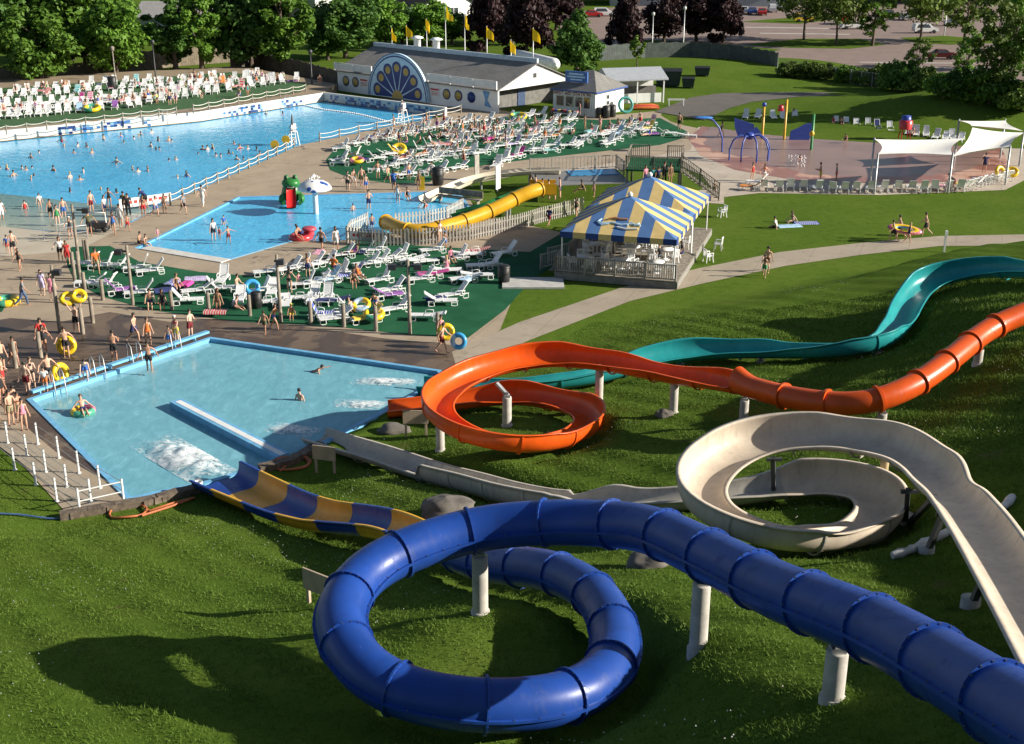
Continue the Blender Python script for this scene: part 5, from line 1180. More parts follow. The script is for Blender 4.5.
# ---- poolside of the landing pool
ROW = [[(43,443),(78,468),(0,0)],]
STEEL = mat('white_steel_post', (.66,.66,.64), .4, .05)
CHN = mat('grey_chain', (.30,.30,.29), .5)
RP = [[(36,444),(57,458),(77,473),(97,487),(122,501)][:5], [(8,444),(26,456),(46,472),(66,487),(90,502)], [(-18,455),(14,470),(35,485),(56,502),(79,512)]]
RP = [[(38,444),(59,458),(79,473),(100,488),(124,502)],[(8,443),(27,456),(46,472),(67,487),(91,502)],[(-8,452),(15,470),(36,485),(57,501),(80,512)]]
names = ('nearest the landing pool','in the middle','nearest the grass')
for row, nm in zip(RP, names):
    P = pxs(row); root = thing('queue_barrier', f'white queue posts with thin ropes beside the landing pool, row {nm}', 'barrier', P[0])
    for p in P: mb = MB(); mb.lathe([(.09,0),(.09,.03),(.045,.05),(.045,1.0),(.001,1.0)], p-P[0], 10); mb.build('post', STEEL, root)
    for z in (.9,.5):
        mb = MB()
        for a, b in zip(P[:-1], P[1:]): mb.bar(a-P[0]+Vector((0,0,z)), b-P[0]+Vector((0,0,z)), .018)
        mb.build('rope', CHN, root)
a, b = at(80,512), at(124,502); mb = MB(); root = thing('end_rail', 'white two-bar rail closing the queue rows beside the timbers', 'rail', a)
for z in (.45,.88): mb = MB(); mb.tube([(0,0,z),tuple(b-a+Vector((0,0,z)))], .03, 6); mb.build('bar', STEEL, root)
# timber edging: single blocks
TIM = mat('old_timber', (.15,.115,.085), .9, .35, 5, bump=.5, bscale=20); rnd = random.Random(6)
ORD24 = 'first second third fourth fifth sixth seventh eighth ninth tenth eleventh twelfth thirteenth fourteenth fifteenth sixteenth seventeenth eighteenth nineteenth twentieth twenty-first twenty-second twenty-third twenty-fourth'.split()
def timbers(lab, pts, n, group):
    P = pxs(pts)
    for i in range(n):
        f = i/(n-1)*(len(P)-1); k = min(int(f), len(P)-2); q = P[k].lerp(P[k+1], f-k); d = P[k+1]-P[k]
        mb = MB(); mb.box((0,0,.11),(.62+.1*rnd.random(),.42,.24+.05*rnd.random())); o = mb.build('edging_timber', TIM); o.location = q+Vector((0,0,-.03+.05*rnd.random())); o.rotation_euler = (rnd.gauss(0,.03), rnd.gauss(0,.03), math.atan2(d.y,d.x)+rnd.gauss(0,.06))
        tag(o, f'{lab[0]} {ORD24[i]} from left {lab[1]}', 'timber block', group)
timbers(('dark edging timber,','in the row left of the striped slide'), [(70,517),(150,503),(194,492)], 19, 'edging timbers left of the striped slide')
timbers(('dark edging timber,','on the bank beside the beige slide end'), [(268,469),(290,464),(316,449)], 8, 'edging timbers beside the beige slide end')
# hoses and pipes
HOSE = mat('orange_hose', (.45,.13,.045), .6)
def coil(label, px, py, r0, turns, tail):
    q = onground(px, py); pts = []; n = int(turns*18)
    for k in range(n): a = 2*math.pi*k/18; rr = r0*(1-.06*k/18); pts.append((q.x+rr*math.cos(a)*1.1, q.y+rr*math.sin(a), gz(q.x+rr*math.cos(a)*1.1, q.y+rr*math.sin(a))+.05+.03*math.sin(k)))
    for t_ in tail: p = onground(*t_); pts.append((p.x, p.y, p.z+.05))
    mb = MB(); mb.tube([tuple(p) for p in pts], .045, 7); tag(mb.build('hose', HOSE), label, 'hose')
coil('coiled orange hose on the grass below the edging timbers', 128, 513, .65, 1.2, [(150,512),(170,505),(192,499)])
coil('coiled orange hose on the bank beside the tan sign board', 291, 464, .75, 2.3, [(280,472)])
for lab, pts, r_, m in (('long thin orange pipe lying on the grass below the timbers', [(142,517),(170,508),(195,499)], .05, HOSE),('blue hose trailing across the grass at the left edge', [(-20,514),(20,516),(50,520),(72,519)], .04, mat('blue_hose', (.06,.12,.28), .5))):
    mb = MB(); mb.tube([onground(*p)+Vector((0,0,.06)) for p in pts], r_, 7); tag(mb.build('pipe' if m is HOSE else 'hose', m), lab, 'pipe' if m is HOSE else 'hose')
mb = MB(); pts = [onground(*p)+Vector((0,0,.1)) for p in ((892,559),(908,554),(922,547),(938,540),(958,530),(985,520),(1003,510),(1012,500))]; P_ = resample(catmull([tuple(p) for p in pts], .2), .25); rnd = random.Random(8)
mb.tube([tuple(p) for p in P_], [.09+.06*rnd.random() for _ in P_], 8); tag(mb.build('plastic_sheeting', mat('crumpled_white_plastic', (.6,.6,.6), .4, .2, 4, bump=.6, bscale=8)), 'crumpled strip of white plastic lying under the beige chute', 'plastic strip')
root = thing('bucket', 'white bucket beside the striped slide end', 'bucket', onground(199,491)); mb = MB(); mb.lathe([(.14,0),(.18,.4),(.17,.42),(.165,.4),(.13,.02)],(0,0,0),14); mb.build('pail', PLASTIC, root)
mb = MB(); mb.tube([(.17*math.cos(a),.05,.38+.12*math.sin(a)) for a in [math.pi*k/8 for k in range(9)]], .01, 5); mb.build('handle', GALV, root)
# tan sign boards seen from behind
TAN = mat('tan_plywood', (.42,.33,.24), .8, .12, 3)
for px, py, hh_, ww, rz_, lab in ((325,473,.9,1.0,-15,'tan board sign on two posts above the beige slide end'),(416,436,.9,1.1,0,'brown board sign on posts below the orange slide end'),(318,606,.7,.95,-35,'tan board sign half hidden behind the blue tube coil')):
    p = onground(px, py); root = thing('sign_board', lab, 'sign', p, R(rz_)); mb = MB(); mb.box((0,0,hh_),(ww,.05,.62)); mb.build('panel', TAN, root)
    for x in (-.4*ww,.4*ww): mb = MB(); mb.box((x,.06,hh_*.6),(.09,.08,hh_*1.35)); mb.build('post', TAN, root)
# boulders
ROCK = mat('grey_brown_rock', (.13,.115,.10), .9, .3, 2, bump=.8, bscale=6)
def boulder(lab, px, py, s, seed):
    p = onground(px, py); mb = MB(); mb.sphere((0,0,0), 1, 28, 18); v2 = []
    for v in mb.v:
        q = Vector(v); k = 1+.28*noise.noise(q*1.3+Vector((seed,0,0)))+.12*noise.noise(q*3.1+Vector((0,seed,0))); q = q*k; v2.append((q.x*s[0], q.y*s[1], max(q.z,-.5)*s[2]))
    mb.v = v2; o = mb.build('boulder', ROCK, None, p+Vector((0,0,s[2]*.2))); tag(o, lab, 'boulder')
boulder('large flat grey boulder in the grass beside the beige slide', 446, 511, (.95,.75,.42), 1); boulder('small dark stone in the grass under the blue tube, right of its coil', 648, 566, (.6,.5,.35), 4); boulder('low brown rock on the bank under the orange slide end', 394, 431, (.75,.45,.3), 9)
boulder('reddish stone in the hillside grass under the orange slide', 665, 415, (.4,.35,.2), 13)
# divider in the landing pool
a, b = at(176,403,.0), at(283,458,.0); d = (b-a).normalized(); nn = Vector((-d.y,d.x,0))
mb = MB(); 
q = [a+nn*.32, a-nn*.32, b-nn*.32, b+nn*.32]; mb.prism([tuple(p)[:2] for p in q][::-1], -.8, .16); root = tag(mb.build('pool_divider', LBLUE), 'blue and white topped divider wall running into the landing pool', 'divider')
mb = MB(); q = [a+nn*.14+d*.2, a-nn*.14+d*.2, b-nn*.14, b+nn*.14]; mb.prism([tuple(p)[:2] for p in q][::-1], .163, .17); mb.build('white_strip', WHITE, root)
# pool edge rail pipe: blue bench bar along the back left edge, ladders
a, b = at(30,398), at(207,337); mb = MB(); root = thing('edge_bar', 'light blue bar along the back left edge of the landing pool', 'rail', a); mb.bar((0,.25,.22), tuple(b-a+Vector((0,.25,.22))), .28, .12); mb.build('beam', LBLUE, root)
for k in range(8): q = (b-a)*(k+.3)/8; mb = MB(); mb.box((q.x,q.y+.25,.1),(.15,.15,.2)); mb.build('post', LBLUE, root)
for k, (px, py, lab) in enumerate(((100,376,'steel pool ladder, leftmost on the landing pool edge'),(137,362,'steel pool ladder, middle of three on the landing pool edge'),(176,349,'steel pool ladder near the back corner of the landing pool'),(60,391,'steel pool ladder beside the boy in red shorts at the landing pool'))):
    root = thing('pool_ladder', lab, 'ladder', at(px,py), R(-52)); 
    for s in (-.25,.25): mb = MB(); mb.tube([(-.6,s,0),(-.55,s,.85),(-.3,s,1.0),(0,s,.85),(.15,s,0),(.2,s,-.7)], .03, 6); mb.build('handrail', GALV, root)
    for z in (-.3,-.6): mb = MB(); mb.bar((.17,-.25,z),(.17,.25,z),.05); mb.build('rung', GALV, root)
# posts and poles around the decks
LOGW = mat('grey_log', (.26,.22,.175), .9, .25, 3, bump=.5, bscale=18)
def log_post(lab, px, py, h, r_=.115, grp=None):
    mb = MB(); mb.lathe([(r_,-.1),(r_*1.02,h*.4),(r_*.95,h),(r_*.5,h+.03),(.001,h+.03)],(0,0,0),12); o = mb.build('log_post', LOGW, None, at(px,py)); tag(o, lab, 'post', grp)
for px, py, h, lab in ((75,281,2.1,'thick grey log post, left of the pair at the turf corner'),(80,279,2.0,'thick grey log post, right of the pair at the turf corner'),(86,262,1.7,'grey log post behind the turf corner pair, left'),(88.5,262,1.7,'grey log post behind the turf corner pair, right'),(85,292,1.4,'low grey log post on the turf edge below the corner pair'),(103,300,1.4,'low grey log post on the turf edge near the far left lamp pole'),(172,310,1.3,'grey log post between sunbathers at the turf edge'),(209,312,1.3,'grey log post in front of the woman near the blue ring'),(250,316,1.4,'grey log post beside the ribbed trash can'),(311,324,1.5,'grey log post right of the seated child in a yellow cap'),(344,327,1.5,'grey log post at the turf edge in the middle'),(376,331,1.6,'grey log post near the yellow rings'),(438,336,1.5,'grey log post behind the man with the blue ring'),(83,334,1.7,'grey log post under the boy with the yellow double tube'),(93,323,1.7,'grey log post behind the yellow double tube'),(41,358,1.6,'grey log post in the queue on the wet deck, left'),(16,368,1.6,'grey log post at the left end of the queue')): log_post(lab, px, py, h*.88)
def pole(lab, px, py, h, lights):
    root = thing('lamp_pole', lab, 'lamp pole', at(px,py)); mb = MB(); mb.lathe([(.105,0),(.08,h),(.001,h)],(0,0,0),12); mb.build('pole', LOGW, root)
    for dx in lights:
        mb = MB(); mb.box((dx*.5,0,h-.35),(.5,.12,.1)); mb.box((dx*.85,0,h-.4),(.42,.36,.3)); mb.build('floodlight', DARK if h > 3.2 or dx > 0 else GALV, root)
pole('wooden light pole standing at the upper left of the lower turf', 79, 263, 3.9, (1,)); pole('wooden light pole on the left of the lower turf with a white speaker', 133, 305, 3.6, (-.6,)); pole('plain wooden pole in the middle of the lower turf edge', 281, 322, 3.9, (.2,)); pole('leaning grey pole with two floodlights at the right of the lower turf', 410, 334, 4.2, (-1,.6)); pole('wooden pole on the wet deck at left, beside the yellow tube', 60, 332, 3.8, (.3,))
root = thing('marker_post', 'slim white marker post beside the path at right', 'post', at(944,252)); mb = MB(); mb.box((0,0,.75),(.12,.12,1.5)); mb.build('post', WHITE, root); mb = MB(); mb.box((0,-.07,1.3),(.2,.03,.3)); mb.build('plate', WHITE, root)
# white steps of the wading pool
a, b = at(140,249.5), at(221,263); d = (b-a).normalized(); nn = Vector((-d.y,d.x,0))
for k in range(1): mb = MB(); q = [a, b, b+nn*.9, a+nn*.9]; mb.prism([tuple(p)[:2] for p in q], -.3, .06); tag(mb.build('pool_step', WCOP), 'broad pale step along the near left edge of the wading pool', 'step')
# shed ramp slab left of the tent
q = at(533,284); mb = MB(); mb.box((0,0,.06),(3.8,2.2,.12)); tag(mb.build('concrete_slab', mat('light_concrete', (.45,.44,.42), .8), None, q), 'pale concrete slab on the lawn left of the tent steps', 'slab')
# splash foam where the slides end
t = NT('white_foam'); nf = t.noise(5, 6, .7); t.set(Base_Color=(.82,.85,.86), Roughness=.6, Alpha=t.ramp(t.noise(2.2, 7, .8, dist=.8), [(.36, 0.), (.56, .95)])); tc_ = t.n('ShaderNodeVectorMath', operation='SUBTRACT'); t.link(t.co('Generated'), tc_.inputs[0]); tc_.inputs[1].default_value = (.5,.5,0)
sx_ = t.n('ShaderNodeVectorMath', operation='MULTIPLY'); t.link(tc_.outputs[0], sx_.inputs[0]); sx_.inputs[1].default_value = (2,2,0); ln_ = t.n('ShaderNodeVectorMath', operation='LENGTH'); t.link(sx_.outputs[0], ln_.inputs[0])
fall = t.math('SUBTRACT', 1.0, ln_.outputs['Value']); al = t.math('ADD', t.math('MULTIPLY', fall, .75), t.math('MULTIPLY', t.math('SUBTRACT', t.noise(2.6, 8, .78, dist=1.2), .5), 3.4))
t.set(Alpha=t.ramp(al, [(.02, 0.), (.8, .95)])); FOAM = t.mat
def foam(nm, px, py, L, W, ang, hgt, seed):
    q = at(px,py,-.14); n, m_ = 40, 26; vs = []; c, s = math.cos(ang), math.sin(ang)
    for i in range(n+1):
        for j in range(m_+1):
            u, v = i/n*2-1, j/m_*2-1; e = max(0, 1-u*u-v*v); x, y = u*L/2, v*W/2
            z = e*hgt*(.6+.9*abs(noise.noise(Vector((x*1.2+seed,y*1.2,0)))))
            vs.append((q.x+x*c-y*s, q.y+x*s+y*c, q.z+max(z,0)+.006))
    fs = []
    for i in range(n):
        for j in range(m_):
            u, v = (i+.5)/n*2-1, (j+.5)/m_*2-1; w_ = 1+.45*noise.noise(Vector((u*2.5+seed,v*2.5,3)))
            if True: fs.append([i*(m_+1)+j,(i+1)*(m_+1)+j,(i+1)*(m_+1)+j+1,i*(m_+1)+j+1])
    mb = MB(); mb.add(vs, fs, 0, True)
    tag(mb.build(nm, FOAM), kind='stuff')
_a, _b = at(208,474,-.14), at(160,446,-.14); foam('splash_foam', 185, 460, 6.2, 2.1, math.atan2(_b.y-_a.y, _b.x-_a.x), .32, 3); foam('splash_foam', 292, 430, 2.6, 1.2, R(160), .09, 5); foam('splash_foam', 366, 404.5, 3.2, 1.1, R(170), .09, 7); foam('splash_foam', 385, 381.5, 3.6, 1.1, R(175), .09, 11)
# ================================================================ sun loungers
def lounger_meshes(ang):
    fr = MB()
    for y in (-.29,.29):
        fr.bar((-.25,y,.32),(1.05,y,.30),.045,.06)
        for x, s in ((-.55,1),(.85,1)):
            fr.tube([(x-.14,y*1.04,.31),(x-.17,y*1.06,.05),(x-.05,y*1.06,.015),(x+.1,y*1.06,.015),(x+.2,y*1.06,.06),(x+.16,y*1.04,.31)], .028, 5)
        fr.bar((-.75,y,.31),(-.2,y,.32),.045,.06)
        fr.tube([(-.28,y*1.12,.32),(-.3,y*1.14,.52),(.05,y*1.14,.55),(.18,y*1.12,.5),(.2,y*1.1,.31)], .025, 5)
    se = MB()
    for k in range(8): se.box((-.14+k*.16,0,.345-.012*k*.3),(.15,.56,.022))
    se.bar((-.2,-.29,.335),(1.12,-.29,.315),.04); se.bar((-.2,.29,.335),(1.12,.29,.315),.04)
    ba = MB(); c, s = math.cos(R(ang)), math.sin(R(ang)); M = Matrix(((-c,0,-s),(0,-1,0),(s,0,-c))) if False else None
    o = Vector((-.22,0,.35)); d = Vector((-c,0,s))
    for y in (-.27,.27): ba.bar(o+Vector((0,y,0)), o+d*.84+Vector((0,y,0)), .05)
    for k in range(5):
        q = o+d*(.1+k*.155); ba.bar(q+Vector((0,-.25,0)), q+Vector((0,.25,0)), .022, .022); ba.bar(q-d*.072, q+d*.072, .50, .02)
    ba.bar(o+d*.84+Vector((0,-.29,0)), o+d*.84+Vector((0,.29,0)), .07)
    return fr, se, ba
LP = []
for a in (10, 34, 52, 64):
    f_, s_, b_ = lounger_meshes(a); ms = []
    for mb, nm in ((f_,'frame'),(s_,'seat'),(b_,'backrest')): o = mb.build(nm, PLASTIC); ms.append(o.data); bpy.data.objects.remove(o)
    LP.append(ms)
LOUNGERS = []
def lounger(p, rz, var, label, group):
    root = thing('sun_lounger', label, 'sun lounger', p, rz, group); root.scale = (.96,.96,.96)
    for me_, nm in zip(LP[var], ('frame','seat','backrest')):
        o = bpy.data.objects.new(nm, me_); COL.objects.link(o); o.parent = root
    LOUNGERS.append((p, rz, var, label, group)); return root
ORD = ['first','second','third','fourth','fifth','sixth','seventh','eighth','ninth','tenth','eleventh','twelfth']
rl = random.Random(12)
def row(a, b, n, hd, vs, label, group, z=0, jit=8, sink=.012):
    for i in range(n):
        f = i/max(1, n-1); p = at(a[0]+(b[0]-a[0])*f, a[1]+(b[1]-a[1])*f, z+sink); k_ = 2.2 if group == GA else 1; p.x += rl.gauss(0,.13)*k_; p.y += rl.gauss(0,.25)*k_
        lounger(p, R(hd+rl.gauss(0,jit*(1.8 if group == GA else 1))), rl.choice(vs), f'white lounger, {ORD[i]} from left, {label}', group)
GA, GF, GB, GS = 'white loungers on the middle turf', 'white loungers on the far raised deck', 'white loungers on the lower turf', 'white loungers around the splash pad'
# far deck: nearest rows first
for a, b, n, lab in (((0,119),(68,113),8,'front left row of the far deck'),((78,112),(140,106),6,'far deck front row before the left ladder'),((150,103),(208,94),6,'far deck front row past the left ladder'),((218,93),(296,81),8,'far deck front row at its right end'),
  ((-2,108),(62,104),7,'second row on the far left deck'),((72,103),(142,97),8,'second far row left of the black lamp post'),((152,93),(222,85),8,'second far row right of the black lamp post'),
  ((0,98),(60,95),6,'third row on the far left deck'),((68,94),(110,90),5,'third far row by the black trash can'),((122,90),(215,79),9,'third far row under the poplars'),((92,85),(150,82),6,'far back row under the big green trees')):
    row(a, b, n, -80, (2,3,2,2,1), lab, GF, DZ, 6)
for a, b, n, hd, vs, lab in (((340,150),(398,136),9,205,(2,3,1),'curved row at the left edge of the middle turf'),((404,134),(470,124),8,215,(1,2,3),'middle turf upper row beside the deep end fence'),((478,123),(545,117),6,215,(2,1),'upper row before the first aid station'),
  ((338,165),(352,158),3,200,(3,2),'far left cluster of the middle turf'),((360,163),(440,147),8,20,(1,2,3),'second row on the middle turf left half'),((448,146),(545,129),10,210,(2,3,1),'second row in the middle turf centre'),
  ((378,172),(465,157),8,205,(1,2,2,3),'third row on the middle turf left half'),((472,156),(560,138),9,210,(1,2,3),'third row in the middle turf centre'),
  ((398,180),(455,170),6,200,(3,2,1),'lowest row by the tall black trash can'),((492,166),(548,147),9,215,(2,3,3),'row of raised backs above the white flume'),((556,151),(615,135),7,205,(2,1,0),'right centre row of the middle turf'),
  ((606,146),(652,127),8,215,(3,2,3),'raised backs row right of the first aid station'),((632,131),(684,137),4,10,(0,1),'the right tip of the middle turf')):
    row(a, b, n, hd, vs, lab, GA, 0, 9)
BL_ = [(89,267,185,2),(105,269,180,3),(119,269,175,2),(140,271,190,3),(153,274,200,2),(92,286,185,1),(106,288,170,2),(120,294,20,2),(142,296,195,2),(223,282,-90,2),(261,294,200,3),(273,294,-90,1),(220,292,15,2),(240,302,-90,1),(186,304,10,2),(199,294,200,1),(267,306,190,0),(286,306,-85,0),(299,302,180,0),(314,301,-90,1),(327,302,-90,2),(321,318,5,3),(337,322,200,1),(270,275,205,2),(291,272,210,2),(302,270,205,3),(314,267,205,2),(326,266,210,2),(306,287,200,3),(319,286,200,2),(329,283,200,2),(339,276,205,3),(344,258,200,2),(363,256,185,2),(378,253,205,3),(369,267,205,2),(379,265,205,2),(389,262,205,1),(400,260,205,3),(414,263,195,0),(423,265,20,0),(435,253,200,2),(467,258,0,0),(475,255,190,0),(458,261,205,3),(432,278,190,0),(423,282,205,2),(446,274,10,0),(340,278,205,3),(352,279,205,2),(382,283,215,3),(393,293,200,2),(388,299,15,1),(398,312,210,2),(369,322,200,2),(336,319,190,1),(352,313,15,2),(333,305,185,0),(440,305,5,1),(428,320,185,0),(456,298,200,2),(466,282,200,0),(477,279,5,0),(491,268,205,2),(482,269,190,0),(506,256,205,2)]
NEAR = ['near the left light pole','at the upper left corner posts','by the pair of log posts','behind the blue swim ring','beside the ribbed trash can','at the front edge by the plain pole','in the middle of the lower turf','beside the yellow rings','at the picket fence side','by the leaning floodlight pole','at the shaded right end of the turf']
def where(px, py):
    if px < 112: return 'just right of the corner log posts'
    if px < 160: return 'around the left light pole'
    if px < 215: return 'among the sunbathers at the left turf edge'
    if px < 262: return 'left of the blue swim ring and trash can'
    if px < 305: return 'around the plain wooden pole'
    if px < 345: return 'right of the plain wooden pole'
    if px < 385: return 'along the middle below the picket fence corner'
    if px < 412: return 'left of the leaning floodlight pole'
    if px < 448: return 'right of the leaning floodlight pole'
    if px < 470: return 'below the picket fence near the walker'
    return 'at the tent shaded end of the turf'
cnt = {}
POSE = {0:'flat', 1:'low reclined', 2:'half raised', 3:'upright backed'}
for px, py, hd, v in sorted(BL_):
    wv = (where(px,py), POSE[v]); cnt[wv] = cnt.get(wv, 0)+1
    lounger(at(px, py, .012), R(hd+rl.gauss(0,4)), v, f'{POSE[v]} white lounger, {ORD[cnt[wv]-1]} from left {wv[0]}', GB)
row((765,190),(868,192),9,80,(2,2,3),'near splash pad row left of the shade sails',GS); row((884,192),(958,190),7,82,(2,3),'near splash pad row under the left sail',GS); row((962,189),(1006,180),7,120,(1,2,2),'near splash pad row under the right sails',GS)
row((745,119),(795,120),5,-95,(3,2),'far row behind the yellow posts',GS); row((836,126),(890,132),6,-100,(2,3),'far row below the grass mound',GS); row((908,135),(962,142),7,-110,(2,3,1),'far row behind the red tub tower',GS)
row((752,190),(757,186),2,160,(1,2),'pair at the left end of the splash pad',GS)
# towels and rings lying on loungers and turf
TWC = {'red striped':(.5,.06,.06),'royal blue':(.04,.08,.40),'pink':(.62,.16,.30),'orange':(.62,.22,.04),'yellow':(.65,.48,.06),'pale blue':(.32,.48,.62),'purple':(.22,.08,.30),'navy':(.02,.03,.12),'green':(.06,.28,.12),'magenta':(.5,.05,.25),'turquoise':(.05,.38,.42),'lavender':(.42,.36,.55)}
def towel(label, px, py, cname, rz=0, z=0, on=.37, size=(.62,1.3)):
    L, W = size[1], size[0]; n, m_ = 14, 8; vs = []; sd_ = px*.7
    for i in range(n+1):
        for j in range(m_+1):
            x, y = (i/n-.5)*L, (j/m_-.5)*W*1.15; dz = .035*noise.noise(Vector((x*4+sd_,y*5,0)))-max(0,abs(y)-W*.47)*2.2
            vs.append((x, y*(1 if abs(y) < W*.47 else .97), dz))
    N_ = len(vs); q = lambda i, j: i*(m_+1)+j; fs = [[q(i,j),q(i+1,j),q(i+1,j+1),q(i,j+1)] for i in range(n) for j in range(m_)]
    mb = MB(); mb.add(vs+[(x,y,zz-.012) for x,y,zz in vs], fs+[[N_+k for k in f[::-1]] for f in fs], 0, True)
    nm = cname.replace(' ','_')+'_towel_cloth'
    if nm not in MC:
        t = NT(nm); wv = t.n('ShaderNodeTexWave'); wv.inputs['Scale'].default_value = 2.2; t.link(t.co('Object'), wv.inputs['Vector']); c_ = TWC[cname]
        t.set(Base_Color=t.mix(t.ramp(wv.outputs['Fac'], [(.62,0.),(.68,.8)]), c_, (.6,.58,.55) if 'striped' in cname or cname in ('royal blue','pink','turquoise') else tuple(min(1,k*1.25) for k in c_)), Roughness=.95); MC[nm] = t.mat
    o = mb.build('beach_towel', MC[nm], None, at(px, py, z)+Vector((0,0,on))); o.rotation_euler = (0,0,R(rz)); return tag(o, label, 'towel')
for a in (('royal blue towel hung over a lounger among the sunbathers at the left turf edge',172,287,'royal blue',80),('magenta towel on a lounger beside the royal blue towel',185,289,'magenta',80),('lavender towel over the lounger end right of the magenta towel',196,283,'lavender',10),('navy towel bunched on a lounger at the left turf edge',165,294,'navy',30),
 ('red towel heap in front of the seated woman at the front edge',216,316,'red striped',0,0,.35),('pink towel over a chair back by the wading pool side',318,262,'pink',80,0,.7),('pale blue towel on the lounger at the shaded turf end',467,283,'pale blue',60),('navy towel folded on a lounger right of the leaning pole',435,303,'navy',20),
 ('pink and white towel on the middle turf near the yellow boat ring',411,133,'pink',40),('royal blue towel among the crowd of the middle turf',398,136,'royal blue',20),('orange towel spread on the middle turf centre',432,145,'orange',20,0,.1),('red striped towel on the middle turf beside the crowd',446,147,'red striped',10),('yellow towel on a lounger near the tall trash can',402,176,'yellow',10),('magenta towel in the middle turf crowd right',488,141,'magenta',40),('turquoise towel at the right part of the middle turf',588,134,'turquoise',60),('purple towel on the far right of the middle turf',652,136,'purple',10),
 ('orange towel hung before the far deck loungers by the ladder',148,101,'orange',90,DZ,.6),('yellow towel hung beside the orange one on the far deck',154,101,'yellow',90,DZ,.6),('pale blue towel over a far deck lounger left of the orange towel',113,105,'pale blue',80,DZ),('pink towel on a back row lounger of the far deck',139,86,'pink',80,DZ),('turquoise towel beside the pink one on the far back row',134,88,'turquoise',80,DZ),('purple towel near the board fence on the far deck',292,81,'purple',20,DZ,.1),('red striped towel at the back of the far deck under the trees',42,93,'red striped',0,DZ),('royal blue towel at the left edge of the far deck',3,103,'royal blue',20,DZ),
 ('pale blue towel spread on the lawn beside the two sunbathers',789,226,'pale blue',10,0,.04,(.9,1.8)),('royal blue towel spread on the lawn at the right of the picnic pair',806,223,'royal blue',5,0,.04,(.9,1.8)),('pink towel on a lounger behind the green spray post at the pad',941,190,'pink',80,0,.4),('yellow towel on a lounger near the right sail pole',959,189,'yellow',80,0,.4)):
    towel(*a)
def draped_towel(L, cname):
    p, rz, var, label, grp = L; a = R((10,34,52,64)[var]); c, s = math.cos(a), math.sin(a); vs = []; sd_ = p.x
    prof = [(x, .375) for x in (.95,.7,.45,.2,0,-.14)]+[(-.22-c*k, .37+s*k) for k in (.03,.2,.4,.6,.78,.86)]+[(-.22-c*.9-.05*s, .37+s*.86)]
    for i, (x, zz) in enumerate(prof):
        for j in range(9):
            y = (j/8-.5)*.70; e = max(0, abs(y)-.29); vs.append((x+.02*noise.noise(Vector((i*.6+sd_,j*.5,0))), y*(1 if e == 0 else .96), zz+.025+.025*noise.noise(Vector((i*.7,j*.6+sd_,2)))-e*1.6*(1 if i < 6 else .2)))
    n = len(prof); fs = [[i*9+j,(i+1)*9+j,(i+1)*9+j+1,i*9+j+1] for i in range(n-1) for j in range(8)]; N_ = len(vs)
    mb = MB(); mb.add(vs+[(x,y,z-.012) for x,y,z in vs], fs+[[N_+k for k in f[::-1]] for f in fs], 0, True)
    o = mb.build('beach_towel', MC[cname.replace(' ','_')+'_towel_cloth'], None, p); o.rotation_euler = (0,0,rz); o.scale = (.96,)*3
    if label.startswith('white lounger,'): lab = label.replace('white lounger, ', f'{cname} towel over lounger ')
    else: lab = f'{cname} towel on the '+label.replace('white ','')
    if len(lab.split()) > 16: lab = lab.replace(' the ', ' ')
    return tag(o, lab, 'towel')
rt_ = random.Random(19); cn = [c for c in TWC if c.replace(' ','_')+'_towel_cloth' in MC]
for k, L in enumerate(rt_.sample(LOUNGERS, 38)):
    if L[0].x > 20 and rt_.random() < .5: continue
    draped_towel(L, cn[k % len(cn)])
def mf2(n1, n2): return lambda i, k: 0 if (i//max(1, 30//n1)) % 2 == 0 else 1
ring('blue swim ring leaning on a lounger beyond the trash can', at(252,287,.55), .36, .15, VB, (R(62),0,R(20)))
ring('yellow swim ring lying on loungers in the middle, upper of two', at(361,305,.6), .42, .16, [VY, VPA], (R(28),0,R(-10)), mf2(4,2))
ring('yellow and green swim ring on the lounger, lower of two', at(374,314,.5), .46, .17, [VY, VG], (R(15),0,R(5)), mf2(5,2))
ring('yellow boat shaped ring on a lounger of the middle turf', at(399,149,.5), .55, .2, VY, (R(35),0,0)); ring('pink and yellow ring on a flat lounger at the left of the middle turf', at(357,160,.45), .5, .17, [VP, VY], (R(10),0,0), mf2(4,2))
ring('yellow and green ring stored flat by the painted building door', at(518,116,.6), .8, .22, [VY, VG], (R(8),0,0), mf2(5,2)); ring('yellow and green ring lying before the far deck front row', at(92,108,DZ+.45), .75, .22, [VY, VG], (R(12),0,0), mf2(5,2))
ring('yellow and green raft ring on the deck at the far left', at(6,301,.2), .62, .22, [VY, VG], (0,0,0), mf2(5,2)); ring('orange ring leaning at the right end of the near splash pad row', at(1000,172,.5), .42, .16, VY, (R(70),0,R(30))); ring('yellow ring lying under the right shade sail', at(1012,172,.4), .42, .16, VY, (R(40),0,R(-20)))
# ================================================================ people
from math import sin, cos
def dirv(az, el): return Vector((cos(R(el))*cos(R(az)), cos(R(el))*sin(R(az)), sin(R(el))))
DOWN = Vector((0,0,-1))
def sag(fwd, side=0): return Vector((sin(R(fwd)), sin(R(side)), -cos(R(fwd)))).normalized()   # a limb direction: degrees forward from hanging
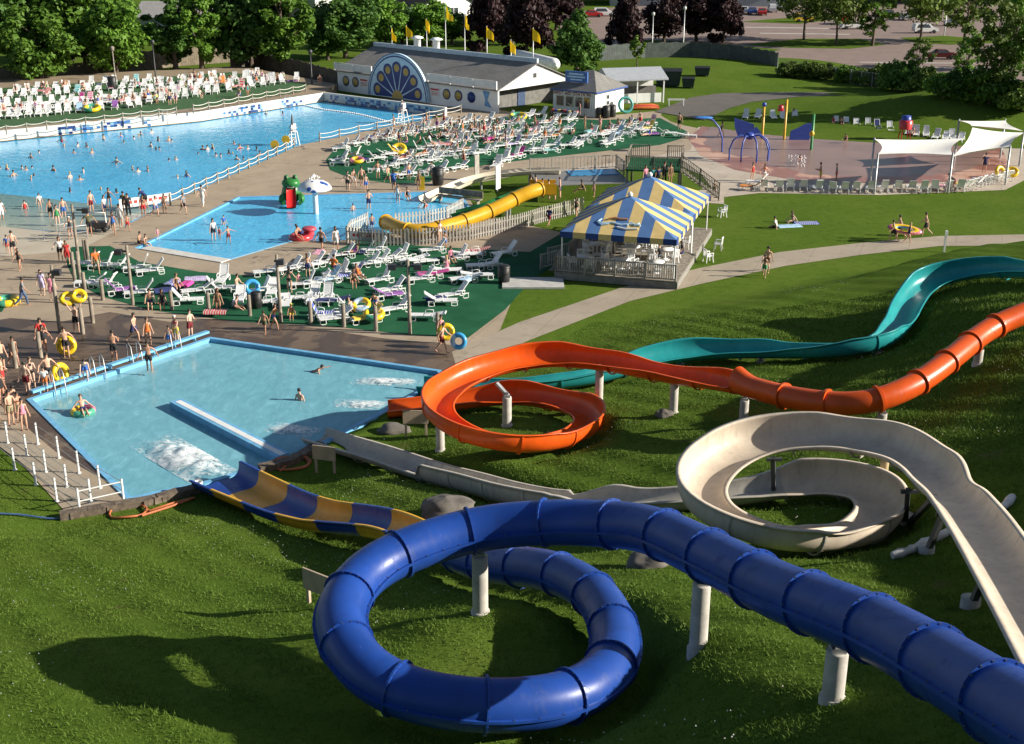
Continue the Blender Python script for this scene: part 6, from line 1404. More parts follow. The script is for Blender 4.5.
# pose: torso lean, (left arm upper, fore), (right...), (left thigh, shin), (right...), head yaw/pitch, female proportions
POSES = {
 'stand': dict(t=3, al=(-4,8,14), ar=(6,14,14), ll=(2,-2), lr=(-3,-4)),
 'hips': dict(t=2, al=(-25,38,38), ar=(-22,40,38), ll=(4,-1), lr=(-4,-5)),
 'cross': dict(t=4, al=(20,105,12), ar=(18,100,12), ll=(1,-2), lr=(-2,-4)),
 'walk': dict(t=6, al=(-28,-6,10), ar=(26,48,10), ll=(26,4), lr=(-20,-48)),
 'stride': dict(t=9, al=(32,55,12), ar=(-34,-10,12), ll=(-18,-38), lr=(32,12)),
 'point': dict(t=4, al=(70,84,18), ar=(-5,10,14), ll=(5,-2), lr=(-6,-10)),
 'wave': dict(t=0, al=(160,172,25), ar=(-4,10,16), ll=(2,-2), lr=(-3,-4)),
 'overhead': dict(t=4, al=(150,178,24), ar=(150,178,24), ll=(8,-2), lr=(-8,-14)),
 'out': dict(t=-2, al=(20,30,62), ar=(15,20,62), ll=(12,-4), lr=(-10,-22)),
 'sit': dict(t=8, al=(25,60,14), ar=(20,65,14), ll=(84,2), lr=(86,6), hip=.47),
 'floor': dict(t=12, al=(-40,-20,18), ar=(30,60,14), ll=(96,40), lr=(82,60), hip=.13),
 'recline': dict(t=-42, al=(10,60,16), ar=(5,50,16), ll=(88,84), lr=(92,74), hip=.47),
 'lie': dict(t=-80, al=(-60,-75,30), ar=(-60,-75,30), ll=(90,88), lr=(90,89), hip=.46),
 'ringsit': dict(t=-30, al=(0,40,40), ar=(0,40,40), ll=(100,70), lr=(108,60), hip=.18),
 'swim': dict(t=62, al=(92,96,20), ar=(20,10,30), ll=(-72,-78), lr=(-78,-84), hip=.9),
 'crouch': dict(t=45, al=(30,50,12), ar=(40,60,12), ll=(70,-50), lr=(60,-60)),
 'bend': dict(t=52, al=(20,30,8), ar=(25,35,8), ll=(10,-4), lr=(-2,-8)),
}
BODY = {}
def make_body(pose, fem):
    P = POSES[pose]; V = []; E_ = []; Rr = []; bone = []
    def v(p, r, par=None, r2=None):
        V.append(Vector(p)); Rr.append((r, r2 or r))
        if par is not None: E_.append((par, len(V)-1))
        return len(V)-1
    tl = Vector((sin(R(P['t'])), 0, cos(R(P['t'])))); fw = Vector((cos(R(P['t'])), 0, -sin(R(P['t']))))
    O = Vector((0,0,0)); hw, sw = (.09,.155) if fem else (.085,.19)
    pel = v(O, .12 if fem else .115, None, .095); sp = v(O+tl*.15, .098 if fem else .115, pel, .085); ch = v(O+tl*.34, .125 if fem else .14, sp, .10); nb = v(O+tl*.47, .07, ch); 
    hd = (tl*.6+Vector((0,0,1))*.8).normalized() if P['t'] > -60 else tl
    hf = Vector((hd.z, 0, -hd.x))
    nk = v(O+tl*.53+hd*.02, .05, nb); h0 = v(V[nk]+hd*.09+hf*.015, .072, nk); h1 = v(V[nk]+hd*.17+hf*.012, .085, h0); h2 = v(V[nk]+hd*.235-hf*.002, .06, h1)
    seg = {'torso': (V[pel], V[nb]), 'head': (V[h0], V[h2]), 'neck': (V[nb], V[nk])}
    for sd, key in ((1,'al'),(-1,'ar')):
        a, b, ab = P[key]; s0 = v(V[ch]+tl*.075+Vector((0,sd*sw*.62,0)), .062, ch); s1 = v(V[ch]+tl*.07+Vector((0,sd*sw,0)), .054, s0)
        def arm(d): q = Vector((sin(R(d)), 0, -cos(R(d)))); return (q*cos(R(ab))+Vector((0,sd,0))*sin(R(ab))).normalized()
        u = arm(a); f = (arm(b)+Vector((0,-sd*(.25 if b-a > 40 else .0),0))).normalized()
        m1 = v(V[s1]+u*.15, .046 if not fem else .04, s1); e = v(V[s1]+u*.29, .037, m1); m2 = v(V[e]+f*.10, .038, e); w_ = v(V[e]+f*.25, .025, m2)
        pm = v(V[w_]+f*.075, .032, w_, .018)
        n_ = f.orthogonal().normalized() if abs(f.y) > .9 else f.cross(Vector((0,1,0))).normalized(); l_ = f.cross(n_).normalized()
        for k, (o_, ln) in enumerate(((-.03,.062),(-.01,.078),(.011,.072),(.03,.055))):
            g = v(V[pm]+f*.022+l_*o_, .0095, pm); g2 = v(V[g]+f*ln*.55+n_*.006, .0088, g); v(V[g2]+f*ln*.42+n_*.016, .0075, g2)
        g = v(V[w_]+f*.03-l_*.034, .011, w_); v(V[g]+f*.045-l_*.02+n_*.012, .009, g)
        seg['ua%d' % sd] = (V[s1], V[e]); seg['fa%d' % sd] = (V[e], V[w_]+f*.14)
    for sd, key in ((1,'ll'),(-1,'lr')):
        a, b = P[key]; d1 = Vector((sin(R(a)), sd*.045, -cos(R(a)))).normalized(); d2 = Vector((sin(R(b)), sd*.02, -cos(R(b)))).normalized()
        h = v(O+Vector((0,sd*hw,0))-tl*.03, .095 if fem else .088, pel); t1 = v(V[h]+d1*.2, .078, h); k_ = v(V[h]+d1*.42, .054, t1); c1 = v(V[k_]+d2*.13, .054, k_); an = v(V[k_]+d2*.40, .034, c1)
        ft = Vector((cos(R(b)), 0, sin(R(b)))) if abs(b) < 60 else (Vector((0,0,1)) if b > 0 else -Vector((0,0,1)).cross(Vector((0,1,0)))*-1)
        if b > 60: ft = Vector((.25,0,1)).normalized()
        if b < -60: ft = d2
        hl = v(V[an]+d2*.045-ft*.02, .033, an); to = v(V[hl]+ft*.12+d2*.006, .032, hl, .022); v(V[to]+ft*.06, .026, to, .014)
        seg['th%d' % sd] = (V[h], V[k_]); seg['sh%d' % sd] = (V[k_], V[an]+d2*.06)
    me = bpy.data.meshes.new('body'); me.from_pydata([tuple(p) for p in V], E_, []); o = bpy.data.objects.new('body', me); COL.objects.link(o)
    m = o.modifiers.new('skin', 'SKIN'); m.use_smooth_shade = True; sv = me.skin_vertices[0].data
    for i, (a, b) in enumerate(Rr): sv[i].radius = (a, b)
    for i in range(len(V)): sv[i].use_root = (i == 0)
    o.modifiers.new('sub', 'SUBSURF').levels = 1
    dg = bpy.context.evaluated_depsgraph_get(); me2 = bpy.data.meshes.new_from_object(o.evaluated_get(dg)); bpy.data.objects.remove(o); bpy.data.meshes.remove(me)
    co = np.empty(len(me2.vertices)*3); me2.vertices.foreach_get('co', co); co = co.reshape(-1,3)
    # nose, brow and chin
    hc = np.array(V[h1]*.45+V[h0]*.55); f3 = np.array(hf); u3 = np.array(hd)
    rel = co-hc; fwd = rel @ f3; upv = rel @ u3; lat = rel[:, 1]
    hm = (np.linalg.norm(rel, axis=1) < .16) & (fwd > .02)
    co += np.outer(np.where(hm, .026*np.exp(-(upv/.022)**2-(lat/.016)**2)+.008*np.exp(-((upv+.065)/.02)**2-(lat/.03)**2)-.008*np.exp(-((upv-.03)/.014)**2-((np.abs(lat)-.033)/.016)**2), 0), f3)
    es = (np.linalg.norm(rel, axis=1) < .17) & (np.abs(lat) > .055); co[:, 1] += np.where(es, np.sign(lat)*.018*np.exp(-(upv/.025)**2-((fwd+.005)/.018)**2), 0)
    base = min(co[:, 2].min(), 9) if 'hip' not in P else -P['hip']
    co[:, 2] -= base
    me2.vertices.foreach_set('co', co.ravel()); me2.materials.clear(); me2.materials.append(None); me2.materials.append(None)
    me2.update()
    # face centres, nearest bone
    sh = np.array([0,0,-base]); names = list(seg); A = np.array([seg[k][0] for k in names])+sh; B = np.array([seg[k][1] for k in names])+sh
    fc = np.array([p.center for p in me2.polygons]); d = []; tt = []
    for a, b in zip(A, B):
        t_ = np.clip(((fc-a) @ (b-a))/max((b-a) @ (b-a), 1e-9), 0, 1); tt.append(t_); d.append(np.linalg.norm(fc-a-t_[:, None]*(b-a), axis=1)/1)
    d = np.array(d); tt = np.array(tt); nb_ = d.argmin(0); tn = tt[nb_, np.arange(len(fc))]; nm = np.array(names)[nb_]
    hc2 = hc+sh; fr = fc-hc2
    F_ = dict(trunks=((nm == 'torso') & (tn < .16)) | (np.char.startswith(nm, 'th') & (tn < .62)), briefs=((nm == 'torso') & (tn < .14)) | (np.char.startswith(nm, 'th') & (tn < .16)),
      suit=((nm == 'torso') & (tn < .86)) | (np.char.startswith(nm, 'th') & (tn < .12)), top=((nm == 'torso') & (tn > .56) & (tn < .84)), shirt=((nm == 'torso')) | (np.char.startswith(nm, 'ua') & (tn < .55)) ,
      pants=((nm == 'torso') & (tn < .14)) | np.char.startswith(nm, 'th') | (np.char.startswith(nm, 'sh') & (tn < .85)),
      wrap=((nm == 'torso')) | (np.char.startswith(nm, 'th')) | (np.char.startswith(nm, 'ua') & (tn < .4)),
      hair=((nm == 'head')) & ((fr @ f3 < .035) | (fr @ u3 > .065)) & (fr @ u3 > -.05), long=(((nm == 'head') | (nm == 'neck')) & ((fr @ f3 < .02) | (fr @ u3 > .065))), cap=((nm == 'head') & (fr @ u3 > .05)))
    for s in (-1,1):                                      # eyes
        q = hc2+f3*.075+u3*.028+np.array([0,s*.032,0]); k = np.linalg.norm(fc-q, axis=1).argmin(); me2.polygons[k].material_index = 1
    for p in me2.polygons: p.use_smooth = True
    # clothing shells
    nrm = np.array([v_.normal for v_ in me2.vertices]); out = {}
    polys = [list(p.vertices) for p in me2.polygons]
    for key, msk in F_.items():
        ids = np.where(msk)[0]
        if len(ids) == 0: continue
        off = {'hair':.020,'long':.024,'cap':.03,'trunks':.02,'shirt':.02,'pants':.018,'wrap':.03}.get(key, .009); used = {}; vs = []; fs = []
        for i in ids:
            f = []
            for k in polys[i]:
                if k not in used: used[k] = len(vs); vs.append(tuple(co[k]+nrm[k]*off))
                f.append(used[k])
            fs.append(f)
        n0 = len(vs); inv = [None]*n0
        for k, j in used.items(): inv[j] = k
        vs2 = [tuple(co[k]+nrm[k]*.001) for k in inv]; ec = {}
        for f in fs:
            for a, b in zip(f, f[1:]+f[:1]): ec[(a,b)] = 1
        hem = [[b,a,a+n0,b+n0] for (a,b) in ec if (b,a) not in ec]
        m3 = bpy.data.meshes.new(key); m3.from_pydata(vs+vs2, [], fs+hem); m3.materials.append(None)
        for p in m3.polygons: p.use_smooth = True
        out[key] = m3
    BODY[(pose,fem)] = (me2, out); return BODY[(pose,fem)]
SKIN = [mat('fair_skin', (.56,.33,.23), .5, .08, 6), mat('tanned_skin', (.42,.22,.14), .5, .08, 6), mat('light_skin', (.62,.40,.30), .5, .08, 6), mat('brown_skin', (.20,.10,.06), .5, .08, 6)]
EYE = mat('dark_eye', (.03,.02,.02), .3); HAIRS = {'d':mat('dark_hair', (.025,.018,.014), .6), 'b':mat('brown_hair', (.10,.055,.03), .6), 'l':mat('blond_hair', (.42,.29,.13), .6), 'g':mat('grey_hair', (.3,.29,.28), .6)}
CL = {'red':(.5,.03,.03),'darkred':(.18,.015,.02),'navy':(.02,.03,.12),'blue':(.04,.13,.45),'black':(.015,.015,.018),'white':(.7,.7,.68),'orange':(.65,.16,.03),'yellow':(.68,.5,.05),'green':(.04,.25,.08),'grey':(.22,.23,.25),'pink':(.65,.25,.34),'khaki':(.30,.25,.15),'lavender':(.50,.45,.66),'teal':(.04,.28,.32),'purple':(.2,.06,.26),'denim':(.06,.10,.20),'olive':(.10,.10,.05),'brown':(.16,.09,.05)}
NAMES = {'trunks':'swim_trunks','briefs':'swim_briefs','suit':'swimsuit','top':'bikini_top','shirt':'shirt','pants':'trousers','wrap':'towel_wrap','hair':'hair','long':'hair','cap':'cap'}
npp = 0; rp = random.Random(31)
def person(label, px, py, pose, clothes, rz, h=1.72, skin=None, hair='d', fem=False, z=0, group=None, p=None):
    """clothes: 'trunks:red shirt:white'"""
    global npp
    me_, cl = BODY.get((pose,fem)) or make_body(pose, fem)
    o = bpy.data.objects.new('person', me_); COL.objects.link(o); s = h/1.72; o.scale = (s,s,s)
    q = Vector(p) if p is not None else at(px, py, max(z, -.06)); q.z = q.z if p is not None else z; o.location = q; o.rotation_euler = (0,0,R(rz))
    sk = SKIN[skin if skin is not None else (npp*7) % 3]; npp += 1
    for i, m in ((0,sk),(1,EYE)): o.material_slots[i].link = 'OBJECT'; o.material_slots[i].material = m
    its = [c.split(':') for c in clothes.split()]
    if not any(k in ('cap',) for k, _ in its): pass
    for k, c in its+[('long' if fem else 'hair', None)]:
        if k not in cl: continue
        c_o = bpy.data.objects.new(NAMES[k], cl[k]); COL.objects.link(c_o); c_o.parent = o
        mm = HAIRS[hair] if c is None else mat(c+'_cloth', CL[c], .85, .12, 5)
        c_o.material_slots[0].link = 'OBJECT'; c_o.material_slots[0].material = mm
    return tag(o, label, 'person', group)
FM = True
D = lambda *a, **k: person(*a, **k)
# ---- wet deck by the landing pool
PEOPLE = [
('man in navy trunks walking on the wet deck above the pool corner',135,342,'walk','trunks:navy',-20),('man in black and blue trunks with his back turned on the wet deck',115,362,'cross','trunks:black briefs:blue',100),
('man in dark red trunks standing at the back corner of the landing pool',191,339,'cross','trunks:darkred',-30),('woman in an orange swimsuit near the steel ladder',149,346,'stand','suit:orange',-60,1.62,0,'b',FM),
('boy in black shorts stepping down into the pool edge',150,372,'hips','trunks:black',-80,1.66),('boy in blue shorts lowering himself at the pool edge',86,381,'bend','trunks:blue',-70,1.5),
('woman in a white cap and yellow shorts holding a pole by the pool corner',177,344,'point','trunks:yellow top:red cap:white',-100,1.62,2,'b',FM),('small child in blue shorts beside the woman in the white cap',170,347,'stand','trunks:blue',-80,1.22),
('boy carrying the yellow double tube on his head',77,333,'overhead','trunks:black',-60,1.66),('person in dark shorts holding a yellow ring at his side on the wet deck',67,357,'hips','trunks:black',-70,1.68),
('man in a red shirt standing in the queue',43,349,'stand','shirt:red trunks:navy',-60,1.75),('woman in a dark swimsuit before the man in the red shirt',45,354,'hips','suit:black',-70,1.62,1,'d',FM),
('man in black trunks in front of the yellow ring at the pool edge',50,386,'hips','trunks:black',-50,1.74),('child in a white shirt and orange shorts at the pool edge',46,391,'stand','shirt:white trunks:orange',-80,1.28,0,'d'),
('man in dark red shorts standing in the queue near the pool edge',28,394,'stand','trunks:darkred',-100,1.66),('woman in a black bikini with folded arms behind the man in dark red shorts',33,388,'cross','briefs:black top:black',-60,1.62,2,'b',FM),
('boy in brown shorts walking behind the log post in the queue',15,366,'walk','trunks:brown',-40,1.68,1),('man in khaki shorts standing on the deck corner by the queue posts',12,425,'cross','trunks:khaki',-30,1.72,0),('girl in a pink swimsuit at the top of the queue posts',25,430,'stand','suit:pink',-50,1.55,0,'d',FM),('boy in dark green shorts behind the girl in pink',20,422,'stand','trunks:olive',-20,1.5),
('man in dark trunks at the left picture edge in the queue',3,372,'stand','trunks:black',-30,1.78,0),('bare backed man in red shorts at the left edge of the queue',4,390,'hips','trunks:red',10,1.75,0),('woman in a black swimsuit at the left edge of the deck',3,404,'stand','suit:black',-20,1.64,1,'b',FM),('man in black shorts bending forward in the queue at left',9,414,'bend','trunks:black',-30,1.74,0),('boy in navy shorts at the left edge below the queue',-1,420,'cross','trunks:navy',0,1.6,0),
('boy with raised knees floating in the striped ring',83,411,'ringsit','trunks:navy',-60,1.55,0,'b',False,-.1),
('swimmer with dark hair in the middle of the landing pool',300,398,'stand','trunks:navy',-120,1.6,0,'d',False,-1.15),('swimmer stretched out near the far wall of the landing pool',312,370,'swim','trunks:navy',0,1.6,1,'d',False,-1.05),
('small boy in olive shorts walking by the landing pool back edge',265,333,'walk','trunks:olive',-100,1.35,1),('woman in an orange top and blue bottoms walking along the back edge',275,330,'stride','top:orange briefs:blue',-20,1.62,1,'d',FM),
('man in dark red trunks carrying a blue ring at the path end',442,353,'stride','trunks:darkred',-15,1.74,0),('companion in pink behind the man with the blue ring',441,343,'stand','suit:pink',-60,1.6,0,'d',FM),
# ---- left deck and beach
('man in a grey shirt and dark jeans walking on the left deck',24,306,'walk','shirt:grey pants:denim',20,1.82,1),('woman wrapped in a lavender towel on the left deck',43,295,'stand','wrap:lavender',-90,1.6,2,'d',FM),('woman wrapped in a pink and white towel on the left deck',53,300,'stand','wrap:pink',-80,1.68,2,'d',FM),
('man in an orange shirt beside the upper left light pole',97,274,'walk','shirt:orange trunks:khaki',-60,1.8,1),('woman in a white shirt leading a child by the beach rail',61,261,'hips','shirt:white trunks:black',-70,1.66,0,'b',FM),('woman in a pale red patterned dress beside the white shirt',68,264,'stand','wrap:red',-80,1.6,0,'b',FM),
('man in black shorts on the sand beach with his back turned',14,256,'stand','trunks:black',120,1.74,0),('child in a blue shirt next to the man on the sand beach',8,253,'stand','shirt:blue trunks:red',100,1.25,0),('girl in a black swimsuit walking on the deck below the beach',20,270,'walk','suit:black',-100,1.5,1,'d',FM),
('person in a white cap at the water entry rail',71,239,'hips','suit:black cap:white',-60,1.62,0,'b',FM),('man in an olive shirt and black shorts by the pool cart',90,236,'hips','shirt:olive trunks:black',-60,1.85,1),('woman in a white shirt sitting near the pool cart',105,216,'stand','shirt:white trunks:navy',-30,1.6,0,'d',FM),('woman in a blue swimsuit by the crowd at the pool gate',114,234,'walk','suit:blue',-80,1.68,1,'d',FM),('man in a pale patterned shirt in the crowd at the pool gate',121,227,'stand','shirt:white trunks:white',-100,1.74,1),('boy in red shorts running past the pool gate',128,231,'walk','trunks:red',-60,1.3,1),('tall person in black standing at the pool gate',129,216,'stand','shirt:black pants:black',-70,1.76,1),('man in dark clothes deeper in the pool gate crowd',125,213,'cross','shirt:olive trunks:black',-100,1.7,1),
('man in dark shorts at the water edge by the cart',92,213,'stand','trunks:darkred',-40,1.75,0),('person in black at the water edge right of the cart',110,208,'hips','suit:black',-60,1.6,1,'d',FM),
('woman in red shorts next to the white banner',144,217,'stand','trunks:red top:black',-70,1.66,1,'d',FM),('man bending over the banner in a navy shirt',146,208,'bend','shirt:navy trunks:black',150,1.78,1),('boy in bright blue trunks walking past the banner',156,216,'walk','trunks:blue shirt:white',-40,1.6,0),('woman in brown near the rope fence posts',165,213,'stand','suit:brown',-60,1.5,1,'b',FM),('woman in a grey shirt walking along the wading pool deck',184,214,'walk','shirt:grey trunks:black',-50,1.68,0,'b',FM),('person in a white shirt and white trousers on the wading pool deck',203,206,'walk','shirt:white pants:white',-100,1.76,0),
('person sitting on the wading pool edge at its left corner',139,243,'floor','trunks:black',-20,1.6,1),('second person sitting on the wading pool left edge',145,245,'floor','suit:brown',-30,1.55,0,'b',FM),
# ---- wading pool
('woman in a white shirt and black shorts standing in the wading pool',214,241,'stand','shirt:white trunks:black',-60,1.64,0,'d',FM,-.05),('toddler in dark red beside the woman in the wading pool',220,240,'stand','suit:darkred',-80,.95,1,'d',False,-.05),('child with arms out running in the wading pool',229,244,'out','trunks:darkred',-40,1.3,1,'d',False,-.05),('small child in blue kneeling in the wading pool',224,225,'stand','shirt:blue',-60,1.1,0,'d',False,-.4),('toddler at the left edge of the wading pool',158,240,'stand','suit:pink',-60,.9,0,'b',False,-.05),
('bather sitting upright on the red ring',296,237,'floor','trunks:red',-30,1.6,1,'d',False,.35),('bather in navy trunks leaning on the red ring',302,240,'crouch','trunks:navy',160,1.6,1),
('man in black shorts walking up the deck by the wading pool',322,251,'walk','trunks:black',-110,1.74,1),('woman in a white and blue dress by the picket corner',336,249,'walk','wrap:white',-80,1.66,1,'d',FM),
('man in navy trunks standing in the wading pool centre',369,209,'cross','trunks:navy',-70,1.74,0,'d',False,-.25),('child up to the chest in the wading pool',353,211,'stand','trunks:navy',-60,1.3,0,'d',False,-.75),('woman in white wading near the upper edge',398,203,'stand','suit:white',-100,1.6,0,'d',FM,-.1),('woman in a black swimsuit sitting at the wading pool edge',407,197,'floor','suit:black',-70,1.65,0,'b',FM,.1),('child in red at the white flume end',426,208,'crouch','trunks:red',-120,1.4,0,'d',False,-.3),('boy by the yellow tube slide end in the wading pool',372,227,'stand','trunks:navy',-60,1.35,1,'d',False,-.4),
# ---- top edge of wading pool
('woman in a black skirt standing left on the wading pool rim',348,191,'hips','trunks:black top:black',-80,1.68,2,'d',FM),('boy in white shorts on the wading pool rim',354,187,'walk','trunks:white',-60,1.66,0),('man in dark shorts near the turf edge above the wading pool',362,187,'stand','trunks:olive',-80,1.75,0),('girl with a blue towel at her waist on the wading pool rim',366,192,'stand','trunks:blue',-70,1.55,0,'b',FM),('woman in white shorts at the turf edge',378,179,'hips','trunks:white',-60,1.62,1,'d',FM),('boy in green shorts behind the woman in blue',388,183,'walk','trunks:green',-50,1.6,0),('woman in a navy shirt with her back turned at the turf edge',394,190,'hips','shirt:blue trunks:navy',100,1.72,1,'d',FM),('boy in pale blue trunks among the loungers of the middle turf',409,180,'stand','trunks:blue',-60,1.5,0),('woman in a brown swimsuit holding a yellow board',419,190,'stand','suit:brown',-80,1.64,1,'b',FM),('man in a white shirt walking beside the tall black trash can',432,180,'walk','shirt:white trunks:grey',-100,1.7,0),
# ---- by the picket fence and slides
('tall girl standing by the picket fence on the lower deck',440,243,'stand','briefs:white top:white',-40,1.68,0,'l',FM),('boy in blue shorts following the girl at the picket fence',445,249,'walk','trunks:blue cap:blue',-80,1.3,1),('woman in a pale pink shirt sitting at the picket fence loungers',450,258,'floor','shirt:pink trunks:navy',-60,1.6,1,'d',FM,.35),
('boy in dark red shorts walking along the picket fence',549,226,'walk','trunks:darkred shirt:navy',60,1.5,1),('girl in a black bikini walking by the end of the picket fence',576,217,'walk','suit:black',-120,1.55,0,'d',FM),
('woman sitting at the start of the yellow tube slide',531,195,'hips','briefs:black top:black',180,1.66,0,'d',FM,1.3),('man in blue trunks waiting on the slide platform',536,197,'stand','trunks:blue',180,1.7,0,'d',False,1.3),('boy in black shorts on the slide platform',543,198,'cross','trunks:black',180,1.5,1,'d',False,1.3),('boy in darkred shorts on the slide platform',549,199,'stand','trunks:darkred',180,1.5,0,'d',False,1.3),('child in a blue cap on the slide platform',555,200,'stand','suit:teal cap:blue',180,1.25,0,'d',False,1.3),('boy in navy trunks at the right of the slide platform',560,198,'stand','trunks:navy',180,1.6,0,'d',False,1.3),('woman sitting at the far corner of the slide platform',583,190,'floor','suit:black',180,1.6,1,'d',FM,1.35),('child in pink standing at the splash basin corner of the slide platform',594,197,'stand','suit:pink',200,1.25,0,'d',FM,.5),
('woman in pink on the viewing platform at left',645,186,'stand','shirt:pink trunks:navy',-60,1.6,0,'d',FM,2.33),('boy in a teal shirt on the viewing platform',653,185,'stand','shirt:teal trunks:black',-80,1.4,1,'d',False,2.33),('boy in navy on the viewing platform',658,185,'stand','shirt:navy trunks:black',-80,1.4,1,'d',False,2.33),('man in black on the viewing platform',664,184,'hips','shirt:black pants:black',-60,1.74,1,'d',False,2.33),('woman in brown on the right of the viewing platform',670,184,'stand','suit:brown',-60,1.6,1,'d',FM,2.33),
('toddler walking on the pale pavement behind the striped tents',714,194,'walk','trunks:olive',-100,1.15,1),
# ---- path and lawn
('man in dark shorts walking on the path toward the tents',767,272,'walk','trunks:brown',-110,1.78,0),('girl in green shorts in front of the man on the path',764,277,'walk','trunks:green top:black',-110,1.5,0,'d',FM),
('tall man holding the back of the long striped raft on the path',899,239,'walk','trunks:black',175,1.8,0),('boy in black shorts carrying the middle of the long raft',893,242,'stride','trunks:black',180,1.62,0),('girl holding the front of the long raft on the path',908,243,'walk','suit:navy',5,1.5,0,'l',FM),('man in black shorts walking behind the raft carriers',925,236,'walk','trunks:black',170,1.78,0),
('man in a black shirt kneeling on the lawn picnic blanket',776,228,'floor','shirt:white trunks:black',150,1.65,0),('woman sunbathing upright on the lawn blanket',793,222,'floor','briefs:black top:black',200,1.65,2,'b',FM),
# ---- splash pad
('girl in red seated on loungers at the left of the splash pad',752,181,'stand','suit:red',-60,1.6,0,'b',FM),('woman in a white bikini at the left of the splash pad',764,183,'hips','briefs:white top:red',-80,1.66,0,'b',FM),('man in mustard shorts standing at the splash pad edge',820,183,'cross','trunks:yellow',170,1.76,1),('boy in a grey shirt and red shorts at the splash pad edge',836,181,'stand','shirt:grey trunks:red',160,1.5,1),('woman in a dark swimsuit walking behind the blue arch sprayer',721,137,'stride','suit:navy',-20,1.7,0,'d',FM),('child in red in the low water jets',799,163,'crouch','trunks:red',-90,1.2,1),('child in navy playing on the splash pad',846,143,'crouch','trunks:navy',-120,1.4,1),('man in black shorts standing on the pavement right of the middle turf',679,130,'stand','trunks:black',-100,1.82,1),
('woman in black leaning by the shade sail pole',953,191,'bend','shirt:black trunks:darkred',180,1.7,1,'d',FM),('man in a navy shirt under the right shade sail',984,172,'stand','shirt:navy trunks:navy',-90,1.7,0),('woman sunbathing on the far row behind the green post',833,126,'recline','suit:red',-95,1.6,1,'d',FM),('person reclining second from left on the far mound row',841,127,'recline','trunks:darkred',-95,1.7,1),('woman in white sitting by the yellow post loungers',793,119,'sit','suit:brown',-95,1.6,0,'d',FM),('man reclining on the far row right of the red tub',913,136,'recline','trunks:brown',-110,1.7,0),
# ---- tent
('man in a black shirt sitting at the front right table under the tent',660,262,'sit','shirt:black trunks:grey',160,1.74,1,'d',False,.51),('woman in dark clothes sitting at the right edge of the tent',682,258,'sit','shirt:black trunks:navy',200,1.6,1,'d',FM,.51),
# ---- lower turf
('bearded man seated at the left turf edge',151,308,'sit','trunks:navy',-80,1.7,0),('woman in a black shirt seated next to him at the turf edge',163,308,'sit','shirt:black trunks:black',-80,1.62,1,'d',FM),('girl in brown seated among the towels at the turf edge',177,291,'sit','suit:brown',-60,1.6,0,'b',FM),('woman in red standing at the turf edge before the loungers',219,315,'stand','suit:brown',-80,1.62,1,'b',FM),('woman sitting on the ground behind the trash can',236,308,'floor','suit:pink',-20,1.6,0,'d',FM,.05),('boy sitting upright on a lounger near the blue ring',237,292,'sit','trunks:white',-20,1.6,0),('woman in a black bikini standing left of the plain pole',290,293,'hips','briefs:black top:black',90,1.66,0,'d',FM),('child with a yellow cap sitting by the plain pole',292,319,'sit','trunks:yellow cap:yellow',-85,1.3,1),('girl in dark shorts standing beyond the plain pole',308,277,'stand','trunks:navy',100,1.55,0,'b',FM),('man in an orange shirt sitting below the picket corner',333,268,'floor','shirt:orange trunks:navy',60,1.7,1,'d',False,.35),('small child in pink standing right of the plain pole',299,287,'stand','suit:pink',-60,.95,0),('woman sunbathing on the upper lounger below the picket corner',354,257,'recline','suit:purple',-160,1.6,1,'d',FM),('woman in orange lying back in the middle of the lower turf',359,281,'recline','suit:orange',-60,1.62,1,'b',FM),('woman in brown sitting beside the woman in orange',354,287,'sit','suit:brown',-80,1.6,1,'b',FM),('boy kneeling between the yellow rings',376,308,'crouch','trunks:blue',-100,1.5,0),('man in white shorts lying beside the lower yellow ring',355,316,'recline','trunks:white',-20,1.72,0),('woman in pink sitting under the tent shade side of the turf',447,273,'sit','suit:pink',100,1.6,0,'l',FM),
]
for a in PEOPLE:
    if len(a) > 9: person(*a[:10], z=a[10] if len(a) > 10 else 0) if len(a) <= 10 or True else None
    else: person(*a)
# seated and bending people are lifted to what carries them by their pose; extra seated people on the decks
rp = random.Random(77)
cols = ['red','navy','black','blue','green','pink','purple','brown','teal','orange','white','darkred']
def spread(zone, spots, z, grp, fem_cycle=2):
    for i, (px, py, pose) in enumerate(spots):
        c = cols[(i*5+len(zone)) % len(cols)]; fem = i % fem_cycle == 0
        w_ = {'stand':'standing','sit':'sitting','recline':'reclining','lie':'lying flat','walk':'walking','hips':'standing hands on hips','floor':'sitting low','cross':'standing arms folded'}[pose]
        lab = f"{'woman' if fem else 'man'} in {'a ' if fem else ''}{c} {'swimsuit' if fem else 'trunks'} {w_} {zone[min(i*len(zone)//len(spots), len(zone)-1)]}"
        person(lab, px, py, pose, ('suit:' if fem else 'trunks:')+c, (-80 if z else 210)+rp.gauss(0,25), 1.62 if fem else 1.74, None, rp.choice('dbdl'), fem, z+.012, grp)
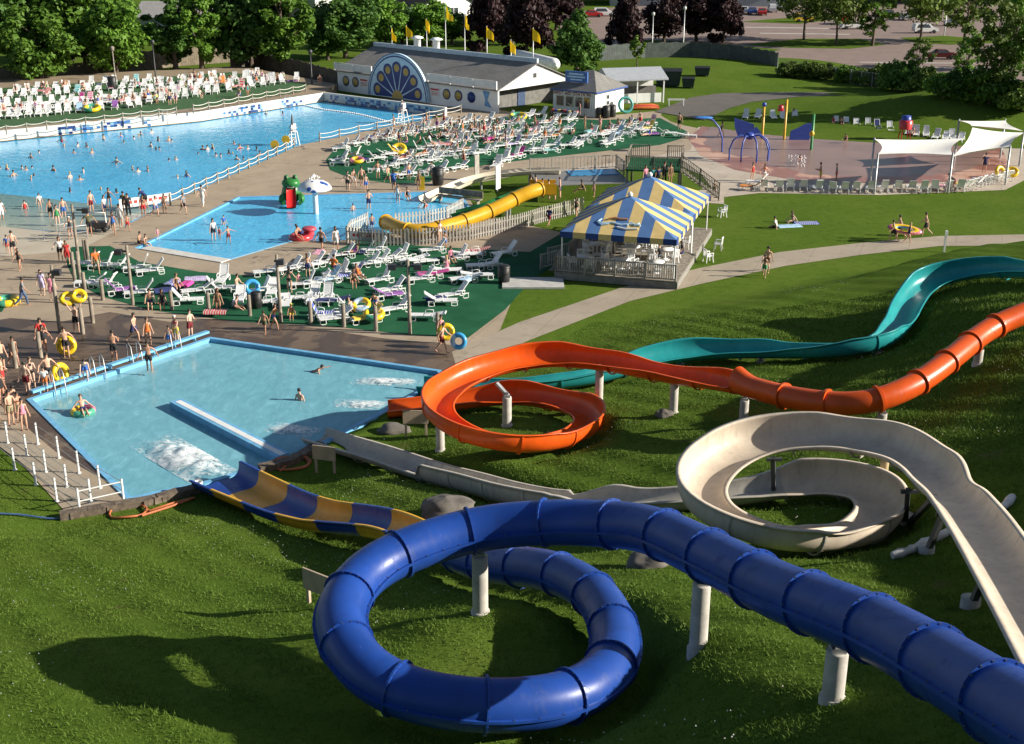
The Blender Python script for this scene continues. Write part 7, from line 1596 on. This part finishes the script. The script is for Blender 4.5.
spread(['at the upper left of the middle turf','in the crowd at the middle turf centre','left of the first aid station','before the first aid station','at the right tip of the middle turf'],
 [(404,152,'floor'),(394,131,'stand'),(418,137,'sit'),(424,133,'hips'),(430,138,'floor'),(437,131,'stand'),(444,128,'cross'),(451,131,'sit'),(463,136,'stand'),(471,138,'walk'),(480,139,'cross'),(484,136,'stand'),(487,143,'floor'),(494,141,'stand'),(506,148,'stand'),(452,146,'floor'),(437,147,'lie'),(500,135,'sit'),(464,168,'stand'),(535,131,'stand'),(560,127,'sit'),(580,117,'stand'),(585,129,'hips'),(592,130,'floor'),(600,131,'stand'),(619,131,'sit'),(648,138,'recline'),(610,128,'floor'),(399,143,'sit'),(407,146,'sit'),(413,131,'floor'),(421,147,'sit'),(427,128,'stand'),(433,148,'floor'),(441,140,'sit'),(446,136,'sit'),(457,140,'floor'),(460,128,'sit'),(467,144,'sit'),(475,131,'stand'),(490,131,'sit'),(497,146,'recline'),(513,139,'sit'),(526,139,'stand'),(545,139,'sit'),(571,138,'recline'),(630,128,'sit'),(640,127,'stand')], 0, None)
spread(['in the left part of the far deck','near the black trash can on the far deck','near the left pool ladder on the far deck','under the poplars on the far deck','at the right part of the far deck','beside the board fence on the far deck'],
 [(6,104,'sit'),(43,90,'recline'),(47,91,'sit'),(65,89,'recline'),(80,90,'sit'),(84,92,'recline'),(98,102,'recline'),(122,104,'lie'),(136,88,'sit'),(149,102,'stand'),(155,103,'sit'),(170,105,'stand'),(176,103,'sit'),(195,83,'stand'),(186,92,'sit'),(206,86,'recline'),(213,84,'recline'),(220,85,'sit'),(228,88,'recline'),(236,90,'lie'),(200,98,'sit'),(240,98,'sit'),(248,97,'stand'),(257,78,'recline'),(262,79,'sit'),(278,80,'floor'),(284,80,'recline'),(320,84,'sit'),(230,80,'lie'),(190,86,'recline')], DZ, None)
# wave pool swimmers
SW = [(32,168),(22,169),(62,142),(104,140),(39,153),(31,158),(64,147),(78,146),(87,147),(74,153),(92,153),(7,170),(14,176),(26,170),(31,180),(34,176),(54,171),(70,178),(80,180),(84,172),(116,165),(133,170),(138,172),(148,171),(124,143),(117,163),(104,138),(121,137),(134,139),(139,137),(141,135),(152,133),(158,141),(151,147),(156,150),(160,150),(169,141),(172,142),(203,150),(208,150),(213,149),(198,154),(216,156),(221,157),(229,154),(233,154),(240,149),(248,149),(257,150),(234,144),(169,161),(176,160),(178,178),(187,177),(237,160),(243,160),(250,113),(266,114),(283,115),(260,155),(0,169),(101,190),(117,193),(70,192)]
SW.sort(); bands = {'far':[q for q in SW if q[1] < 146], 'middle':[q for q in SW if 146 <= q[1] < 161], 'near':[q for q in SW if q[1] >= 161]}
i = 0
for bn, L in bands.items():
    for j, (px, py) in enumerate(L):
        fem = i % 3 == 0; dz = -(1.12+.22*((i*37) % 10)/10); c = cols[i % 12]; i += 1
        od = f'{ORD24[j]} from left' if j < len(L)/2 else f'{ORD24[len(L)-1-j]} from right'
        person(f'swimmer with {("dark","brown","dark","fair")[i%4]} hair, {od} in the {bn} band of the wave pool', px, py, ('hips','out','cross','stand')[i % 4], ('suit:' if fem else 'trunks:')+c, (i*77) % 360, 1.5+.25*((i*13) % 7)/7, None, 'dbdl'[i % 4], fem, -.06+dz, 'swimmers in the wave pool')
for lab, px, py, c, d_ in (('boy in black standing in the grey green shallows, left of three',51,217,'trunks:black',-.2),('girl in a green swimsuit in the shallows, middle of three',58,226,'suit:green',-.1),('man in royal blue trunks in the shallows, right of three',64,217,'trunks:blue',-.2),('woman in white standing in the shallows at the left picture edge',2,220,'wrap:white',-.1),('child in red sitting in the shallows',25,209,'suit:red',-.65),('child in a white shirt in the shallows near the deep blue',40,207,'shirt:white',-.25)):
    person(lab, px, py, 'stand', c, -60, 1.7 if 'man in' in lab or 'girl' in lab else (1.35 if 'child' in lab else 1.6), None, 'd', 'girl' in lab or 'woman' in lab, d_-.05)
person('lifeguard in red seated on the tall white chair by the rope fence gap',0,0,'sit','trunks:red shirt:white',120,1.74,1,'d',False,p=LG1+Vector((.03,0,1.14)))
person('lifeguard in red seated on the white chair at the deep end',0,0,'sit','trunks:red shirt:white cap:white',150,1.74,1,'d',False,p=LG2+Vector((.03,0,1.14)))
# things people carry
p = at(77,333); 
ring('yellow double tube carried over a boy\'s head, rear ring', p+Vector((-.30,.05,1.95)), .30, .15, VY, (R(38),R(20),0)); ring('yellow double tube carried over a boy\'s head, front ring', p+Vector((.30,.15,2.08)), .30, .15, VY, (R(38),R(20),0))
ring('yellow swim ring held upright behind the dark shorts on the wet deck', at(66,357)+Vector((0,.25,.55)), .38, .15, VY, (R(80),0,R(10))); ring('yellow swim ring standing beside the man in black trunks', at(57,384)+Vector((.15,.2,.52)), .37, .15, VY, (R(80),0,R(60)))
ring('blue and white swim ring carried at the end of the path', at(456,354)+Vector((.15,-.1,.75)), .33, .135, [VB, VPA], (R(78),0,R(-15)), mf2(3,2)); ring('yellow swim ring carried behind the man with the blue ring', at(444,350)+Vector((.1,.35,.9)), .34, .14, VY, (R(78),0,R(10)))
ring('pink, yellow and green ring floating in the landing pool under a boy', at(83,411,-.06), .42, .16, [VP, VY, VG], (0,0,0), lambda i, k: (i//10) % 3)
mb = MB(); mb.torus((0,0,0), .5, .2, 28, 10, mf=lambda i, k: (k//2) % 3); o = mb.build('pool_raft', [VP, VY, VB]); o.scale = (1.75,.6,.7); o.location = at(903,241)+Vector((0,-.1,.85)); o.rotation_euler = (R(35),R(8),R(-6)); tag(o, 'long pink, yellow and blue striped raft carried along the path', 'raft')
mb = MB(); mb.box((0,0,.55),(.45,.05,1.1)); tag(mb.build('kick_board', VY, None, at(422,190)), 'yellow board held upright at the top edge of the wading pool', 'board')
root = thing('pool_cart', 'dark wheeled cart with a white frame standing at the pool gate', 'cart', at(100,231)); mb = MB(); mb.box((0,0,.45),(1.3,.7,.5)); mb.build('tub', DARK, root); mb = MB(); mb.tube([(-.6,-.3,.7),(-.6,-.3,1.4),(.6,-.3,1.4),(.6,-.3,.7)], .05, 6); mb.build('frame', WHITE, root)
for x in (-.45,.45):
    for y in (-.38,.38): mb = MB(); mb.lathe([(.2,-.04),(.2,.04),(.001,.04)],(0,0,0),14); o = mb.build('wheel', BIN, root); o.rotation_euler = (R(90),0,0); o.location = (x,y,.2)
for px, py, lab in ((58,238,'thin metal handrail at the beach water entry, left'),(74,240,'thin metal handrail at the beach water entry, right')):
    root = thing('handrail', lab, 'rail', at(px,py)); mb = MB(); mb.tube([(-.8,-.5,0),(-.8,-.5,.95),(.8,.5,.95),(.8,.5,0)], .035, 6); mb.tube([(-.8,-.5,.5),(.8,.5,.5)], .03, 6); mb.build('bar', GALV, root)
# ================================================================ trees and grass
def leafmat(name, a, b, tr=.25):
    t = NT(name); oi = t.n('ShaderNodeObjectInfo')
    c = t.ramp(t.noise(.55, 5, .65, vec=t.co('Object')), [(.3, a), (.7, b)])
    hs = t.n('ShaderNodeHueSaturation'); t.link(c, hs.inputs['Color']); mr = t.n('ShaderNodeMapRange'); mr.inputs[3].default_value = .8; mr.inputs[4].default_value = 1.25; t.link(oi.outputs['Random'], mr.inputs[0]); t.link(mr.outputs[0], hs.inputs['Value'])
    t.set(Base_Color=hs.outputs[0], Roughness=.6, Specular_IOR_Level=.25)
    tl = t.n('ShaderNodeBsdfTranslucent'); t.link(hs.outputs[0], tl.inputs[0]); mx = t.n('ShaderNodeMixShader'); mx.inputs[0].default_value = tr
    t.link(t.b.outputs[0], mx.inputs[1]); t.link(tl.outputs[0], mx.inputs[2]); t.link(mx.outputs[0], t.out.inputs[0]); return t.mat
LEAF = {'green':leafmat('green_leaves', (.07,.16,.016), (.15,.27,.035)), 'dark':leafmat('dark_green_leaves', (.036,.088,.015), (.082,.165,.028)), 'olive':leafmat('olive_leaves', (.07,.12,.018), (.15,.21,.04)), 'plum':leafmat('plum_leaves', (.022,.010,.012), (.05,.022,.024), .15), 'lime':leafmat('lime_leaves', (.09,.17,.02), (.17,.26,.04))}
BARK = mat('grey_brown_bark', (.10,.075,.055), .95, .3, 3, bump=.6, bscale=10)
def crown_mesh(seed, W, Hh, z0, nclump, per, leaf, shape='round'):
    r = np.random.RandomState(seed); cs = []; rad = []
    while len(cs) < nclump:
        p = r.uniform(-1,1,3); d = np.linalg.norm(p)
        if d > 1: continue
        if shape != 'cone' and d < .45 and r.rand() < .6: continue
        f = 1.0
        if shape == 'cone': f = 1-.72*(p[2]*.5+.5)
        elif shape == 'tall': f = 1-.35*abs(p[2])
        k = 1+.22*r.randn(); cs.append((p[0]*W/2*f*k, p[1]*W/2*f*k, z0+(p[2]*.5+.5)*Hh)); rad.append((.16+.12*r.rand())*W*(.6 if shape != 'round' else .8))
    cs = np.array(cs); rad = np.array(rad); n = nclump*per
    ci = np.repeat(np.arange(nclump), per); dd = r.randn(n,3); dd /= np.linalg.norm(dd, axis=1)[:, None]; rr = r.rand(n)**.45
    P = cs[ci]+dd*(rad[ci]*rr)[:, None]*np.array([1,1,.75]); nr = dd*.7+r.randn(n,3)*.55+np.array([0,0,.45]); nr /= np.linalg.norm(nr, axis=1)[:, None]
    t = np.cross(nr, r.randn(n,3)); t /= np.linalg.norm(t, axis=1)[:, None]; b = np.cross(nr, t); s = leaf*(.6+.8*r.rand(n))[:, None]
    vs = np.stack([P-t*s, P+b*s*.62, P+t*s, P-b*s*.62], 1).reshape(-1,3); me = bpy.data.meshes.new('crown')
    me.from_pydata(vs.tolist(), [], np.arange(n*4).reshape(-1,4).tolist()); me.update(); return me, cs
TREE = {}
def tree_proto(key, seed, W, Hh, trunk, nclump, per, leaf, shape):
    me, cs = crown_mesh(seed, W, Hh, trunk, nclump, per, leaf, shape)
    mb = MB(); top = trunk+Hh*.7; r0 = (.028*(Hh+trunk)+.06)*(.55 if key in ('lot','airy','slim','open') else 1); pts = [(0,0,-.3),(.05,.02,trunk*.5),(.0,.1,trunk),(.1,0,trunk+Hh*.35),(.05,.05,top)]
    mb.tube(pts, [r0*1.3,r0,r0*.85,r0*.5,r0*.15], 8)
    rr = random.Random(seed)
    for c in rr.sample(list(map(tuple, cs)), min(9, len(cs))):
        zz = min(max(trunk*.8, c[2]-Hh*.25), top); mb.tube([(.05,.03,zz),(c[0]*.5,c[1]*.5,(zz+c[2])/2+.1),(c[0]*.95,c[1]*.95,c[2])], [r0*.4,r0*.25,r0*.08], 5)
    tm = mb.build('trunk', BARK); tme = tm.data; bpy.data.objects.remove(tm); TREE[key] = (me, tme)
tree_proto('round', 1, 8, 8.5, 1.3, 60, 150, .30, 'round'); tree_proto('round2', 2, 8, 8, 1.5, 55, 150, .30, 'round'); tree_proto('poplar', 3, 6.5, 10, 1.8, 60, 130, .28, 'tall'); tree_proto('bush', 4, 8, 8, .3, 70, 130, .28, 'cone'); tree_proto('slim', 5, 4.2, 6.5, 2.2, 34, 90, .26, 'tall'); tree_proto('shrub', 6, 4, 2.6, .15, 36, 90, .20, 'round'); tree_proto('open', 7, 5.5, 11, 1.6, 40, 80, .26, 'tall')
tree_proto('lot', 8, 7, 5.5, 2.6, 34, 70, .26, 'round'); tree_proto('airy', 9, 6, 11, 1.2, 46, 62, .24, 'tall')
SZ = {'lot':(7,8.1),'airy':(6,12.4),'round':(8,9.8),'round2':(8,9.5),'poplar':(6.5,11.8),'bush':(8,8.3),'slim':(4.2,8.7),'shrub':(4,2.7),'open':(5.5,12.6)}
rt = random.Random(21)
def tree(label, px, py, hpx, wpx, key, leaf, group=None, name='tree', cat='tree'):
    p = onground(px, py); d = math.hypot(p.x, p.y); k = d/F_PX; hh = hpx*k*1.02; ww = wpx*k
    root = thing(name, label, cat, p, rt.random()*6.28, group); W, Hh = SZ[key]; me_, tm = TREE[key]; root.scale = (ww/W, ww/W, hh/Hh)
    for m, nm, mm in ((me_,'crown',LEAF[leaf]),(tm,'trunk',BARK)):
        o = bpy.data.objects.new(nm, m); COL.objects.link(o); o.parent = root
        if nm == 'crown':
            if not m.materials: m.materials.append(None)
            o.material_slots[0].link = 'OBJECT'; o.material_slots[0].material = mm
    return root
F_PX = 1250.0
LT = 'trees behind the far sun deck'
for a in (('big dark green tree at the left picture edge',-18,80,105,80,'round','dark',LT),('bright green rounded tree, leftmost at the deck edge',42,86,66,66,'round2','green',LT),('dark green tree rising behind the bright rounded one',28,66,85,70,'round','dark',LT),('tall olive green tree second from left behind the far deck',88,72,95,80,'round','green',LT),('bushy green tree right of the grey pole at the far deck',118,80,68,62,'round2','green',LT),('dark tree crown between the two bushy green ones at left',72,60,80,60,'round2','dark',LT),
 ('loose poplar tree with dark gaps by the black lamp post',176,76,70,48,'poplar','dark',LT),('light green poplar with an open crown left of the wide tree',203,76,84,46,'poplar','green',LT),('wide dark green tree before the board fence',252,72,84,62,'round','dark',LT),('bright green poplar at the start of the tall board fence',284,74,86,58,'poplar','green',LT),('green tree in front of the low grey house',232,70,70,40,'open','dark',LT),
 ('green tree left of the white gabled house',346,58,56,58,'round','dark',None),('low round green tree by the painted building roof end',328,60,44,44,'round2','dark',None),('green tree under the white gable behind the flags',386,48,44,44,'round2','green',None),('dark tree behind the two roof vents',402,44,34,40,'round2','dark',None),('small green tree right of the white gabled house wall',432,46,40,40,'round','green',None),('low tree behind the tallest flagpole',452,44,28,30,'round2','dark',None),
 ('dark plum coloured tree right of the white house',486,52,62,46,'bush','plum',None),('tall dark plum tree behind the white tank',526,60,72,56,'bush','plum',None),('plum tree just behind the tall one near the tank',512,44,56,46,'round','plum',None),('small plum tree at the top between road and tank',556,30,40,44,'round2','plum',None),('round bushy green tree standing behind the first aid station',577,73,56,52,'bush','dark',None),('plum tree left of the lot lamp posts',624,58,62,38,'bush','plum',None),('young lime green tree by the dark dumpsters',637,68,30,15,'slim','lime',None),
 ('plum tree between the two globe lamp posts',664,44,50,40,'round2','plum',None),('plum tree behind the right globe lamp post',696,42,46,42,'round','plum',None),('rightmost plum tree at the parking lot edge',723,43,50,40,'bush','plum',None),
 ('thin leaning tree on the left grass island of the lot',804,40,52,52,'lot','olive',None),('thin tree with a clear stem on the left grass island',836,46,58,48,'lot','olive',None),('fuller green tree at the right end of the left island',872,46,62,42,'airy','green',None),('thin young tree on the right grass island',920,44,58,50,'lot','olive',None),('thin tree beside the tall lot lamp on the right island',964,42,58,46,'airy','olive',None)):
    tree(*a)
for i, a in enumerate((('tall leafy tree in the thicket at the right picture edge',990,103,104,52,'airy','olive'),('dark leafy tree cut by the right picture edge',1030,110,92,50,'airy','green'),('slim poplar in the thicket at right above the mown mound',1008,96,104,36,'airy','green'),('dark tree behind the right hand thicket',1020,70,70,50,'airy','dark'),('young open tree in front of the dark red sedan',916,90,50,26,'airy','olive'),('slim young tree right of the dark red sedan',964,92,58,30,'airy','green'))):
    tree(*a)
for i, (px, py, h, w_, lf) in enumerate(((790,76,12,26,'olive'),(808,78,14,26,'olive'),(826,79,13,26,'olive'),(846,82,14,26,'green'),(862,84,13,24,'olive'),(892,90,24,30,'green'),(906,92,26,30,'dark'),(926,94,22,32,'olive'),(944,97,20,32,'green'),(960,99,24,34,'dark'),(980,102,28,36,'green'),(1000,106,26,38,'dark'),(1022,111,24,40,'olive'),(880,86,18,26,'olive'))):
    tree(f'{("low olive","leafy green","dark leafy")[("olive","green","dark").index(lf)]} shrub, {ORD[i] if i < 12 else ("thirteenth","fourteenth")[i-12]} from left along the wire mesh fence', px, py, h, w_, 'shrub', lf, 'shrubs along the wire mesh fence', 'shrub', 'shrub')
# the wood that closes the view at the top: trees one can tell apart along its front, the rest behind
for i, (px, py, h, w_, k, lf) in enumerate([(x, 16+4*math.sin(x*.05), 40+9*math.sin(x*.11), 44, ('round','round2','bush')[j % 3], ('dark','dark','green','dark')[j % 4]) for j, x in enumerate(range(-60, 560, 26)) if not 292 < x < 350 and not 120 < x < 175 and not 380 < x < 470]):
    tree(f'dark tree, {i+1} along the wood behind the houses counted from the left', px, py, h, w_, k, lf, 'trees of the wood behind the houses')
for i, (px, py, h, w_, k, lf) in enumerate([(x, 1+3*math.sin(x*.07), 44, 46, ('round','round2','bush')[j % 3], ('dark','green','dark','plum')[j % 4]) for j, x in enumerate(range(540, 1100, 30))]):
    tree(f'tree, {i+1} along the far side of the parking lot counted from the left', px, py, h, w_, k, lf, 'trees beyond the parking lot')
rs = np.random.RandomState(5); me0 = []; fs0 = []
far = bpy.data.meshes.new('wood'); V_ = []; q = 0
for k in range(260):
    x = rs.uniform(-420,420); y = 345+rs.uniform(0,220); n = 46; c = rs.randn(n,3)*np.array([3.6,3.6,3.2])+np.array([x,y,6.5]); t = rs.randn(n,3); t /= np.linalg.norm(t,axis=1)[:,None]; b = np.cross(t, rs.randn(n,3)); b /= np.linalg.norm(b,axis=1)[:,None]
    V_.append(np.stack([c-t*1.3,c+b*.9,c+t*1.3,c-b*.9],1).reshape(-1,3))
V_ = np.concatenate(V_); far.from_pydata(V_.tolist(), [], np.arange(len(V_)).reshape(-1,4).tolist()); far.materials.append(LEAF['dark']); o = bpy.data.objects.new('far_wood', far); COL.objects.link(o); tag(o, kind='stuff')
# grass blades on the near hillside
N = 420000; rs = np.random.RandomState(11)
gx_ = rs.uniform(-26,34,N*2); gy_ = 15+rs.rand(N*2)**1.35*52
keep = inpoly(gx_, gy_, HILLP) & (np.abs(gx_) < gy_*.46+3); gx_, gy_ = gx_[keep][:N], gy_[keep][:N]
dd = dpoly(gx_, gy_, _fl, False); pt = np.sin(gx_*.8+2*np.sin(gy_*.5))*np.sin(gy_*.9+gx_*.3)+.6*np.sin(gx_*2.7+gy_*1.9); k = (dd > .25) & (rs.rand(len(gx_)) < .75+.12*pt); gx_, gy_, pt = gx_[k], gy_[k], pt[k]
gzv = ground(gx_, gy_, False)-.03; n = len(gx_); a = rs.uniform(0,6.28,n); hgt = (.035+.05*rs.rand(n)**2)*(1+.3*np.clip(pt,0,1.5))*(1+1.3*np.clip((gx_-6)/20,0,1)); wd = .006+.007*rs.rand(n)+gy_*.00022; lx, ly = rs.randn(n)*.05, rs.randn(n)*.05
ca, sa = np.cos(a)*wd, np.sin(a)*wd
V_ = np.stack([np.stack([gx_-ca,gy_-sa,gzv],-1), np.stack([gx_+ca,gy_+sa,gzv],-1), np.stack([gx_+lx,gy_+ly,gzv+hgt],-1)],1).reshape(-1,3)
gm = bpy.data.meshes.new('grass_blades'); gm.vertices.add(len(V_)); gm.vertices.foreach_set('co', V_.ravel()); gm.loops.add(n*3); gm.loops.foreach_set('vertex_index', np.arange(n*3)); gm.polygons.add(n); gm.polygons.foreach_set('loop_start', np.arange(0,n*3,3)); gm.update()
t = NT('grass_blade'); c = t.ramp(t.noise(.7, 5, .65), [(.3, (.062,.13,.013)), (.55, (.12,.20,.023)), (.75, (.20,.26,.048))]); c = t.mix(.4, c, t.ramp(t.noise(11,3), [(.3,(.042,.082,.009)),(.7,(.155,.22,.04))]))
t.set(Base_Color=c, Roughness=.7, Specular_IOR_Level=.2); tl = t.n('ShaderNodeBsdfTranslucent'); t.link(c, tl.inputs[0]); mx = t.n('ShaderNodeMixShader'); mx.inputs[0].default_value = .3; t.link(t.b.outputs[0], mx.inputs[1]); t.link(tl.outputs[0], mx.inputs[2]); t.link(mx.outputs[0], t.out.inputs[0]); gm.materials.append(t.mat)
o = bpy.data.objects.new('grass_blades', gm); COL.objects.link(o); tag(o, kind='stuff')
# clover flowers: tiny white heads in drifts
cx_, cy_ = rs.uniform(-24,30,26000), 17+rs.rand(26000)*55; m_ = np.sin(cx_*.5+1.3*np.sin(cy_*.33))*np.sin(cy_*.42+cx_*.2)
kk = inpoly(cx_,cy_,HILLP) & (m_ > .45) & (dpoly(cx_,cy_,_fl,False) > 1) & (rs.rand(26000) < .3); cx_, cy_ = cx_[kk], cy_[kk]; cz_ = ground(cx_,cy_,False)+.09; n = len(cx_); s = .017
V_ = np.stack([np.stack([cx_-s,cy_,cz_],-1),np.stack([cx_,cy_-s,cz_+.01],-1),np.stack([cx_+s,cy_,cz_],-1),np.stack([cx_,cy_+s,cz_+.02],-1)],1).reshape(-1,3)
fm = bpy.data.meshes.new('clover'); fm.from_pydata(V_.tolist(), [], np.arange(n*4).reshape(-1,4).tolist()); fm.materials.append(mat('clover_white', (.55,.55,.5), .8)); o = bpy.data.objects.new('clover_flowers', fm); COL.objects.link(o); tag(o, kind='stuff')

# past the first three hundred: the farthest loungers and sunbathers, each lot as one mass
def mass(name, items, mats):
    V_ = []; F_ = []; MI = []; off = 0
    for me_, M, mi in items:
        n = len(me_.vertices); c = np.empty(n*3); me_.vertices.foreach_get('co', c); c = c.reshape(-1,3); Mn = np.array(M); V_.append(c @ Mn[:3,:3].T+Mn[:3,3])
        F_ += [[k+off for k in p.vertices] for p in me_.polygons]; MI += [mi]*len(me_.polygons); off += n
    m = bpy.data.meshes.new(name); m.from_pydata(np.concatenate(V_).tolist(), [], F_)
    for q in mats: m.materials.append(q)
    m.polygons.foreach_set('material_index', MI); m.update(); o = bpy.data.objects.new(name, m); COL.objects.link(o); tag(o, kind='stuff')
rm = random.Random(41); items = []; ppl = []
cm = [mat(c+'_cloth', CL[c], .85, .12, 5) for c in cols]
def TM(p, rz, s): return Matrix.Translation(p) @ Matrix.Rotation(rz, 4, 'Z') @ Matrix.Scale(s, 4)
def extra(n, a, b, hd, z):
    for i in range(n):
        f = (i+.5)/n; p = at(a[0]+(b[0]-a[0])*f, a[1]+(b[1]-a[1])*f, z+.012); p.x += rm.gauss(0,.3); p.y += rm.gauss(0,.4); rz = R(hd+rm.gauss(0,10)); v = rm.choice((1,2,2,3))
        for m_ in LP[v]: items.append((m_, TM(p, rz, .96), 0))
        if rm.random() < .6:
            pose = rm.choice(('recline','lie','sit')) if v < 2 else rm.choice(('recline','sit')); fm = rm.random() < .5; b_, cl_ = BODY.get((pose,fm)) or make_body(pose, fm); q = TM(p+Vector((0,0,.02)), rz, .94)
            ppl.append((b_, q, rm.randrange(3))); ppl.append((cl_['suit' if fm else 'trunks'], q, 4+rm.randrange(len(cm)))); ppl.append((cl_['long' if fm else 'hair'], q, 3))
for n, a, b in ((12,(2,113),(70,108)),(12,(76,107),(146,100)),(9,(152,98),(215,88)),(9,(222,88),(290,79)),(9,(6,93),(85,88)),(8,(150,87),(215,80)),(6,(226,82),(262,76))): extra(n, a, b, -80, DZ)
for n, a, b in ((9,(372,143),(430,130)),(9,(440,138),(500,128)),(8,(505,127),(575,121)),(8,(400,161),(470,151)),(7,(505,142),(570,130)),(6,(590,138),(640,124))): extra(n, a, b, 208, 0)
mass('farther_loungers', items, [PLASTIC]); mass('farther_sunbathers', ppl, SKIN[:3]+[HAIRS['d']]+cm)
